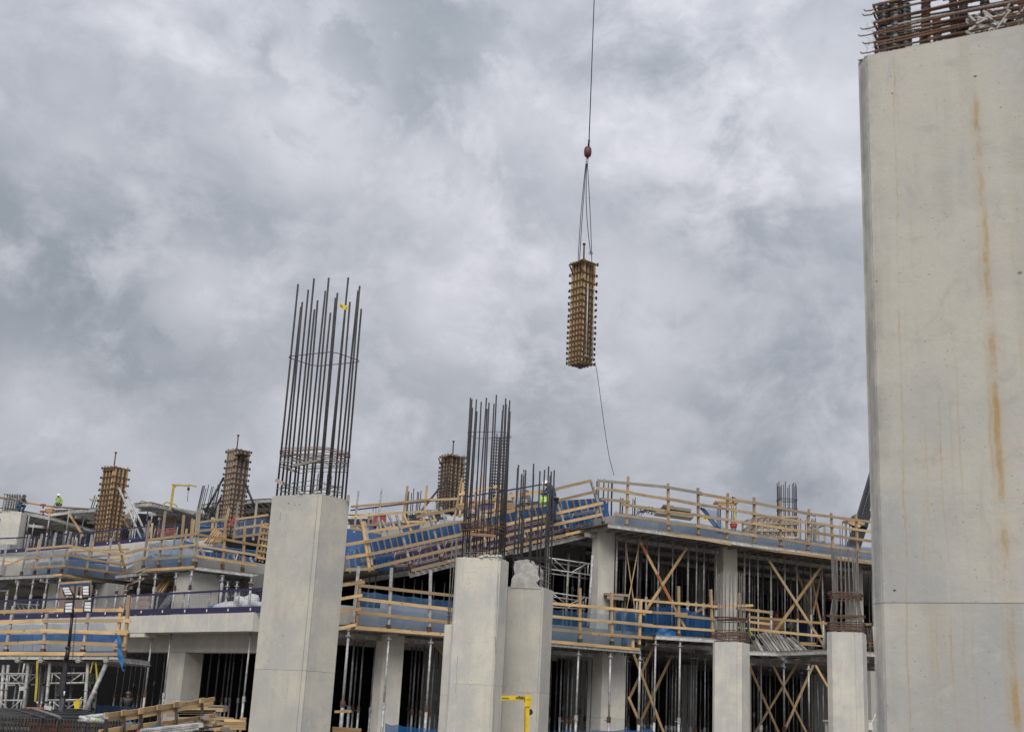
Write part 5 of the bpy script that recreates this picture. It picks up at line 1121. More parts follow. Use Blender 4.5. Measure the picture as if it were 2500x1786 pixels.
for s0_, s1_, z_ in ((7.5, 9.0, 9.0), (9.0, 13.0, 9.6)): MB().prism([PF.pt(s0_, 6, 0), PF.pt(s1_, 6, 0), PF.pt(s1_, 13, 0), PF.pt(s0_, 13, 0)], 8.0, z_).build('raised_slab', 'concrete_dark', rs_)
rd = thing('formwork_deck', 'sloping formwork deck under the ramp with a row of joist ends showing', 'formwork', PF.on(905, 1400, RT3), 'formwork decks on props')
x = 1000.0
while x < 1482:
    y = lerp2(BOT, x) + 4.6; a = PF.on(x, y, RT3 + .1); w_ = .20
    up_ = (PF.on(x - 3, y - 10, RT3 + .1) - PF.on(x, y, RT3 + .1)).normalized(); j_ = thing_j = None
    jst = beam(rd, 'joist', a, a + PF.v * 9, .05, .17, 'alu', upv=up_)
    for s_ in (.085, -.085): beam(rd, 'joist_flange', a + up_ * s_, a + up_ * s_ + PF.v * 9, .15, .02, 'galv_light', upv=up_)
    x += 14.2
P = [PF.on(x, lerp2(BOT, x) + 12.5, RT3 + .25) for x in (1000, 1100, 1200, 1300, 1400, 1490)]
for a, b in zip(P, P[1:]): beam(rd, 'bearer', a, b, .1, .15, 'alu_white')
P = [PF.on(x, lerp2(BOT, x) - 1.0, RT3 + .25) for x in (860, 905, 1000, 1120, 1240, 1360, 1480)]
for a, b in zip(P, P[1:]): beam(rd, 'plywood_edge', a, b, .1, .02, 'ply_dark')
g = MB()
P0 = ramp_pts(BOT, xs, -2, RT3 + .05); vs = []
for p in P0: vs += [p, p + PF.v * 12]
g.add(vs, [(2 * i, 2 * i + 1, 2 * i + 3, 2 * i + 2) for i in range(len(P0) - 1)]).build('plywood', 'ply_dark', rd)
gr_ = guardrail('leaning guardrail along the ramp, posts square to the slope', PF, [(889.5, 1272, 910, 1390, 'galv_light'), (968, 1256, 1004, 1385, 'galv_light'), (1044, 1243, 1080, 1368, 'galv_light'), (1343, 1179.6, 1384, 1298, 'galv_light'), (1442, 1171.5, 1476, 1281, 'galv_light'), (1248, 1201, 1285, 1322, 'galv_light'), (1165, 1226, 1188, 1345, 'galv_light'),
                (884, 1272, 903, 1395, 'timber', True)],
          [[(846, 1391), (905, 1387)], ['timber', 'toe_board', (1005, 1393), (1097, 1370), (1245, 1336)], [(1240, 1337), (1385, 1304.5), (1480, 1282)],
           [(910, 1386), (1120, 1334)], [(1115, 1335), (1290, 1294)], [(1285, 1295), (1463, 1256)], [(846, 1359), (906, 1352), (1120, 1305)], [(1115, 1306), (1290, 1268)], [(1285, 1269), (1466, 1228)],
           [(846, 1328), (898, 1320), (1120, 1273.5)], [(1115, 1275), (1290, 1238)], [(1285, 1239), (1449, 1201)], [(1017, 1261), (1120, 1240), (1226, 1213)], [(1222, 1214), (1356, 1194), (1436, 1174)]], off=RT3 - .1, h=.115)
guardrail('second row of leaning posts on the far side of the ramp', PF, [(880, 1265, 893, 1330, 'galv_light'), (923, 1264, 935, 1308, 'galv_light'), (932, 1270, 950, 1304, 'galv_light'), (948, 1255, 965, 1290, 'galv_light'), (984, 1254, 1004, 1296), (1052, 1243, 1066, 1280, 'galv_light'), (1075, 1237, 1089, 1275, 'galv_light')],
          [[(895, 1298), (985, 1285)], [(960, 1290), (1060, 1270)]], off=RT3 + 8, shoe=None)
# starter bars and rusty steel at the low end
t = thing('shutter_frame', 'rusty brown shutter frame under the low end of the ramp rail', 'formwork', PF.on(960, 1390, 4.5))
for x in range(962, 1010, 8): beam(t, 'rib', PF.on(x, 1374, 4), PF.on(x + 4, 1398, 4), .05, .05, 'rust_steel')
beam(t, 'panel', PF.on(958, 1392, 4.1), PF.on(1012, 1380, 4.1), .04, .3, 'ply_brown')

# ================================================================== NETS
net('pale blue net over the concrete edge of the upper deck, left stretch', [PF.on(1502, 1286, .25), PF.on(1705, 1316, .25), PF.on(1704, 1277, .25), PF.on(1502, 1247, .25)], 'net_blue', 40, 4, .03, seed=1)
net('pale blue net over the concrete edge of the upper deck, middle stretch', [PF.on(1705, 1316, .25), PF.on(1906, 1346, .25), PF.on(1906, 1309, .25), PF.on(1704, 1275, .25)], 'net_blue', 40, 4, .03, seed=2)
net('pale blue net over the upper deck edge, stretch ending at the huge pillar', [PF.on(1906, 1346, .25), PF.on(2140, 1381, .25), PF.on(2140, 1336, .25), PF.on(1906, 1309, .25)], 'net_blue', 40, 4, .03, seed=3)
net('blue net corner hanging torn and twisted from the upper timber rail', [PF.on(1752, 1300, .2), PF.on(1772, 1304, .2), PF.on(1716, 1238, .15), PF.on(1708, 1236, .15)], 'net_deep', 8, 6, .08, seed=4)
net('thin pale net wedge under the upper rail left of the timber capped bars', [PF.on(1756, 1283, .3), PF.on(1766, 1286, .3), PF.on(1752, 1245, .3), PF.on(1709, 1237, .3)], 'net_pale', 10, 4, .04, seed=5)
net('blue net behind the lower rail right of the tall left column', [PF.on(866, 1531, .3), PF.on(1048, 1541, .3), PF.on(1054, 1460, .3), PF.on(874, 1440, .3)], 'net_pale', 30, 5, .04, seed=6)
net('blue net behind the lower rail left of the middle columns', [PF.on(1048, 1541, .3), PF.on(1105, 1547, .3), PF.on(1105, 1465, .3), PF.on(1054, 1460, .3)], 'net_blue', 12, 5, .04, seed=7)
net('deep blue net behind the rail between the middle columns and the first timber post', [PF.on(1326, 1562, .35), PF.on(1417, 1571, .35), PF.on(1417, 1490, .35), PF.on(1326, 1484, .35)], 'net_blue', 16, 5, .05, seed=8)
net('blue net behind the rail between the first and second timber posts', [PF.on(1417, 1571, .35), PF.on(1495, 1578, .35), PF.on(1495, 1498, .35), PF.on(1417, 1490, .35)], 'net_pale', 16, 5, .05, seed=9)
net('blue net sagging between the second timber post and the end posts', [PF.on(1495, 1578, .35), PF.on(1560, 1566, .35), PF.on(1564, 1478, .35), PF.on(1495, 1490, .35)], 'net_blue', 14, 5, .08, seed=10)
net('deep blue net behind the setback deck rail', [PF.on(1562, 1550, .9), PF.on(1660, 1556, .9), PF.on(1652, 1476, .9), PF.on(1562, 1481, .9)], 'net_deep', 20, 5, .09, seed=11)
net('blue net on the setback deck left of the flaring bars', [PF.on(1660, 1552, 1.1), PF.on(1742, 1553, 1.1), PF.on(1742, 1506, 1.1), PF.on(1652, 1476, 1.1)], 'net_deep', 18, 5, .06, seed=12)
tagp(blob_mesh(PF.on(1624, 1554, .8), (.45, .3, .3), 3, flat=.3).build('bundled_net', 'tarp_blue', smooth=True), 'crumpled blue net bundle lying on the setback deck edge', 'net')
net('long blue net skirt crossing the bottom of the ground storey left of the middle columns', [Y(940, 1800, 38), Y(1064, 1815, 38), Y(1066, 1778, 38), Y(940, 1763, 38)], 'net_deep', 20, 3, .05, seed=13)
net('long blue net skirt crossing the bottom of the ground storey right of the middle columns', [Y(1318, 1815, 40), Y(1625, 1815, 41), Y(1592, 1778, 41), Y(1316, 1782, 40)], 'net_deep', 24, 3, .05, seed=14)
net('pale blue net on the near side of the left saw-tooth deck', [PL1.on(53, 1409, .3), PL1.on(148, 1401, .3), PL1.on(168, 1338, .3), PL1.on(70, 1345, .3)], 'net_pale', 24, 5, .04, seed=15)
net('pale blue net on the falling side of the left saw-tooth deck', [PL2.on(148, 1401, .3), PL2.on(306, 1423, .3), PL2.on(296, 1368, .3), PL2.on(168, 1345, .3)], 'net_blue', 30, 5, .05, seed=16)
net('blue net at the left picture edge over the low slab edge', [PL1.on(-30, 1425, 2.2), PL1.on(54, 1408, 2.2), PL1.on(62, 1368, 2.2), PL1.on(-30, 1382, 2.2)], 'net_blue', 16, 4, .05, seed=17)
net('blue net on the slanted link between the two saw-tooth decks', [PX1.on(312, 1424, .4), PX1.on(352, 1402, .4), PX1.on(358, 1345, .4), PX1.on(300, 1362, .4)], 'net_pale', 12, 4, .04, seed=18)
net('pale blue net on the left side of the second saw-tooth deck', [PM1.on(352, 1390, .3), PM1.on(440, 1384, .3), PM1.on(450, 1312, .3), PM1.on(362, 1325, .3)], 'net_blue', 24, 5, .05, seed=19)
net('thin clear blue net by the corner of the second saw-tooth deck', [PM1.on(440, 1384, .35), PM1.on(471, 1380, .35), PM1.on(480, 1310, .35), PM1.on(450, 1312, .35)], 'net_pale', 10, 5, .04, seed=20)
net('bright blue net behind the back guardrail, above the dark blue panels', [PM2.on(484, 1318, 5.8), PM2.on(550, 1313, 5.8), PM2.on(552, 1270, 5.8), PM2.on(488, 1275, 5.8)], 'net_deep', 16, 4, .1, seed=21)
net('thin net on the back guardrail near the tall left column', [PM2.on(576, 1312, 5.8), PM2.on(650, 1303, 5.8), PM2.on(650, 1262, 5.8), PM2.on(578, 1270, 5.8)], 'net_pale', 16, 4, .03, seed=22)
net('pale net over the shuttering at the low end of the ramp', [PF.on(846, 1392, 2.5), PF.on(905, 1386, 2.5), PF.on(893, 1322, 2.5), PF.on(850, 1330, 2.5)], 'net_pale', 14, 5, .05, seed=23)
net('bright blue net hung on the ramp shuttering beside the first leaning posts', [PF.on(925, 1400, 2.6), PF.on(955, 1390, 2.6), PF.on(965, 1345, 2.6), PF.on(915, 1350, 2.6)], 'net_deep', 12, 5, .08, seed=24)
net('blue net in front of the bottom left shuttering, left of the dark mast', [PP.on(-20, 1594, .3), PP.on(170, 1594, .3), PP.on(176, 1520, .3), PP.on(-20, 1524, .3)], 'net_pale', 40, 5, .03, seed=25)
net('blue net in front of the bottom left shuttering, right of the dark mast', [PP.on(170, 1594, .3), PP.on(283, 1595, .3), PP.on(252, 1518, .3), PP.on(176, 1520, .3)], 'net_pale', 24, 5, .03, seed=26)
g = MB(); q = PP.on(288, 1560, -.05); vs = []
for i in range(12):
    f = i / 11; w_ = (.03 + .075 * sin(f * pi) + .035 * sin(f * 11)) * (1 - .3 * f); c = PP.on(283 + 16 * min(1, f * 1.3) + 3 * sin(f * 7), 1545 + f * 92, -.1)
    vs += [c - PP.u * w_ + PP.v * .04 * sin(i), c - PP.v * .08 * cos(i * 2), c + PP.u * w_ + PP.v * .05 * cos(i)]
g.add(vs, [(3 * i + j, 3 * i + j + 1, 3 * i + j + 4, 3 * i + j + 3) for i in range(11) for j in (0, 1)]); tagp(g.build('hanging_rag', 'tarp_blue', smooth=True), 'twisted bright blue rag hanging off the end of the white platform', 'tarp')

# ================================================================== TIMBER CROSS BRACES
BR = [((1527, 1326), (1553, 1512), 1.0, 4, 'thin brace left of the first crossing pair in the upper storey'), ((1564, 1309), (1526, 1506), .9, 4, 'brace leaning left from the first post of the upper rail'),
      ((1564, 1324), (1674, 1535), .6, 5, 'brace with orange paint crossing in the upper storey'), ((1677, 1336), (1570, 1500), .75, 5, 'plain brace crossing the orange painted one'),
      ((1877, 1367), (2009, 1572), .6, 5.5, 'long brace falling to the right above the leaning aluminium beams'), ((2007.6, 1379), (1887, 1547.6), .75, 5.5, 'long brace rising to the right above the leaning aluminium beams'),
      ((1935, 1372), (1983, 1490), 3.6, 5, 'dim brace behind the right crossing pair'), ((2009, 1380), (1984, 1500), 1.6, 4, 'near upright brace at the right end of the upper storey'), ((1980, 1403), (2009, 1546), 1.8, 4, 'near upright brace crossing the other at the right end'),
      ((1986, 1470), (1940, 1566), 3.5, 5, 'dim brace rising behind the right crossing pair'), ((1685, 1502), (1748, 1465), 2.5, 5, 'short low brace left of the flaring bars')]
for a, b, t_, w_, lab in BR:
    t = thing('timber_brace', lab, 'brace', PF.on(*b, t_), 'diagonal timber braces'); o_ = beam(t, 'board', PF.on(*a, t_), PF.on(*b, t_), .04, w_ / 47, 'timber' if 'dim' not in lab else 'timber_form')
    if 'orange' in lab and 'plain' not in lab:
        for f0, f1 in ((.03, .14), (.36, .46), (.5, .68)): beam(o_, 'painted_patch', PF.on(a[0] + (b[0] - a[0]) * f0, a[1] + (b[1] - a[1]) * f0, t_ - .025), PF.on(a[0] + (b[0] - a[0]) * f1, a[1] + (b[1] - a[1]) * f1, t_ - .025), .008, w_ / 50, 'paint_orange')
BL = [((1547, 1596), (1622, 1792), 1.1, 'lower brace falling right from the end of the first deck'), ((1600, 1569), (1537, 1702), 1.5, 'lower brace under the left corner of the setback deck'), ((1640, 1599), (1558, 1772), 1.4, 'lower brace rising right under the setback deck'),
      ((1534, 1700), (1563, 1765), 1.0, 'short lower brace beside the end prop'), ((1823, 1609), (1903, 1792), 1.2, 'lower brace falling right from the setback deck side under the leaning beams'), ((1880, 1609), (1971, 1792), 1.8, 'second lower brace falling right under the leaning beams'),
      ((1950, 1612), (1840, 1792), 2.6, 'lower brace rising right, first under the leaning beams'), ((1990, 1612), (1911, 1792), 1.4, 'lower brace rising right, second under the leaning beams'), ((1976, 1597), (2020, 1674), .3, 'short brace from the last front prop to the right column'),
      ((2108, 1650), (2128, 1560), 2, 'upper sliver of brace between right column and huge pillar'), ((2106, 1700), (2130, 1760), 2, 'lower sliver of brace between right column and huge pillar'), ((2112, 1770), (2128, 1690), 2.2, 'crossing sliver of brace between right column and huge pillar'), ((1058, 1567), (1085, 1600), 1.5, 'brown brace tucked under the deck left of the middle columns')]
for a, b, t_, lab in BL:
    t = thing('timber_brace', lab, 'brace', PF.on(*b, t_), 'diagonal timber braces'); beam(t, 'board', PF.on(*a, t_), PF.on(*b, t_), .04, .10, 'timber_form')
t = thing('timber_brace', 'yellowish brace in the far top left storey', 'brace', Y(200, 1292, 91), 'diagonal timber braces'); beam(t, 'board', Y(170, 1255, 90), Y(203, 1308, 90), .06, .16, 'timber')
t = thing('timber_brace', 'timber brace behind the form braced by pale poles', 'brace', Y(300, 1320, 86), 'diagonal timber braces'); beam(t, 'board', Y(322, 1244, 86), Y(300, 1270, 86), .06, .16, 'timber'); beam(t, 'board', Y(302, 1265, 86.2), Y(318, 1295, 86.2), .06, .16, 'timber_form')

# ================================================================== WHITE SHORING FRAMES
def ladder_frame(t, pl, L, off, r=.026, m='galv_light'):
    """truss rung: top bar, bottom bar, uprights and zigzag from four pixel corners"""
    (ax, ay), (bx, by), (cx, cy), (dx, dy) = L; A, B, C_, D = pl.on(ax, ay, off), pl.on(bx, by, off), pl.on(cx, cy, off), pl.on(dx, dy, off)
    rod(t, 'rung', A, B, r, m); rod(t, 'rung', D, C_, r, m)
    for f in (.07, .93): rod(t, 'strut', A.lerp(B, f), D.lerp(C_, f), r * .8, m)
    for f0, f1 in ((.1, .45), (.9, .55)): rod(t, 'strut', A.lerp(B, f0), D.lerp(C_, f1), r * .8, m)
t = thing('shoring_tower', 'white truss frames of the shoring tower beside the short white column', 'shoring', PF.on(1340, 1500, 1.6)); PT = PF
for off in (1.0, 3.2):
    s_ = 0 if off == 1.0 else 7
    for L in (((1340, 1361), (1443, 1376), (1442, 1403), (1338, 1388)), ((1337, 1444), (1438, 1459), (1436, 1478), (1335, 1470))): ladder_frame(t, PT, [(x - s_, y + s_ * 1.3) for x, y in L], off)
rod(t, 'leg', PF.on(1447, 1355, 1.0), PF.on(1436, 1528, 1.0), .055, 'galv_light'); rod(t, 'leg', PF.on(1389, 1350, 3.2), PF.on(1382, 1500, 3.2), .05, 'galv_light'); rod(t, 'leg', PF.on(1416, 1370, 3.2), PF.on(1410, 1500, 3.2), .05, 'galv')
beam(t, 'head_beam', PF.on(1250, 1349, 2.2), PF.on(1462, 1300, 2.2), .12, .16, 'alu')
st_ = thing('shoring_tower', 'grey shoring tower at the bottom left carrying the white beam platform', 'shoring', (PP.on(60, 1780, 0).x, 42, 0))
def legp(x1, y1, x0, y0, off, r): 
    A = PP.on(x1, y1, off); B = PP.on(x0, y0, off); d = (B - A).normalized(); rod(st_, 'leg', A, B + d * (B.z - .0) / max(.1, -d.z) if B.z > 0 else B, r, 'alu'); 
    for f in (.55,): q = A.lerp(B, f); rod(st_, 'leg_collar', q, q + d * .05, r * 1.25, 'alu')
for L, off, r in (((69, 1618, 58, 1728), .2, .06), ((122, 1618, 113, 1715), .2, .055), ((215, 1617, 206, 1738), .2, .055), ((9, 1622, 1, 1728), .2, .055), ((102, 1620, 94, 1725), 2.5, .055), ((142, 1620, 136, 1727), 2.5, .055), ((239, 1622, 228, 1745), 2.5, .06), ((20, 1622, 12, 1730), 2.5, .05)): legp(*L, off, r)
for L, off in ((((-8, 1643.5), (62, 1643.5), (60, 1667), (-10, 1667)), .2), (((-8, 1708.5), (57, 1708.5), (55, 1730), (-10, 1730)), .2), (((122, 1643), (211, 1642), (209, 1665.5), (119, 1667)), .2), (((116, 1708), (205, 1707), (203, 1730), (112, 1731)), .2),
               (((18, 1648), (100, 1646), (98, 1670), (16, 1672)), 2.5), (((142, 1648), (236, 1645), (233, 1666), (139, 1668)), 2.5), (((138, 1712), (228, 1710), (226, 1732), (136, 1734)), 2.5)): ladder_frame(st_, PP, L, off, .027, 'galv_light')
rod(st_, 'raking_strut', PP.on(259, 1620, .0), PP.on(204, 1745, -.6), .07, 'alu'); q = PP.on(231, 1687, -.3); rod(st_, 'strut_collar', q, q + (PP.on(204, 1745, -.6) - q).normalized() * .06, .088, 'alu')
for x, y in ((228, 1707), (227, 1730)): q = PP.on(x, y, 2.4); rod(st_, 'coupler', q, q - PP.v * .1, .055, 'steel_dark')
for i, (x1, y1, x0, y0, d) in enumerate(((50, 1615, 33, 1715, 43.5), (80, 1616, 63, 1715, 43.5), (115, 1620, 101, 1712, 43), (184, 1608, 168, 1725, 44), (60, 1618, 45, 1700, 44.5), (222, 1640, 216, 1720, 44.5))):
    q = Y(x0, y0, d); A = Y(x1, y1, d); t = thing('steel_prop', 'thin prop inside the bottom left shoring tower, %s from the left' % nth([0, 2, 3, 4, 1, 5][i]), 'prop', q, GL); rod(t, 'outer_tube', q - Vector((0, 0, max(0, q.z))), q.lerp(A, .45), .04, 'galv'); rod(t, 'inner_tube', q.lerp(A, .45), A, .03, 'galv_light'); rod(t, 'collar', q.lerp(A, .43), q.lerp(A, .47), .06, 'rust_steel')
def cloth_strip(label, pts, w, m, name='strap', cat='strap'):
    g = MB(); vs = []
    for i, p in enumerate(pts): k = w[i] if isinstance(w, (list, tuple)) else w; vs += [p - Vector((k, 0, 0)), p + Vector((k, .02 * (-1) ** i, 0))]
    g.add(vs, [(2 * i, 2 * i + 1, 2 * i + 3, 2 * i + 2) for i in range(len(pts) - 1)]); return tagp(g.build(name, m, smooth=True), label, cat)
cloth_strip('dull yellow strap hanging inside the left half of the shoring tower', [Y(x, y, 41.5) for x, y in ((91, 1612), (90.5, 1640), (89, 1670), (86, 1712))], .035, 'yellow_dull')
cloth_strip('dull yellow strap hanging by the right leg of the shoring tower', [Y(x, y, 41.5) for x, y in ((233, 1612), (236, 1640), (237, 1665))], .03, 'yellow_dull')
cloth_strip('thin yellow strap slanting at the right end of the shoring tower', [Y(x, y, 41.5) for x, y in ((227, 1612), (220, 1642))], .02, 'yellow_dull')
cloth_strip('bright yellow strap bundle draped over the lower truss of the shoring tower', [Y(x, y, 40.3) for x, y in ((200, 1700), (192, 1708), (187, 1712), (188, 1722), (186, 1735), (189, 1741))], [.01, .03, .1, .09, .04, .01], 'yellow')
tagp(MB().bar(Y(47, 1680, 40.6), Y(61, 1679, 40.6), .02, .13).build('notice_board', 'tarp_white'), 'small blank white board tied to the shoring tower', 'board')
# ================================================================== FLOODLIGHT MAST
random.seed(61)
MD = 35
fm = thing('floodlight_mast', 'dark telescopic mast with four square floodlights at the bottom left', 'floodlight', (Y(140, 1786, MD).x, MD, 0))
m0 = Y(142.5, 1790, MD); m1 = Y(153.5, 1703, MD); m2 = Y(168, 1543, MD); m3 = Y(176.5, 1466, MD); m4 = Y(184, 1427, MD)
beam(fm, 'lower_mast', (m0.x, MD, .0), m1, .125, .125, 'mast_grey', upv=(0, 1, 0)); beam(fm, 'mast_section', Y(151, 1712, MD + .1), Y(163, 1600, MD + .1), .105, .105, 'steel_dark', upv=(0, 1, 0)); beam(fm, 'winch_box', Y(147, 1700, MD + .1), Y(155, 1640, MD + .1), .11, .1, 'steel_dark', upv=(0, 1, 0))
rod(fm, 'mast_tube', Y(161, 1612, MD), Y(168, 1579, MD), .06, 'steel_dark'); rod(fm, 'mast_tube', Y(167, 1585, MD), Y(178, 1488, MD), .042, 'steel_dark'); rod(fm, 'mast_tip', Y(177, 1495, MD), m4, .028, 'steel_dark')
rod(fm, 'collar', Y(165.5, 1584, MD), Y(166.5, 1577, MD), .075, 'steel_dark'); rod(fm, 'collar', Y(176, 1505, MD), Y(177, 1499, MD), .06, 'steel_dark'); rod(fm, 'white_knob', Y(156.5, 1697, MD - .1), Y(157.5, 1686, MD - .1), .02, 'white_tag'); rod(fm, 'winch_wheel', Y(140, 1699, MD - .1), Y(146, 1698, MD - .1), .05, 'steel_dark')
beam(fm, 'cross_arm', Y(161, 1462, MD), Y(217, 1459, MD), .05, .05, 'steel_dark'); rod(fm, 'arm', Y(192, 1456, MD), Y(194, 1432, MD), .03, 'steel_dark'); rod(fm, 'joint', Y(190, 1460, MD), Y(196, 1456, MD), .05, 'steel_dark')
def flood(c4, lab=None):
    P = [Y(x, y, MD - .15) for x, y in c4]; c = sum(P, Vector()) / 4; nrm = (P[1] - P[0]).cross(P[3] - P[0]).normalized(); nrm = nrm if nrm.y < 0 else -nrm
    B = [p - nrm * .09 for p in P]; g = MB(); g.add(P + B, [(0, 1, 2, 3), (7, 6, 5, 4), (0, 4, 5, 1), (1, 5, 6, 2), (2, 6, 7, 3), (3, 7, 4, 0)]); hd = g.build('lamp_head', 'lamp_body', fm)
    lerp = lambda u, v: (P[0].lerp(P[1], u)).lerp(P[3].lerp(P[2], u), v) + nrm * .008
    for k in range(3):
        a, b = .12 + k * .28, .12 + k * .28 + .225; q = [lerp(.10, a), lerp(.90, a), lerp(.90, b), lerp(.10, b)]
        MB().add(q + [p - nrm * .006 for p in q], [(0, 1, 2, 3), (7, 6, 5, 4), (0, 4, 5, 1), (1, 5, 6, 2), (2, 6, 7, 3), (3, 7, 4, 0)]).build('lens', 'lamp_glass', hd)
    for k in range(5): f = .15 + k * .175; beam(hd, 'cooling_fin', P[0].lerp(P[1], f) - nrm * .11, P[3].lerp(P[2], f) - nrm * .11, .015, .05, 'lamp_body', upv=nrm)
    beam(hd, 'bracket', P[0].lerp(P[3], .5) - nrm * .04 - (P[1] - P[0]) * .06, P[3] - nrm * .04 - (P[1] - P[0]) * .05 + (P[3] - P[0]) * .12, .03, .03, 'lamp_body')
flood([(149.5, 1431), (168, 1430), (179, 1452), (158, 1453)]); flood([(201, 1428), (218, 1426), (218, 1454), (201, 1453)]); flood([(158, 1469), (179, 1467), (177, 1496), (157, 1496)]); flood([(206, 1466), (224, 1465), (223, 1494), (204, 1493)])
for x, y in ((165, 1455), (190, 1456), (198, 1457), (219, 1462)): rod(fm, 'sensor_cap', Y(x - 3, y, MD - .1), Y(x + 3, y, MD - .1), .035, 'white_tag')
g = MB(); g.tube([Y(186 - i * .105 + 1.6 * sin(i * 1.15), 1500 + i * 1.25, MD + .05 * cos(i * 1.15)) for i in range(150)], .008, 5); g.build('coiled_cable', 'steel_dark', fm)

# ================================================================== YELLOW DAVITS
DV = 27.5
dv = thing('davit', 'yellow davit with black BEAM lettering in front of the rear middle column', 'davit', (Y(1288, 1786, DV).x, DV, 0))
dm0 = Y(1285.5, 1800, DV); beam(dv, 'mast', (dm0.x, DV, 0), Y(1287.2, 1722, DV), .10, .10, 'yellow', upv=(0, 1, 0)); 
g = MB(); g.bar(Y(1280.4, 1800, DV - .02), Y(1281.4, 1722, DV - .02), .02, .12, upv=(0, 1, 0)); g.build('mast_flange', 'yellow', dv)
hb_ = beam(dv, 'head_box', Y(1289.5, 1723.5, DV), Y(1290, 1695.5, DV), .135, .15, 'yellow', upv=(0, 1, 0)); beam(hb_, 'weld_line', Y(1285, 1706, DV - .08), Y(1296, 1706, DV - .08), .01, .006, 'yellow_dull')
beam(dv, 'head_cheek', Y(1281, 1722, DV + .02), Y(1281.5, 1695.5, DV + .02), .03, .14, 'yellow', upv=(0, 1, 0))
ar = beam(dv, 'arm', Y(1224, 1701.8, DV), Y(1279, 1702, DV), .08, .085, 'yellow'); beam(ar, 'arm_lip', Y(1224, 1707.6, DV - .05), Y(1277, 1707.8, DV - .05), .02, .012, 'yellow_dull'); beam(ar, 'arm_slot', Y(1226, 1703, DV - .045), Y(1243, 1703.5, DV - .045), .01, .012, 'rust_steel')
beam(dv, 'slot', Y(1280.6, 1710, DV - .07), Y(1280.8, 1700, DV - .07), .018, .01, 'rust_steel', upv=(0, 1, 0))
for y in range(1729, 1786, 5): beam(dv, 'hole', Y(1281.2, y, DV - .085), Y(1281.4, y - 3, DV - .085), .012, .008, 'rust_steel', upv=(0, 1, 0))
w_ = Y(1294, 1737, DV + .02); rod(dv, 'hand_wheel', w_ - Vector((.0, .02, 0)), w_ + Vector((.0, .02, 0)), .062, 'black', 20)
def text(par, s, at, size, m, name='lettering', ext=.002, xs=1.0):
    cu = bpy.data.curves.new('t', 'FONT'); cu.body = s; cu.size = size; cu.extrude = ext; cu.offset = .004; o = bpy.data.objects.new('tmp', cu); COL.objects.link(o)
    dg = bpy.context.evaluated_depsgraph_get(); me = bpy.data.meshes.new_from_object(o.evaluated_get(dg)); bpy.data.objects.remove(o); me.materials.clear(); me.materials.append(MAT[m])
    return link(name, me, par, Matrix.Translation(at) @ Matrix.Rotation(pi / 2, 4, 'X') @ Matrix.Diagonal((xs, 1, 1, 1)))
text(ar, 'BEAM', Y(1264.6, 1704.8, DV - .0475), .082, 'black', xs=.56); text(ar, 'TW', Y(1259, 1704.6, DV - .0475), .05, 'rust_steel', xs=.62)
D2 = 86
dr = thing('davit', 'small yellow davit on the far left roof with a black block hanging from it', 'davit', Y(416, 1241, D2))
beam(dr, 'mast', Y(416, 1242, D2), Y(424, 1184, D2), .14, .12, 'yellow_dull', upv=(0, 1, 0)); beam(dr, 'arm', Y(421, 1183, D2), Y(463, 1185, D2), .12, .11, 'yellow_dull'); beam(dr, 'arm_tip', Y(460, 1183, D2), Y(479, 1187, D2), .1, .1, 'yellow_dull'); beam(dr, 'knee', Y(424, 1190, D2), Y(430, 1185, D2), .1, .08, 'yellow_dull')
rod(dr, 'block', Y(460.5, 1189, D2), Y(460, 1196, D2), .085, 'black', 12); rod(dr, 'rope', Y(460, 1195, D2), Y(457, 1224, D2), .02, 'steel_dark', 5)
for i, (xa, xb, yt) in enumerate(((339, 370, 1222), (399, 432, 1225))):
    t = thing('roof_hoop', ('bent yellow grey pipe hoop on the far roof, left of the small davit', 'bent pipe hoop on the far roof around the foot of the small davit')[i], 'handrail', Y(xa, 1232, 86), 'bent pipe hoops')
    g = MB(); g.tube([Y(x, y, 86) for x, y in ((xa, yt + 11), (xa + 1.5, yt + 4), (xa + 7, yt), (xa + 16, yt + 2), (xb - 5, yt + 5), (xb - 1, yt + 9), (xb, yt + 16))], .045, 6); g.build('pipe', 'yellow_dull', t)
t = thing('scaffold_pole', 'long brown scaffold pole sloping across the far left roof', 'pole', Y(0, 1213, 87)); rod(t, 'pole', Y(-10, 1212, 87), Y(72, 1227, 86.5), .07, 'ply_brown'); rod(t, 'pole', Y(60, 1225, 86.5), Y(136, 1237, 86.5), .07, 'timber_form'); rod(t, 'pole', Y(130, 1236, 86.4), Y(215, 1242, 87), .07, 'ply_brown')
for y in (1232, 1248): rod(t, 'pole_stand', Y(105, y + 0, 86), Y(105.5, y + 8, 86), .06, 'red_dark'); beam(t, 'clamp', Y(98, y, 86), Y(111, y, 86), .12, .12, 'red_dark')
t = thing('timber_pack', 'small pack of planks on the far roof beside the worker in yellow', 'timber', Y(115, 1252, 89)); beam(t, 'pack', Y(113, 1247, 89), Y(131, 1246, 89), .5, .28, 'timber_form'); beam(t, 'pack', Y(134, 1243, 90), Y(166, 1243, 90), .5, .1, 'tarp_white')
beam(t, 'leg', Y(120, 1263, 88), Y(121, 1251, 88), .12, .12, 'timber')
t = thing('plywood_sheet', 'brown plywood sheet standing under the far roof deck beside the davit', 'plywood', Y(410, 1286, 90)); beam(t, 'sheet', Y(393, 1272, 90), Y(427, 1270, 90), .05, .80, 'ply_brown'); beam(t, 'cap', Y(391, 1258, 89.9), Y(431, 1256, 89.9), .08, .12, 'alu_white')
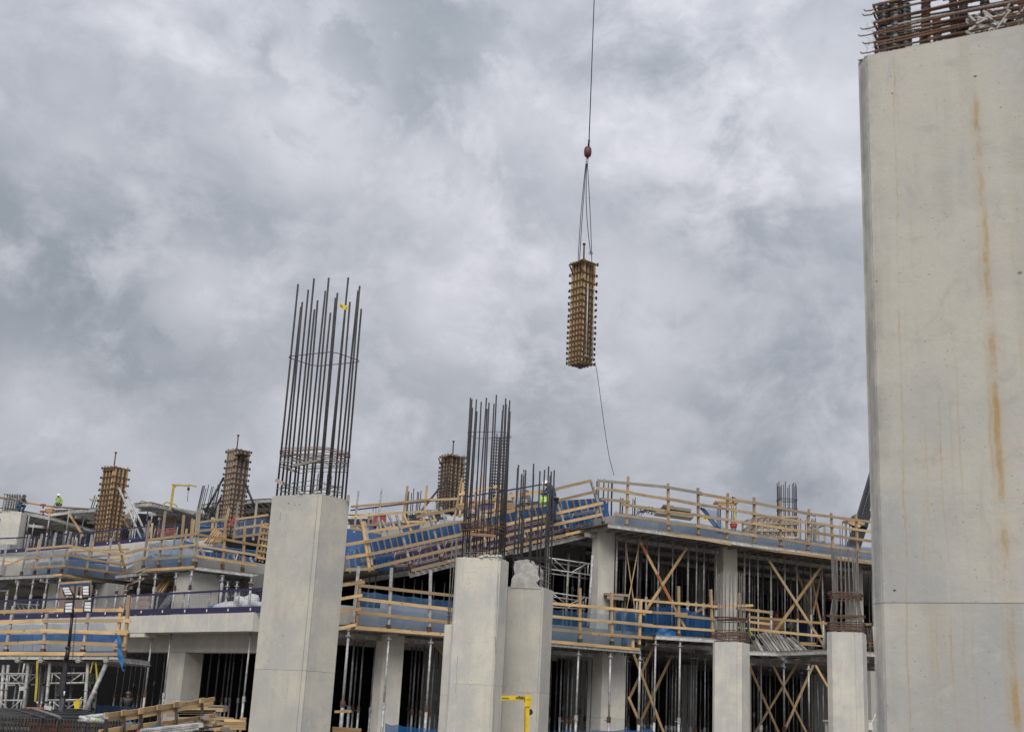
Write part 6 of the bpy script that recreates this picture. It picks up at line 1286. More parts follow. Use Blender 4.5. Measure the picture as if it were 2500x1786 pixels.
# ================================================================== CRANE BOOM
CB = Y(2085, 1330, 95); t = thing('crane_boom', 'dark crane boom rising behind the huge right pillar', 'crane', CB)
beam(t, 'lower_section', Y(2080, 1345, 95), Y(2113, 1245, 95), .9, .8, 'steel_dark', upv=(0, 1, 0)); beam(t, 'boom', Y(2104, 1262, 95), Y(2147, 1115, 95), .7, .65, 'steel_dark', upv=(0, 1, 0)); beam(t, 'boom_rib', Y(2103, 1262, 94.5), Y(2146, 1115, 94.5), .06, .06, 'mast_grey', upv=(0, 1, 0))
beam(t, 'boom_collar', Y(2096, 1285, 94.8), Y(2101, 1262, 94.8), 1.1, 1.2, 'steel_dark', upv=(0, 1, 0))

# ================================================================== BUNDLES OF BARS
random.seed(71)
bundle('starter bars left of the hump of the upper deck rail', 1457, 1494, 1170, 1250, 58, 11, .02)
bundle('short starter bars behind the first post of the long upper rail', 1515, 1551, 1212, 1262, 56, 10, .018)
bundle('tall dark starter bars on the skyline at the right, tied in two places', 1905, 1946, 1175, 1290, 62, 14, .022, (.42, .62))
bundle('starter bars under a nailed timber cap on the upper deck', 1755, 1797, 1229, 1300, 56, 10, .018)
bundle('bars with a leaning timber cap beside the crane boom', 2060, 2082, 1272, 1345, 58, 6, .018, depth=.6)
bundle('low dark starter bars right of the timber crates', 1951, 1994, 1260, 1325, 60, 10, .02)
bundle('starter bars behind the far roof rail right of the tall left column', 989, 1021, 1193, 1275, 66, 9, .024, (.08, .13, .17))
bundle('very thin far starter bars seen between the bars of the tall left column', 768, 800, 1150, 1225, 88, 9, .022)
bundle('tall leaning starter bars on the far roof right of the small davit', 474, 512, 1180, 1262, 86, 11, .028, (.02, .06, .1), lean=.13)
bundle('flared starter bars on the far roof left of the first standing form', 216, 246, 1206, 1243, 93, 8, .03, (.62, .66), lean=.2, tm='yellow_dull')
bundle('short bars under a timber board at the second timber post of the lower rail', 1480, 1528, 1455, 1577, 49.2, 10, .016, (.05, .1, .15, .2), group='starter bars waiting on the decks')
bundle('thin bars in the gap right of the column with flaring bars', 1812, 1830, 1500, 1595, 49, 6, .016, (.05, .1, .16, .2, .26))
bundle('thin bars under the worn timber beside the huge pillar', 2102, 2132, 1527, 1570, 49, 8, .018)
bundle('rusty bars and ties below the worn timber beside the huge pillar', 2104, 2130, 1535, 1592, 50.5, 7, .016, (.2, .5), m='rebar_rust')
for i, (a, b, d, lab) in enumerate((((1744, 1226), (1799, 1228), 56, 'nailed timber cap on the starter bars of the upper deck'), ((2061, 1270), (2105, 1281), 58, 'leaning timber cap on bars beside the crane boom'), ((1474, 1451), (1533, 1455), 49, 'grey timber board capping short bars by the lower rail'))):
    t = thing('timber_board', lab, 'timber', Y(*a, d)); A, B = Y(*a, d), Y(*b, d); beam(t, 'board', A, B, .8, .09, ('timber', 'timber_form', 'timber_old')[i]); beam(t, 'board', A + Vector((.1, -.35, -.12)), B + Vector((-.2, -.35, -.12)), .05, .14, ('timber', 'timber_form', 'timber_old')[i])
# dense cages
def cage(label, x0, x1, yt, yb, d, nx, nz, r, m='rebar', heads=False, dp=None):
    A = Y(x0, yb, d); B = Y(x1, yb, d); w = (B - A).length; dp = dp or w; top = hz(((A.x + B.x) / 2, d), yt); t = thing('rebar_cage', label, 'rebar', ((A.x + B.x) / 2, d, A.z))
    for yy in (d, d + dp * .5, d + dp):
        for k in range(nx):
            x = A.x + w * k / (nx - 1) + ru(-.01, .01); rod(t, 'rebar', (x, yy, A.z), (x, yy, top + ru(-.1, .1)), r, m, 6)
            if heads: rod(t, 'bar_head', (x, yy, top + ru(-.05, .08)), (x, yy, top + .17), r * 2.4, m, 6)
    n = int((top - A.z) / nz)
    for k in range(n):
        z_ = A.z + k * nz + .05; F_ = [Vector((A.x, d, z_)), Vector((B.x, d, z_ + ru(-.02, .02))), Vector((B.x, d + dp, z_)), Vector((A.x, d + dp, z_))]
        MB().tube([p + Vector((0, 0, 0)) for p in F_], r * .7, 4, closed=True).build('tie', m, t)
    return t
cage('tall dense rebar cage on the skyline behind the middle bars', 1191, 1228, 1062, 1250, 63, 7, .16, .028)
cage('dusty rebar cage with headed bars on the white corner column at the far left', 5, 42, 1211, 1246, 86, 7, .14, .025, 'rebar_dusty', True)
# flat mesh of bars lying on the roof
t = thing('rebar_mat', 'dark bent bars lying on the upper deck behind the first rail bay', 'rebar', Y(1580, 1252, 57)); g = MB()
for k in range(26): x = 1553 + k * 2.0; q = Y(x, 1252 + ru(-4, 6), ru(56, 59)); g.tube([q, q + Vector((ru(-.1, .1), 0, ru(.08, .22))), q + Vector((ru(.2, .5), ru(-.5, .5), ru(.1, .25)))], .018, 5)
g.build('bars', 'rebar', t, kind='stuff')
t = thing('rebar_mat', 'low tangle of dark bars on the roof under the far purple barrier', 'rebar', Y(1010, 1270, 64)); g = MB()
for k in range(22): q = Y(ru(990, 1022), ru(1254, 1270), ru(63, 66)); g.tube([q, q + Vector((ru(.2, .6), ru(-.5, .5), ru(-.05, .1)))], .02, 5)
g.build('bars', 'rebar', t, kind='stuff')
# timber crates and tables on the upper deck
def crate_stack(label, x0, x1, y0, y1, d, nx, nz, m='timber_form'):
    A = Y(x0, y1, d); B = Y(x1, y1, d); H = hz(((A.x + B.x) / 2, d), y0) - A.z; t = thing('timber_crate', label, 'timber', A)
    for k in range(nx + 1):
        for dy in (0, 1.2): p = A.lerp(B, k / nx) + Vector((0, dy, 0)); beam(t, 'upright', p, p + Vector((0, 0, H * ru(.9, 1))), .08, .08, m)
    for j in range(nz + 1):
        z_ = Vector((0, 0, H * j / nz))
        for dy in (0, 1.2): beam(t, 'slat', A + z_ + Vector((0, dy - .05, 0)), B + z_ + Vector((0, dy - .05, 0)), .05, .09, m)
        for k in range(0, nx + 1): p = A.lerp(B, k / nx) + z_; beam(t, 'cross_slat', p, p + Vector((0, 1.25, .05)), .05, .08, m)
    return t
crate_stack('open lattice of brownish timber crates on the upper deck in front of the skyline bars', 1846, 1948, 1264, 1312, 57, 7, 3, 'timber_old')
crate_stack('small separate timber crate frame left of the lattice of crates', 1825, 1844, 1270, 1305, 57.5, 1, 2, 'timber_old')
crate_stack('open grey timber frame right of the low dark bars', 1995, 2014, 1281, 1322, 57, 1, 1, 'timber_grey')
t = thing('timber_table', 'flat timber pack with pale top on the upper deck', 'timber', Y(1640, 1250, 55)); beam(t, 'top', Y(1628, 1242, 55), Y(1683, 1250, 55), 1.1, .13, 'timber_grey'); beam(t, 'pack', Y(1600, 1250, 55), Y(1690, 1262, 55), .9, .18, 'timber_old'); beam(t, 'side_board', Y(1617, 1237, 55.5), Y(1642, 1240, 55.5), .7, .12, 'ply_dark')
t = thing('spirit_level', 'thin yellow bar standing by the timber capped bars', 'tool', Y(1797, 1280, 55)); beam(t, 'bar', Y(1798, 1288, 55), Y(1792, 1235, 55), .05, .05, 'yellow'); 
t = thing('red_bucket', 'small red bucket at the foot of the timber capped bars', 'bucket', Y(1790, 1287, 55)); rod(t, 'bucket', Y(1791, 1288, 55), Y(1791, 1278, 55), .14, 'red', 12, .17); rod(t, 'rim', Y(1791, 1279, 55), Y(1791, 1278, 55), .18, 'red_dark', 12)
t = thing('drill_stand', 'black tool head above the timber cap on the upper deck', 'tool', Y(1790, 1222, 55.6)); rod(t, 'stem', Y(1790, 1226, 55.6), Y(1788, 1211, 55.6), .03, 'black'); beam(t, 'head', Y(1787, 1215, 55.6), Y(1795, 1217, 55.6), .08, .1, 'black')
t = thing('valve_handle', 'yellow cross shaped handle seen through the upper rail netting', 'tool', Y(1721, 1268, 53)); beam(t, 'stem', Y(1721, 1275, 53), Y(1721, 1263, 53), .05, .05, 'yellow'); beam(t, 'bar', Y(1711, 1265, 53), Y(1730, 1265, 53), .05, .05, 'yellow')
t = thing('black_sheet', 'long black rubber strip under the upper rail below the torn net', 'sheet', PF.on(1722, 1312, .05)); beam(t, 'strip', PF.on(1722, 1312, .0), PF.on(1812, 1326, .0), .03, .11, 'black')
# brown barrier boards on skyline
for i, (x0, x1, y0, y1, d, mm, lab) in enumerate(((1208, 1262, 1222, 1243, 61, 'ply_brown', 'brown plywood box beside the worker with the dark helmet'), (912, 942, 1256, 1285, 64, 'red_dark', 'dark red board behind the mesh barrier right of the tall left column'),
                                                 (1162, 1208, 1228, 1252, 60, 'form_purple', 'grey purple panel behind the tall leaning timbers'), (1048, 1076, 1254, 1266, 60, 'steel_dark', 'dark chest at the foot of the third standing form'))):
    A = Y((x0 + x1) / 2, y1, d); t = thing('board', lab, 'board', A); beam(t, 'panel', Y(x0, (y0 + y1) / 2, d), Y(x1, (y0 + y1) / 2, d), .25, (y1 - y0) * d / FP, mm); beam(t, 'edge', Y(x0, y0, d - .05), Y(x1, y0, d - .05), .3, .04, 'timber_grey')

# ================================================================== BLUE SHUTTERS ON THE LEFT DECKS
t = thing('blue_formwork_wall', 'dark blue shuttering panels behind the right side of the second saw-tooth deck', 'formwork', PM2.on(550, 1400, 2.6))
for k in range(10):
    x = 484 + k * 14.2; a = [PM2.on(x, 1389 + k * 1.8, 2.6), PM2.on(x + 13.8, 1390.6 + k * 1.8, 2.6), PM2.on(x + 15.2, 1345 + k * 1.8, 2.6), PM2.on(x + 1.4, 1343.4 + k * 1.8, 2.6)]
    MB().add(a + [p + PM2.v * .05 for p in a], [(0, 1, 2, 3), (7, 6, 5, 4), (0, 4, 5, 1), (1, 5, 6, 2), (2, 6, 7, 3), (3, 7, 4, 0)]).build('panel', 'form_blue', t); beam(t, 'stud', PM2.on(x, 1390 + k * 1.8, 2.55), PM2.on(x + 1.4, 1342 + k * 1.8, 2.55), .04, .06, 'galv', upv=PM2.v)
for y in (1369, 1382): beam(t, 'waler', PM2.on(484, y, 2.45), PM2.on(630, y + 17, 2.45), .05, .05, 'galv_light')
beam(t, 'top_sheet', PM2.on(484, 1334, 3.4), PM2.on(640, 1350, 3.4), 1.6, .04, 'tarp_blue')
for i, (a, b, w_, mm) in enumerate((((489, 1335), (511, 1386), .1, 'timber_old'), ((569, 1356), (588, 1394), .1, 'timber_old'), ((610, 1361), (634, 1402), .09, 'timber_old'), ((567, 1381), (580, 1395), .07, 'timber_old'), ((580, 1353), (576, 1367), .05, 'alu'), ((483, 1379), (492, 1385), .08, 'timber_grey'))):
    t = thing('loose_board', 'grey board leaning in front of the dark blue panels, %s from the left' % nth([1, 3, 5, 2, 4, 0][i]), 'timber', PM2.on(*b, 1.2), 'boards leaning against the dark blue panels'); beam(t, 'board', PM2.on(*a, 1.8), PM2.on(*b, 1.0), .05, w_, mm)
t = thing('plank_stack', 'dark planks leaning in a fan behind the corner posts of the second saw-tooth deck', 'timber', PM2.on(520, 1320, 4))
for k in range(7): beam(t, 'plank', PM2.on(500 + k * 5.5, 1326 + ru(-2, 2), 4.2), PM2.on(526 + k * 4.5, 1293 + k * 2.5, 5), .05, .14, 'timber_form')
for i, (x0, y0, x1, y1, off, mm, h_, lab) in enumerate(((376, 1352, 436, 1357, 2, 'tarp_white', .55, 'white rigid sheet behind the pale net of the second saw-tooth deck'), (395, 1335, 440, 1330, 3, 'concrete_pale', .4, 'pale block behind the upper part of that net'), (449, 1326, 475, 1332, 3, 'tarp_dark', .25, 'dark sheet edge by the corner of the second saw-tooth deck'),
                                                     (168, 1366, 262, 1372, 3, 'form_blue', .32, 'long dark blue panel behind the falling side rail'), (232, 1380, 258, 1384, 2.3, 'concrete_pale', .25, 'small white box behind the falling side rail'), (130, 1394, 175, 1398, 2.2, 'form_blue', .4, 'dark blue panel by the corner of the left saw-tooth deck'),
                                                     (16, 1385, 40, 1384, 3, 'concrete_pale', .22, 'small white box near the left picture edge'), (480, 1300, 520, 1296, 6.2, 'tarp_blue', .4, 'bright blue sheeting behind the tall corner posts'))):
    pl = PM1 if i in (0, 1) else PM2 if i in (2, 7) else PL2 if i in (3, 4) else PL1
    t = thing('panel', lab, 'panel', pl.on(x0, y0, off)); beam(t, 'sheet', pl.on(x0, y0, off), pl.on(x1, y1, off), .08, h_, mm); beam(t, 'batten', pl.on(x0, y0, off - .06), pl.on(x1, y1, off - .06), .04, .04, 'timber_grey')
# far frames, tarps behind the white ramp wall
t = thing('trestle', 'red brown scaffold trestle behind the far purple barrier', 'scaffold', Y(400, 1315, 85))
for x in (385, 405, 422): rod(t, 'leg', Y(x, 1318, 85), Y(x + 3, 1290, 85), .05, 'red_dark'); rod(t, 'leg', Y(x + 8, 1318, 85), Y(x + 5, 1290, 85), .05, 'red_dark')
rod(t, 'rail', Y(380, 1294, 85), Y(430, 1288, 85), .05, 'red_dark')
beam(t, 'board', Y(402, 1305, 85.5), Y(430, 1300, 85.5), .4, .45, 'ply_brown')
net('dark blue tarp bundle between the first standing form and its braces', [Y(322, 1332, 84), Y(352, 1328, 84), Y(350, 1296, 84), Y(326, 1312, 84)], 'net_deep', 8, 5, .12, seed=40)
t = thing('red_flag', 'bright red folded sheet hanging from the foot of the second standing form', 'sheet', Y(566, 1285, 78)); q = [Y(x, y, 78) for x, y in ((572, 1257), (574, 1262), (566, 1280), (561, 1287), (560, 1282), (568, 1264))]
MB().add(q + [p + Vector((0, .1, 0)) for p in q], [(0, 1, 2, 5), (5, 2, 3, 4), (11, 8, 7, 6), (10, 9, 8, 11)] + [(i, i + 6, (i + 1) % 6 + 6, (i + 1) % 6) for i in range(6)]).build('cloth', 'red', t)
# grey pipe stack at the left
t = thing('pipe_stack', 'stacked pale aluminium beams behind the barrier at the left picture edge', 'stack', Y(0, 1345, 81))
for j in range(4):
    for k in range(3): beam(t, 'beam', Y(-10, 1343 - j * 4.2, 81 + k * .3), Y(20, 1342 - j * 4.2, 81 + k * .3), .12, .10, 'galv_light'); beam(t, 'beam_end', Y(20 + k, 1342 - j * 4.2, 81), Y(42, 1346 - j * 4.2 - k * 1.2, 82), .1, .1, 'galv_light')

# ================================================================== THINGS ON THE LEFT SLAB
t = thing('plank_stack', 'tall stack of sawn timbers behind the barrier right of the pair of end posts', 'timber', PG.on(340, 1497, 1.6))
for j in range(9):
    for k in range(4): dx = ru(-6, 5); beam(t, 'plank', PG.on(300 + dx, 1495 - j * 4.6, 1.3 + k * .17), PG.on(367 + dx * .4, 1490 - j * 4.6, 1.3 + k * .17), .15, .085, 'timber_form' if k else 'timber_old')
t = thing('plank_stack', 'steep planks leaning under the joists of the second saw-tooth deck', 'timber', PG.on(385, 1460, 3))
for k in range(4): beam(t, 'plank', PG.on(374 + k * 7, 1447, 3), PG.on(404 + k * 5, 1413, 3.6), .05, .13, 'timber_form')
t = thing('steel_stair', 'grey steel stair frame leaning behind the barrier by the stacked timbers', 'stair', PG.on(400, 1492, 2))
for k in range(2): beam(t, 'stringer', PG.on(385 + k * 10, 1494, 2), PG.on(420 + k * 8, 1444, 2.5), .05, .12, 'galv')
for k in range(6): beam(t, 'tread', PG.on(389 + k * 5.2, 1490 - k * 7, 2.02), PG.on(398 + k * 5, 1490 - k * 7, 2.1), .18, .03, 'galv')
tagp(blob_mesh(PG.on(604, 1480, 1.8), (.75, .5, .42), 6, flat=.4, amp=.35).build('wrapped_pile', 'tarp_white', smooth=True), 'white plastic sheet heaped over a pile beside the tall left column', 'tarp')
tagp(blob_mesh(PG.on(553, 1483, 2.4), (.6, .4, .22), 7, flat=.4).build('blue_pile', 'tarp_blue', smooth=True), 'low blue tarp heap left of the white sheeted pile', 'tarp')
t = thing('drinks_crates', 'row of small blue bottles on a pallet behind the left end of the barrier', 'bottles', PG.on(60, 1503, 1.2))
for k in range(13): b = PG.on(36 + k * 5, 1503, 1.2); rod(t, 'bottle', b, b + Vector((0, 0, .22)), .045, 'tarp_blue', 8, .03)
beam(t, 'pallet', PG.on(30, 1506, 1.2), PG.on(106, 1505, 1.2), .6, .08, 'timber_old')
t = thing('ladder_beam', 'grey lattice beam lying on the left slab behind the barrier', 'lattice', PG.on(70, 1490, 2.5)); rod(t, 'chord', PG.on(38, 1473, 2.5), PG.on(96, 1476, 2.5), .03, 'galv'); rod(t, 'chord', PG.on(40, 1490, 2.5), PG.on(96, 1488, 2.5), .03, 'galv')
for k in range(5): rod(t, 'lacing', PG.on(42 + k * 11, 1474, 2.5), PG.on(50 + k * 11, 1489, 2.5), .02, 'galv')
# far blue cabin under the lamp
t = thing('site_lamp', 'second dark floodlight head at the left picture edge under the low slab', 'floodlight', Y(5, 1435, 38)); beam(t, 'lamp_head', Y(1, 1431, 38), Y(20, 1431, 38), .15, .18, 'lamp_body'); beam(t, 'bracket', Y(-6, 1440, 38), Y(22, 1441, 38), .06, .05, 'galv'); beam(t, 'lens', Y(3, 1430, 37.9), Y(16, 1430, 37.9), .01, .1, 'steel_dark')
rod(t, 'stand', Y(-9, 1442, 38), (Y(-9, 1442, 38).x, 38, 0), .05, 'steel_dark')

# ================================================================== LEANING ALUMINIUM BEAMS
random.seed(81)
LB = [(1832, 1548, 1858, 1592), (1838, 1550, 1862, 1592), (1852, 1549, 1886, 1591), (1858, 1546, 1890, 1590), (1866, 1544, 1899, 1590), (1873, 1540, 1906, 1589), (1878, 1543, 1909, 1589), (1893, 1548, 1916, 1589), (1899, 1547, 1926, 1588), (1906, 1553, 1934, 1588), (1920, 1557, 1952, 1587), (1925, 1559, 1958, 1588), (1932, 1556, 1966, 1586)]
for i, (x1, y1, x0, y0) in enumerate(LB):
    t = thing('aluminium_beam', 'grey aluminium beam leaning on the deck edge, %s from the left' % nth(i), 'beam', PF.on(x0, y0, .4), 'aluminium beams leaning in a row')
    A, B = PF.on(x0, y0, .35 + .05 * (i % 3)), PF.on(x1, y1, 1.15); mm = 'galv_light' if i % 3 else 'timber_grey'
    n_ = (B - A).normalized().cross(PF.u).normalized(); beam(t, 'web', A, B, .05, .15, mm, upv=PF.v)
    for s_ in (-.07, .07): o_ = PF.v * s_; beam(t, 'flange', A + o_, B + o_, .11, .02, 'alu_white' if i % 3 else 'timber_grey', upv=PF.v)
t = thing('plank_pack', 'two pale planks lying on the deck under the right crossing braces', 'timber', PF.on(1960, 1570, 1.0)); beam(t, 'plank', PF.on(1950, 1568, .9), PF.on(1989, 1570, .9), .2, .06, 'timber'); beam(t, 'plank', PF.on(1955, 1572, .8), PF.on(2005, 1576, .8), .2, .05, 'timber')
t = thing('plank_pack', 'loose pale planks on the deck sliver beside the huge pillar', 'timber', PF.on(2120, 1575, .8)); beam(t, 'plank', PF.on(2104, 1568, .8), PF.on(2134, 1569, .8), .2, .05, 'timber'); beam(t, 'plank', PF.on(2112, 1580, .6), PF.on(2134, 1577, .6), .2, .05, 'timber')
t = thing('safety_line', 'lime green webbing strap with a black block draped to the leaning beams', 'strap', PF.on(1806, 1530, .2)); g = MB(); g.tube([PF.on(x, y, .2) for x, y in ((1802, 1530), (1812, 1534), (1824, 1533), (1830, 1538), (1836, 1550))], .03, 5); g.build('webbing', 'hivis', t); rod(t, 'block', PF.on(1837, 1553, .15), PF.on(1841, 1559, .15), .09, 'black', 10)
t = thing('wood_box', 'brown plywood panel in the dark behind the right hand rails', 'plywood', PF.on(1870, 1530, 2.2)); beam(t, 'panel', PF.on(1855, 1521, 2.2), PF.on(1915, 1524, 2.2), .05, .45, 'ply_brown')
t = thing('cable_drum', 'dark blue container standing in the upper storey behind the crossing braces', 'container', PF.on(1970, 1560, 3)); beam(t, 'body', PF.on(1962, 1545, 3), PF.on(1978, 1546, 3), .5, .7, 'tarp_dark'); beam(t, 'lid', PF.on(1961, 1524, 3), PF.on(1979, 1525, 3), .55, .06, 'tarp_dark')

# ================================================================== REBAR CAGE AND TIMBERS AT THE BOTTOM LEFT
random.seed(91)
zt_ = 1.16; A, B = Z(-60, 1748, zt_), Z(300, 1760, zt_); C2, D2_ = Z(195, 1730, zt_), Z(-60, 1729, zt_)
rc = thing('rebar_cage', 'long flat rebar cage lying across the bottom left corner', 'rebar', A.lerp(B, .5) - Vector((0, 0, zt_ - .3)))
nb = 15
for k in range(nb):
    f = k / (nb - 1); a, b = A.lerp(D2_, f ** 1.2), B.lerp(C2, f ** 1.2); a.z += ru(-.01, .01); b.z = zt_ + ru(-.02, .02); rod(rc, 'rebar', a, b, .021, 'rebar', 6)
for k in range(46):
    f = (k + .5) / 46; a, b = A.lerp(B, f), D2_.lerp(C2, f); rod(rc, 'crossbar', a - Vector((0, 0, .03)), b - Vector((0, 0, .03)), .018, 'rebar', 6)
    rod(rc, 'crossbar', a - Vector((0, .02, -.02)), a - Vector((ru(-.03, .03), .02, .8)), .018, 'rebar', 6)
for k in range(8): z_ = Vector((0, 0, -.09 * k - .03 - ru(0, .02))); rod(rc, 'rebar', A + z_, B + z_, .021, 'rebar', 6)
for k in range(10):
    f = k / 10; q = A.lerp(B, f * .32) + Vector((0, .03, 0)); 
    for j in range(6): beam(rc, 'spacer', q - Vector((0, 0, .12 + j * .1)), q + (B - A) * .028 - Vector((0, 0, .12 + j * .1)), .05, .05, 'rebar')
rod(rc, 'loose_bar', Y(78, 1728, 27), Y(146, 1750, 23), .03, 'galv', 6); rod(rc, 'loose_bar', Y(30, 1729, 27), Y(110, 1752, 23), .018, 'rebar', 6)
t = thing('orange_container', 'orange plastic panels seen through the rebar cage', 'container', (A.lerp(B, .3).x, A.y + .5, 0))
for x0, x1, y0, y1 in ((43, 94, 1755, 1771), (74, 99, 1758, 1786), (103, 141, 1757, 1790), (150, 176, 1759, 1800)): d = A.y + (B.y - A.y) * ((x1 + 60) / 360) + .35; beam(t, 'panel', Y(x0, (y0 + y1) / 2, d), Y(x1, (y0 + y1) / 2 + 1, d), .12, (y1 - y0) * d / FP, 'orange')
beam(t, 'rim', Y(67, 1726.5, 29), Y(107, 1727.5, 29), .1, .03, 'orange'); beam(t, 'pale_rail', Y(108, 1725, 29.5), Y(126, 1729, 29.5), .05, .08, 'concrete_pale')
t = thing('machine_bar', 'black and white bar of a machine standing behind the rebar cage', 'machine', (Y(105, 1713, 36).x, 36, 0)); beam(t, 'beam', Y(91, 1713.5, 36), Y(134, 1712.5, 36), .1, .06, 'steel_dark')
for x in (92, 102, 123, 133): beam(t, 'white_block', Y(x - 1.5, 1713.3, 35.9), Y(x + 1.5, 1713.3, 35.9), .08, .05, 'white_tag')
for x in (125, 132): b = Y(x, 1714, 36); rod(t, 'stand', b, (b.x, 36, 0), .02, 'galv_light')
t = thing('hose_pile', 'white and grey rags and pipes heaped on the right end of the rebar cage', 'pile', Y(230, 1755, 21))
for k in range(16): q = Y(ru(205, 252), ru(1746, 1758), ru(21, 23)); rod(t, 'pipe', q, q + Vector((ru(-.25, .25), ru(-.2, .2), ru(-.05, .05))), ru(.02, .035), random.choice(['tarp_white', 'galv_light', 'concrete_grey']), 7)
for k in range(2): q = Y(237 + k * 2, 1751, 20.8); rod(t, 'green_strap', q, q + Vector((.05 * k - .04, 0, -.06)), .009, 'hivis', 5)
# rail on the timber trestles
TR = Plane(Y(239, 1750, 23), Y(515, 1707, 27)); t = thing('trestle_rail', 'sloping double timber rail on dark clamp posts at the bottom left', 'guardrail', Y(239, 1790, 23))
random.seed(95)
tie_rails(t, TR, [[(237, 1750), (392, 1727)], [(342, 1735), (436, 1718)], [(430, 1719), (516, 1706)], ['timber', (241, 1758), (432, 1729)], [(300, 1753), (512, 1717)], [(244, 1784), (400, 1764)], [(395, 1766), (512, 1747)]], h=.082, off=0)
for x, y in ((259, 1745), (302, 1738), (344, 1734), (389, 1725), (430, 1718), (493, 1708)): beam(t, 'clamp_post', TR.on(x, y - 3, -.06), TR.on(x + 1.5, 1800, -.06), .035, .05, 'ply_dark', upv=TR.v); beam(t, 'clamp_strut', TR.on(x + 1, y + 22, -.05), TR.on(x - 9, 1800, -.05), .03, .035, 'ply_dark', upv=TR.v); beam(t, 'nailed_block', TR.on(x - 5, y + 1, -.09), TR.on(x + 5, y + 0, -.09), .03, .10, 'timber_form')
t = thing('plank_stack', 'stack of weathered shuttering boards behind the sloping timber rail', 'timber', Y(490, 1760, 29))
for y, x0, x1, mm, h_ in ((1723, 512, 549, 'timber_grey', .05), (1730, 440, 548, 'timber', .11), (1737, 437, 530, 'timber_old', .08), (1743, 410, 525, 'timber_old', .10), (1748, 440, 505, 'timber', .09), (1757, 460, 560, 'timber_old', .1), (1765, 410, 470, 'timber_grey', .12), (1768, 500, 548, 'timber_old', .12), (1776, 490, 560, 'timber_grey', .1)):
    for k in range(2): beam(t, 'board', Y(x0 + 3 * k, y, 28.5 + k * .35), Y(x1 + 4 * k, y + ru(-1, 1), 28.5 + k * .35), .3, h_, mm)
for x in (450, 480, 530): b = Y(x, 1790, 28.8); beam(t, 'trestle_leg', Y(x, 1740, 28.8), (b.x, b.y, 0), .09, .09, 'timber_grey')
t = thing('plank_stack', 'loose mixed boards heaped around the right end of the timber rail', 'timber', Y(520, 1775, 27))
for k in range(26):
    x = ru(395, 570); y = 1786 - ru(0, 44) * (1 - abs(x - 500) / 260); L = ru(20, 70); s_ = ru(-3, 3); beam(t, 'board', Y(x, y, 27 + ru(-.6, .8)), Y(x + L * .7, y + s_, 27 + ru(-.6, .8)), ru(.1, .2), ru(.03, .07), random.choice(['timber', 'timber_old', 'timber_grey', 'timber_worn']))
t = thing('plank_stack', 'low boards lying under the left end of the timber rail', 'timber', Y(290, 1785, 25))
for k in range(8): x = ru(245, 300); y = ru(1762, 1786); beam(t, 'board', Y(x, y, 25 + ru(-.5, .5)), Y(x + ru(20, 45), y + ru(-3, 3), 25), ru(.1, .2), ru(.03, .06), random.choice(['timber', 'timber_old', 'timber_grey']))
t = thing('plank_stack', 'bright new planks nailed side by side at the foot of the tall left column', 'timber', Y(575, 1775, 25.5))
for y, x0, x1 in ((1753, 586, 601), (1758, 548, 600), (1764, 530, 601), (1770, 548, 600), (1776, 562, 600)): beam(t, 'board', Y(x0, y, 25.5), Y(x1, y + 1, 25.5), .06, .055, 'timber')
for x in (546, 552, 558, 563, 568, 575): beam(t, 'support', Y(x, 1770, 25.8), (Y(x, 1770, 25.8).x, 25.8, 0), .05, .05, 'timber_grey')
t = thing('plank_stack', 'pale planks at the bottom edge right of the tall left column', 'timber', Y(850, 1782, 27)); beam(t, 'board', Y(812, 1777, 27), Y(882, 1781, 27), .1, .07, 'timber'); beam(t, 'board', Y(812, 1785, 26.9), Y(880, 1788, 26.9), .1, .07, 'timber')
for x, mm in ((846, 'red_dark'), (870, 'timber_grey')): b = Y(x, 1785, 27.2); beam(t, 'stand', Y(x, 1779, 27.2), (b.x, b.y, 0), .06, .06, mm)
beam(t, 'cross_timber', Y(817, 1736, 42.5), Y(858, 1735, 42.5), .08, .08, 'timber_form')
t = thing('perforated_plank', 'shiny perforated steel walkway plank lying behind the timber rail', 'plank', Y(420, 1778, 22)); a, b = Y(348, 1784, 22), Y(490, 1768, 22.5); beam(t, 'tread', a, b, .3, .07, 'galv_light'); beam(t, 'side', a + Vector((0, -.16, -.03)), b + Vector((0, -.16, -.03)), .02, .1, 'alu_white')
g = MB()
for k in range(46): q = a.lerp(b, (k + .5) / 46); [g.bar(q + Vector((-.005, -.172, dz - .02)), q + Vector((.011, -.172, dz - .02)), .004, .012) for dz in (-.02, .012)]
g.build('perforation', 'steel_dark', t, kind='stuff')
t = thing('traffic_cone', 'tip of a red cone at the bottom edge behind the timber rail', 'cone', Y(337, 1790, 21.5)); rod(t, 'cone', Y(336, 1800, 21.5), Y(337.5, 1781, 21.5), .07, 'red', 12, .015)
rod(t, 'cone_base', Y(336, 1803, 21.5), Y(336, 1801, 21.5), .1, 'red_dark', 4)
net('blue sheet hanging between the clamp posts of the timber trestle rail', [Y(276, 1770, 27), Y(346, 1772, 27), Y(338, 1761, 27), (Y(300, 1752, 27))], 'tarp_blue', 10, 4, .06, seed=44, name='tarp')
tagp(blob_mesh(Y(372, 1784, 25), (.14, .14, .13), 12).build('blue_drum', 'tarp_blue', smooth=True), 'rounded blue bundle behind the steel walkway plank', 'bundle')
net('dark blue sheet along the ground in the dark of the left wing', [Y(232, 1745, 43), Y(345, 1752, 45), Y(330, 1722, 45), Y(237, 1717, 43)], 'tarp_dark', 10, 4, .06, seed=45, name='tarp')
t = thing('concrete_barrier', 'pale stub wall in the sliver beside the huge right pillar at the bottom', 'barrier', Y(2120, 1786, 30)); beam(t, 'shelf', Y(2011, 1758, 43.2), Y(2140, 1758, 43.2), .3, .05, 'concrete_pale')
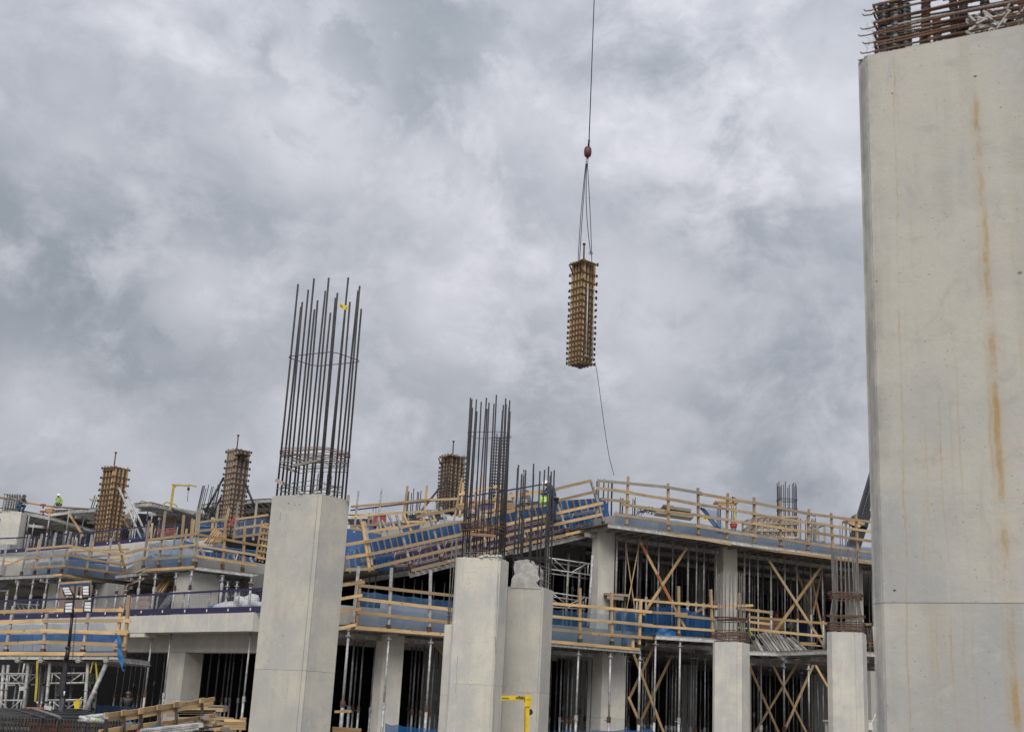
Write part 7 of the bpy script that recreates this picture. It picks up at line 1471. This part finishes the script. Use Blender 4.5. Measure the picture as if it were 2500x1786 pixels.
rod(t, 'strut', Y(2138, 1742, 43), Y(2118, 1786, 43), .05, 'galv_light'); beam(t, 'bracket', Y(2121, 1762, 43), Y(2123, 1780, 43), .2, .1, 'white_tag'); beam(t, 'leg', Y(2017, 1760, 43.2), Y(2018, 1800, 43.2), .08, .06, 'concrete_pale')

# ================================================================== WORKERS
sit = dict()
def place(label, px_, py_, d, yaw, pose={}, z=None, **k):
    q = Y(px_, py_, d)
    if z is not None: q.z = z
    return person(label, q, yaw, pose, **k)
place('person in dark blue and a white helmet bending over the ramp form', 1349, 1281, 48.5, radians(-70), dict(wa=(0, -.02, 1.12), ch=(0, -.14, 1.30), nk=(0, -.24, 1.42), hd=(0, -.33, 1.48), cr=(0, -.36, 1.57), sL=(-.18, -.17, 1.38), sR=(.18, -.17, 1.38), eL=(-.2, -.28, 1.16), wL=(-.12, -.45, 1.14), hL=(-.1, -.51, 1.14),
      eR=(.2, -.28, 1.16), wR=(.12, -.45, 1.14), hR=(.1, -.51, 1.14)), top='denim', jacket='denim', trousers='navy', vest=False, s=1.05)
place('person in a lime vest with back turned, standing left of the bending worker', 1327, 1296, 55, pi, z=9.6, pose=dict(hd=(0, -.10, 1.56), cr=(0, -.14, 1.64), wL=(-.1, -.3, 1.2), hL=(-.06, -.36, 1.2), wR=(.1, -.3, 1.2), hR=(.06, -.36, 1.2)), top='hivis', jacket='hivis', trousers='cloth_grey', s=.98)
place('person in lime vest and dark helmet between the rear middle column bars', 1280, 1284, 55, pi * .8, z=9.6, pose=dict(hd=(0, -.06, 1.58)), top='hivis', jacket='cloth_grey', helmet='helmet_dark', trousers='cloth_grey')
place('person in an orange red vest behind the tall bars of the front middle column', 1149, 1300, 55, 0, dict(), z=9.0, top='hivis_orange', jacket='cloth_grey', helmet='hivis_orange', trousers='navy')
place('person crouching in dark clothes on the far left roof beside the headed bar cage', 49, 1250, 84, radians(60), dict(pel=(0, .25, .45), wa=(0, .18, .62), ch=(0, .0, .82), nk=(0, -.1, .95), hd=(0, -.16, 1.05), cr=(0, -.17, 1.15), sL=(-.18, -.02, .88), sR=(.18, -.02, .88), eL=(-.24, -.2, .68), wL=(-.15, -.4, .6), hL=(-.12, -.46, .58), eR=(.24, -.2, .68), wR=(.15, -.4, .6), hR=(.12, -.46, .58),
      pL=(-.1, .22, .42), pR=(.1, .22, .42), kL=(-.18, -.22, .5), kR=(.18, -.22, .5), aL=(-.15, .0, .1), aR=(.15, .0, .1), tL=(-.16, -.18, .04), tR=(.16, -.18, .04)), top='cloth_grey', jacket='cloth_grey', trousers='denim', helmet='helmet_dark', vest=False)
place('person in a yellow jacket and white helmet leaning forward on the far left roof', 139, 1262, 91, radians(-20), dict(ch=(0, -.12, 1.28), nk=(.03, -.2, 1.42), hd=(.05, -.24, 1.53), cr=(.06, -.25, 1.63), sL=(-.17, -.13, 1.36), sR=(.18, -.13, 1.36)), top='hivis', jacket='hivis', trousers='navy', vest=True, s=1.0)
place('person in lime behind the far barrier just left of the first standing form', 237, 1352, 84, radians(20), {}, top='hivis', jacket='hivis', trousers='navy')
place('person in lime vest bent low in the upper storey left of the flaring bars', 1724, 1562, 55, radians(80), z=5.03, pose=dict(wa=(0, -.02, 1.05), ch=(0, -.2, 1.2), nk=(0, -.32, 1.26), hd=(0, -.42, 1.28), cr=(0, -.5, 1.33), sL=(-.18, -.22, 1.24), sR=(.18, -.22, 1.24), eL=(-.2, -.3, .98), eR=(.2, -.3, .98), wL=(-.15, -.42, .8), hL=(-.13, -.46, .74), wR=(.15, -.42, .8), hR=(.13, -.46, .74)), top='hivis', jacket='cloth_grey', helmet='hivis')
place('person with a red hood or helmet standing in the upper storey behind the leaning beams', 1896, 1570, 56, radians(30), dict(), z=5.03, top='red_dark', jacket='red_dark', helmet='red', trousers='navy', vest=False, s=.95)
place('person in a lime sleeved jacket beside the worker in red behind the leaning beams', 1930, 1575, 57, radians(-40), dict(), z=5.03, top='hivis', jacket='cloth_grey', helmet='helmet_dark', trousers='navy', s=.9)
place('person in dark clothes in the shade of the left wing ground storey', 302, 1790, 50, radians(10), {}, top='hivis_orange', jacket='black', trousers='navy', helmet='helmet_dark', vest=False, s=.9)
# harness over the bending worker
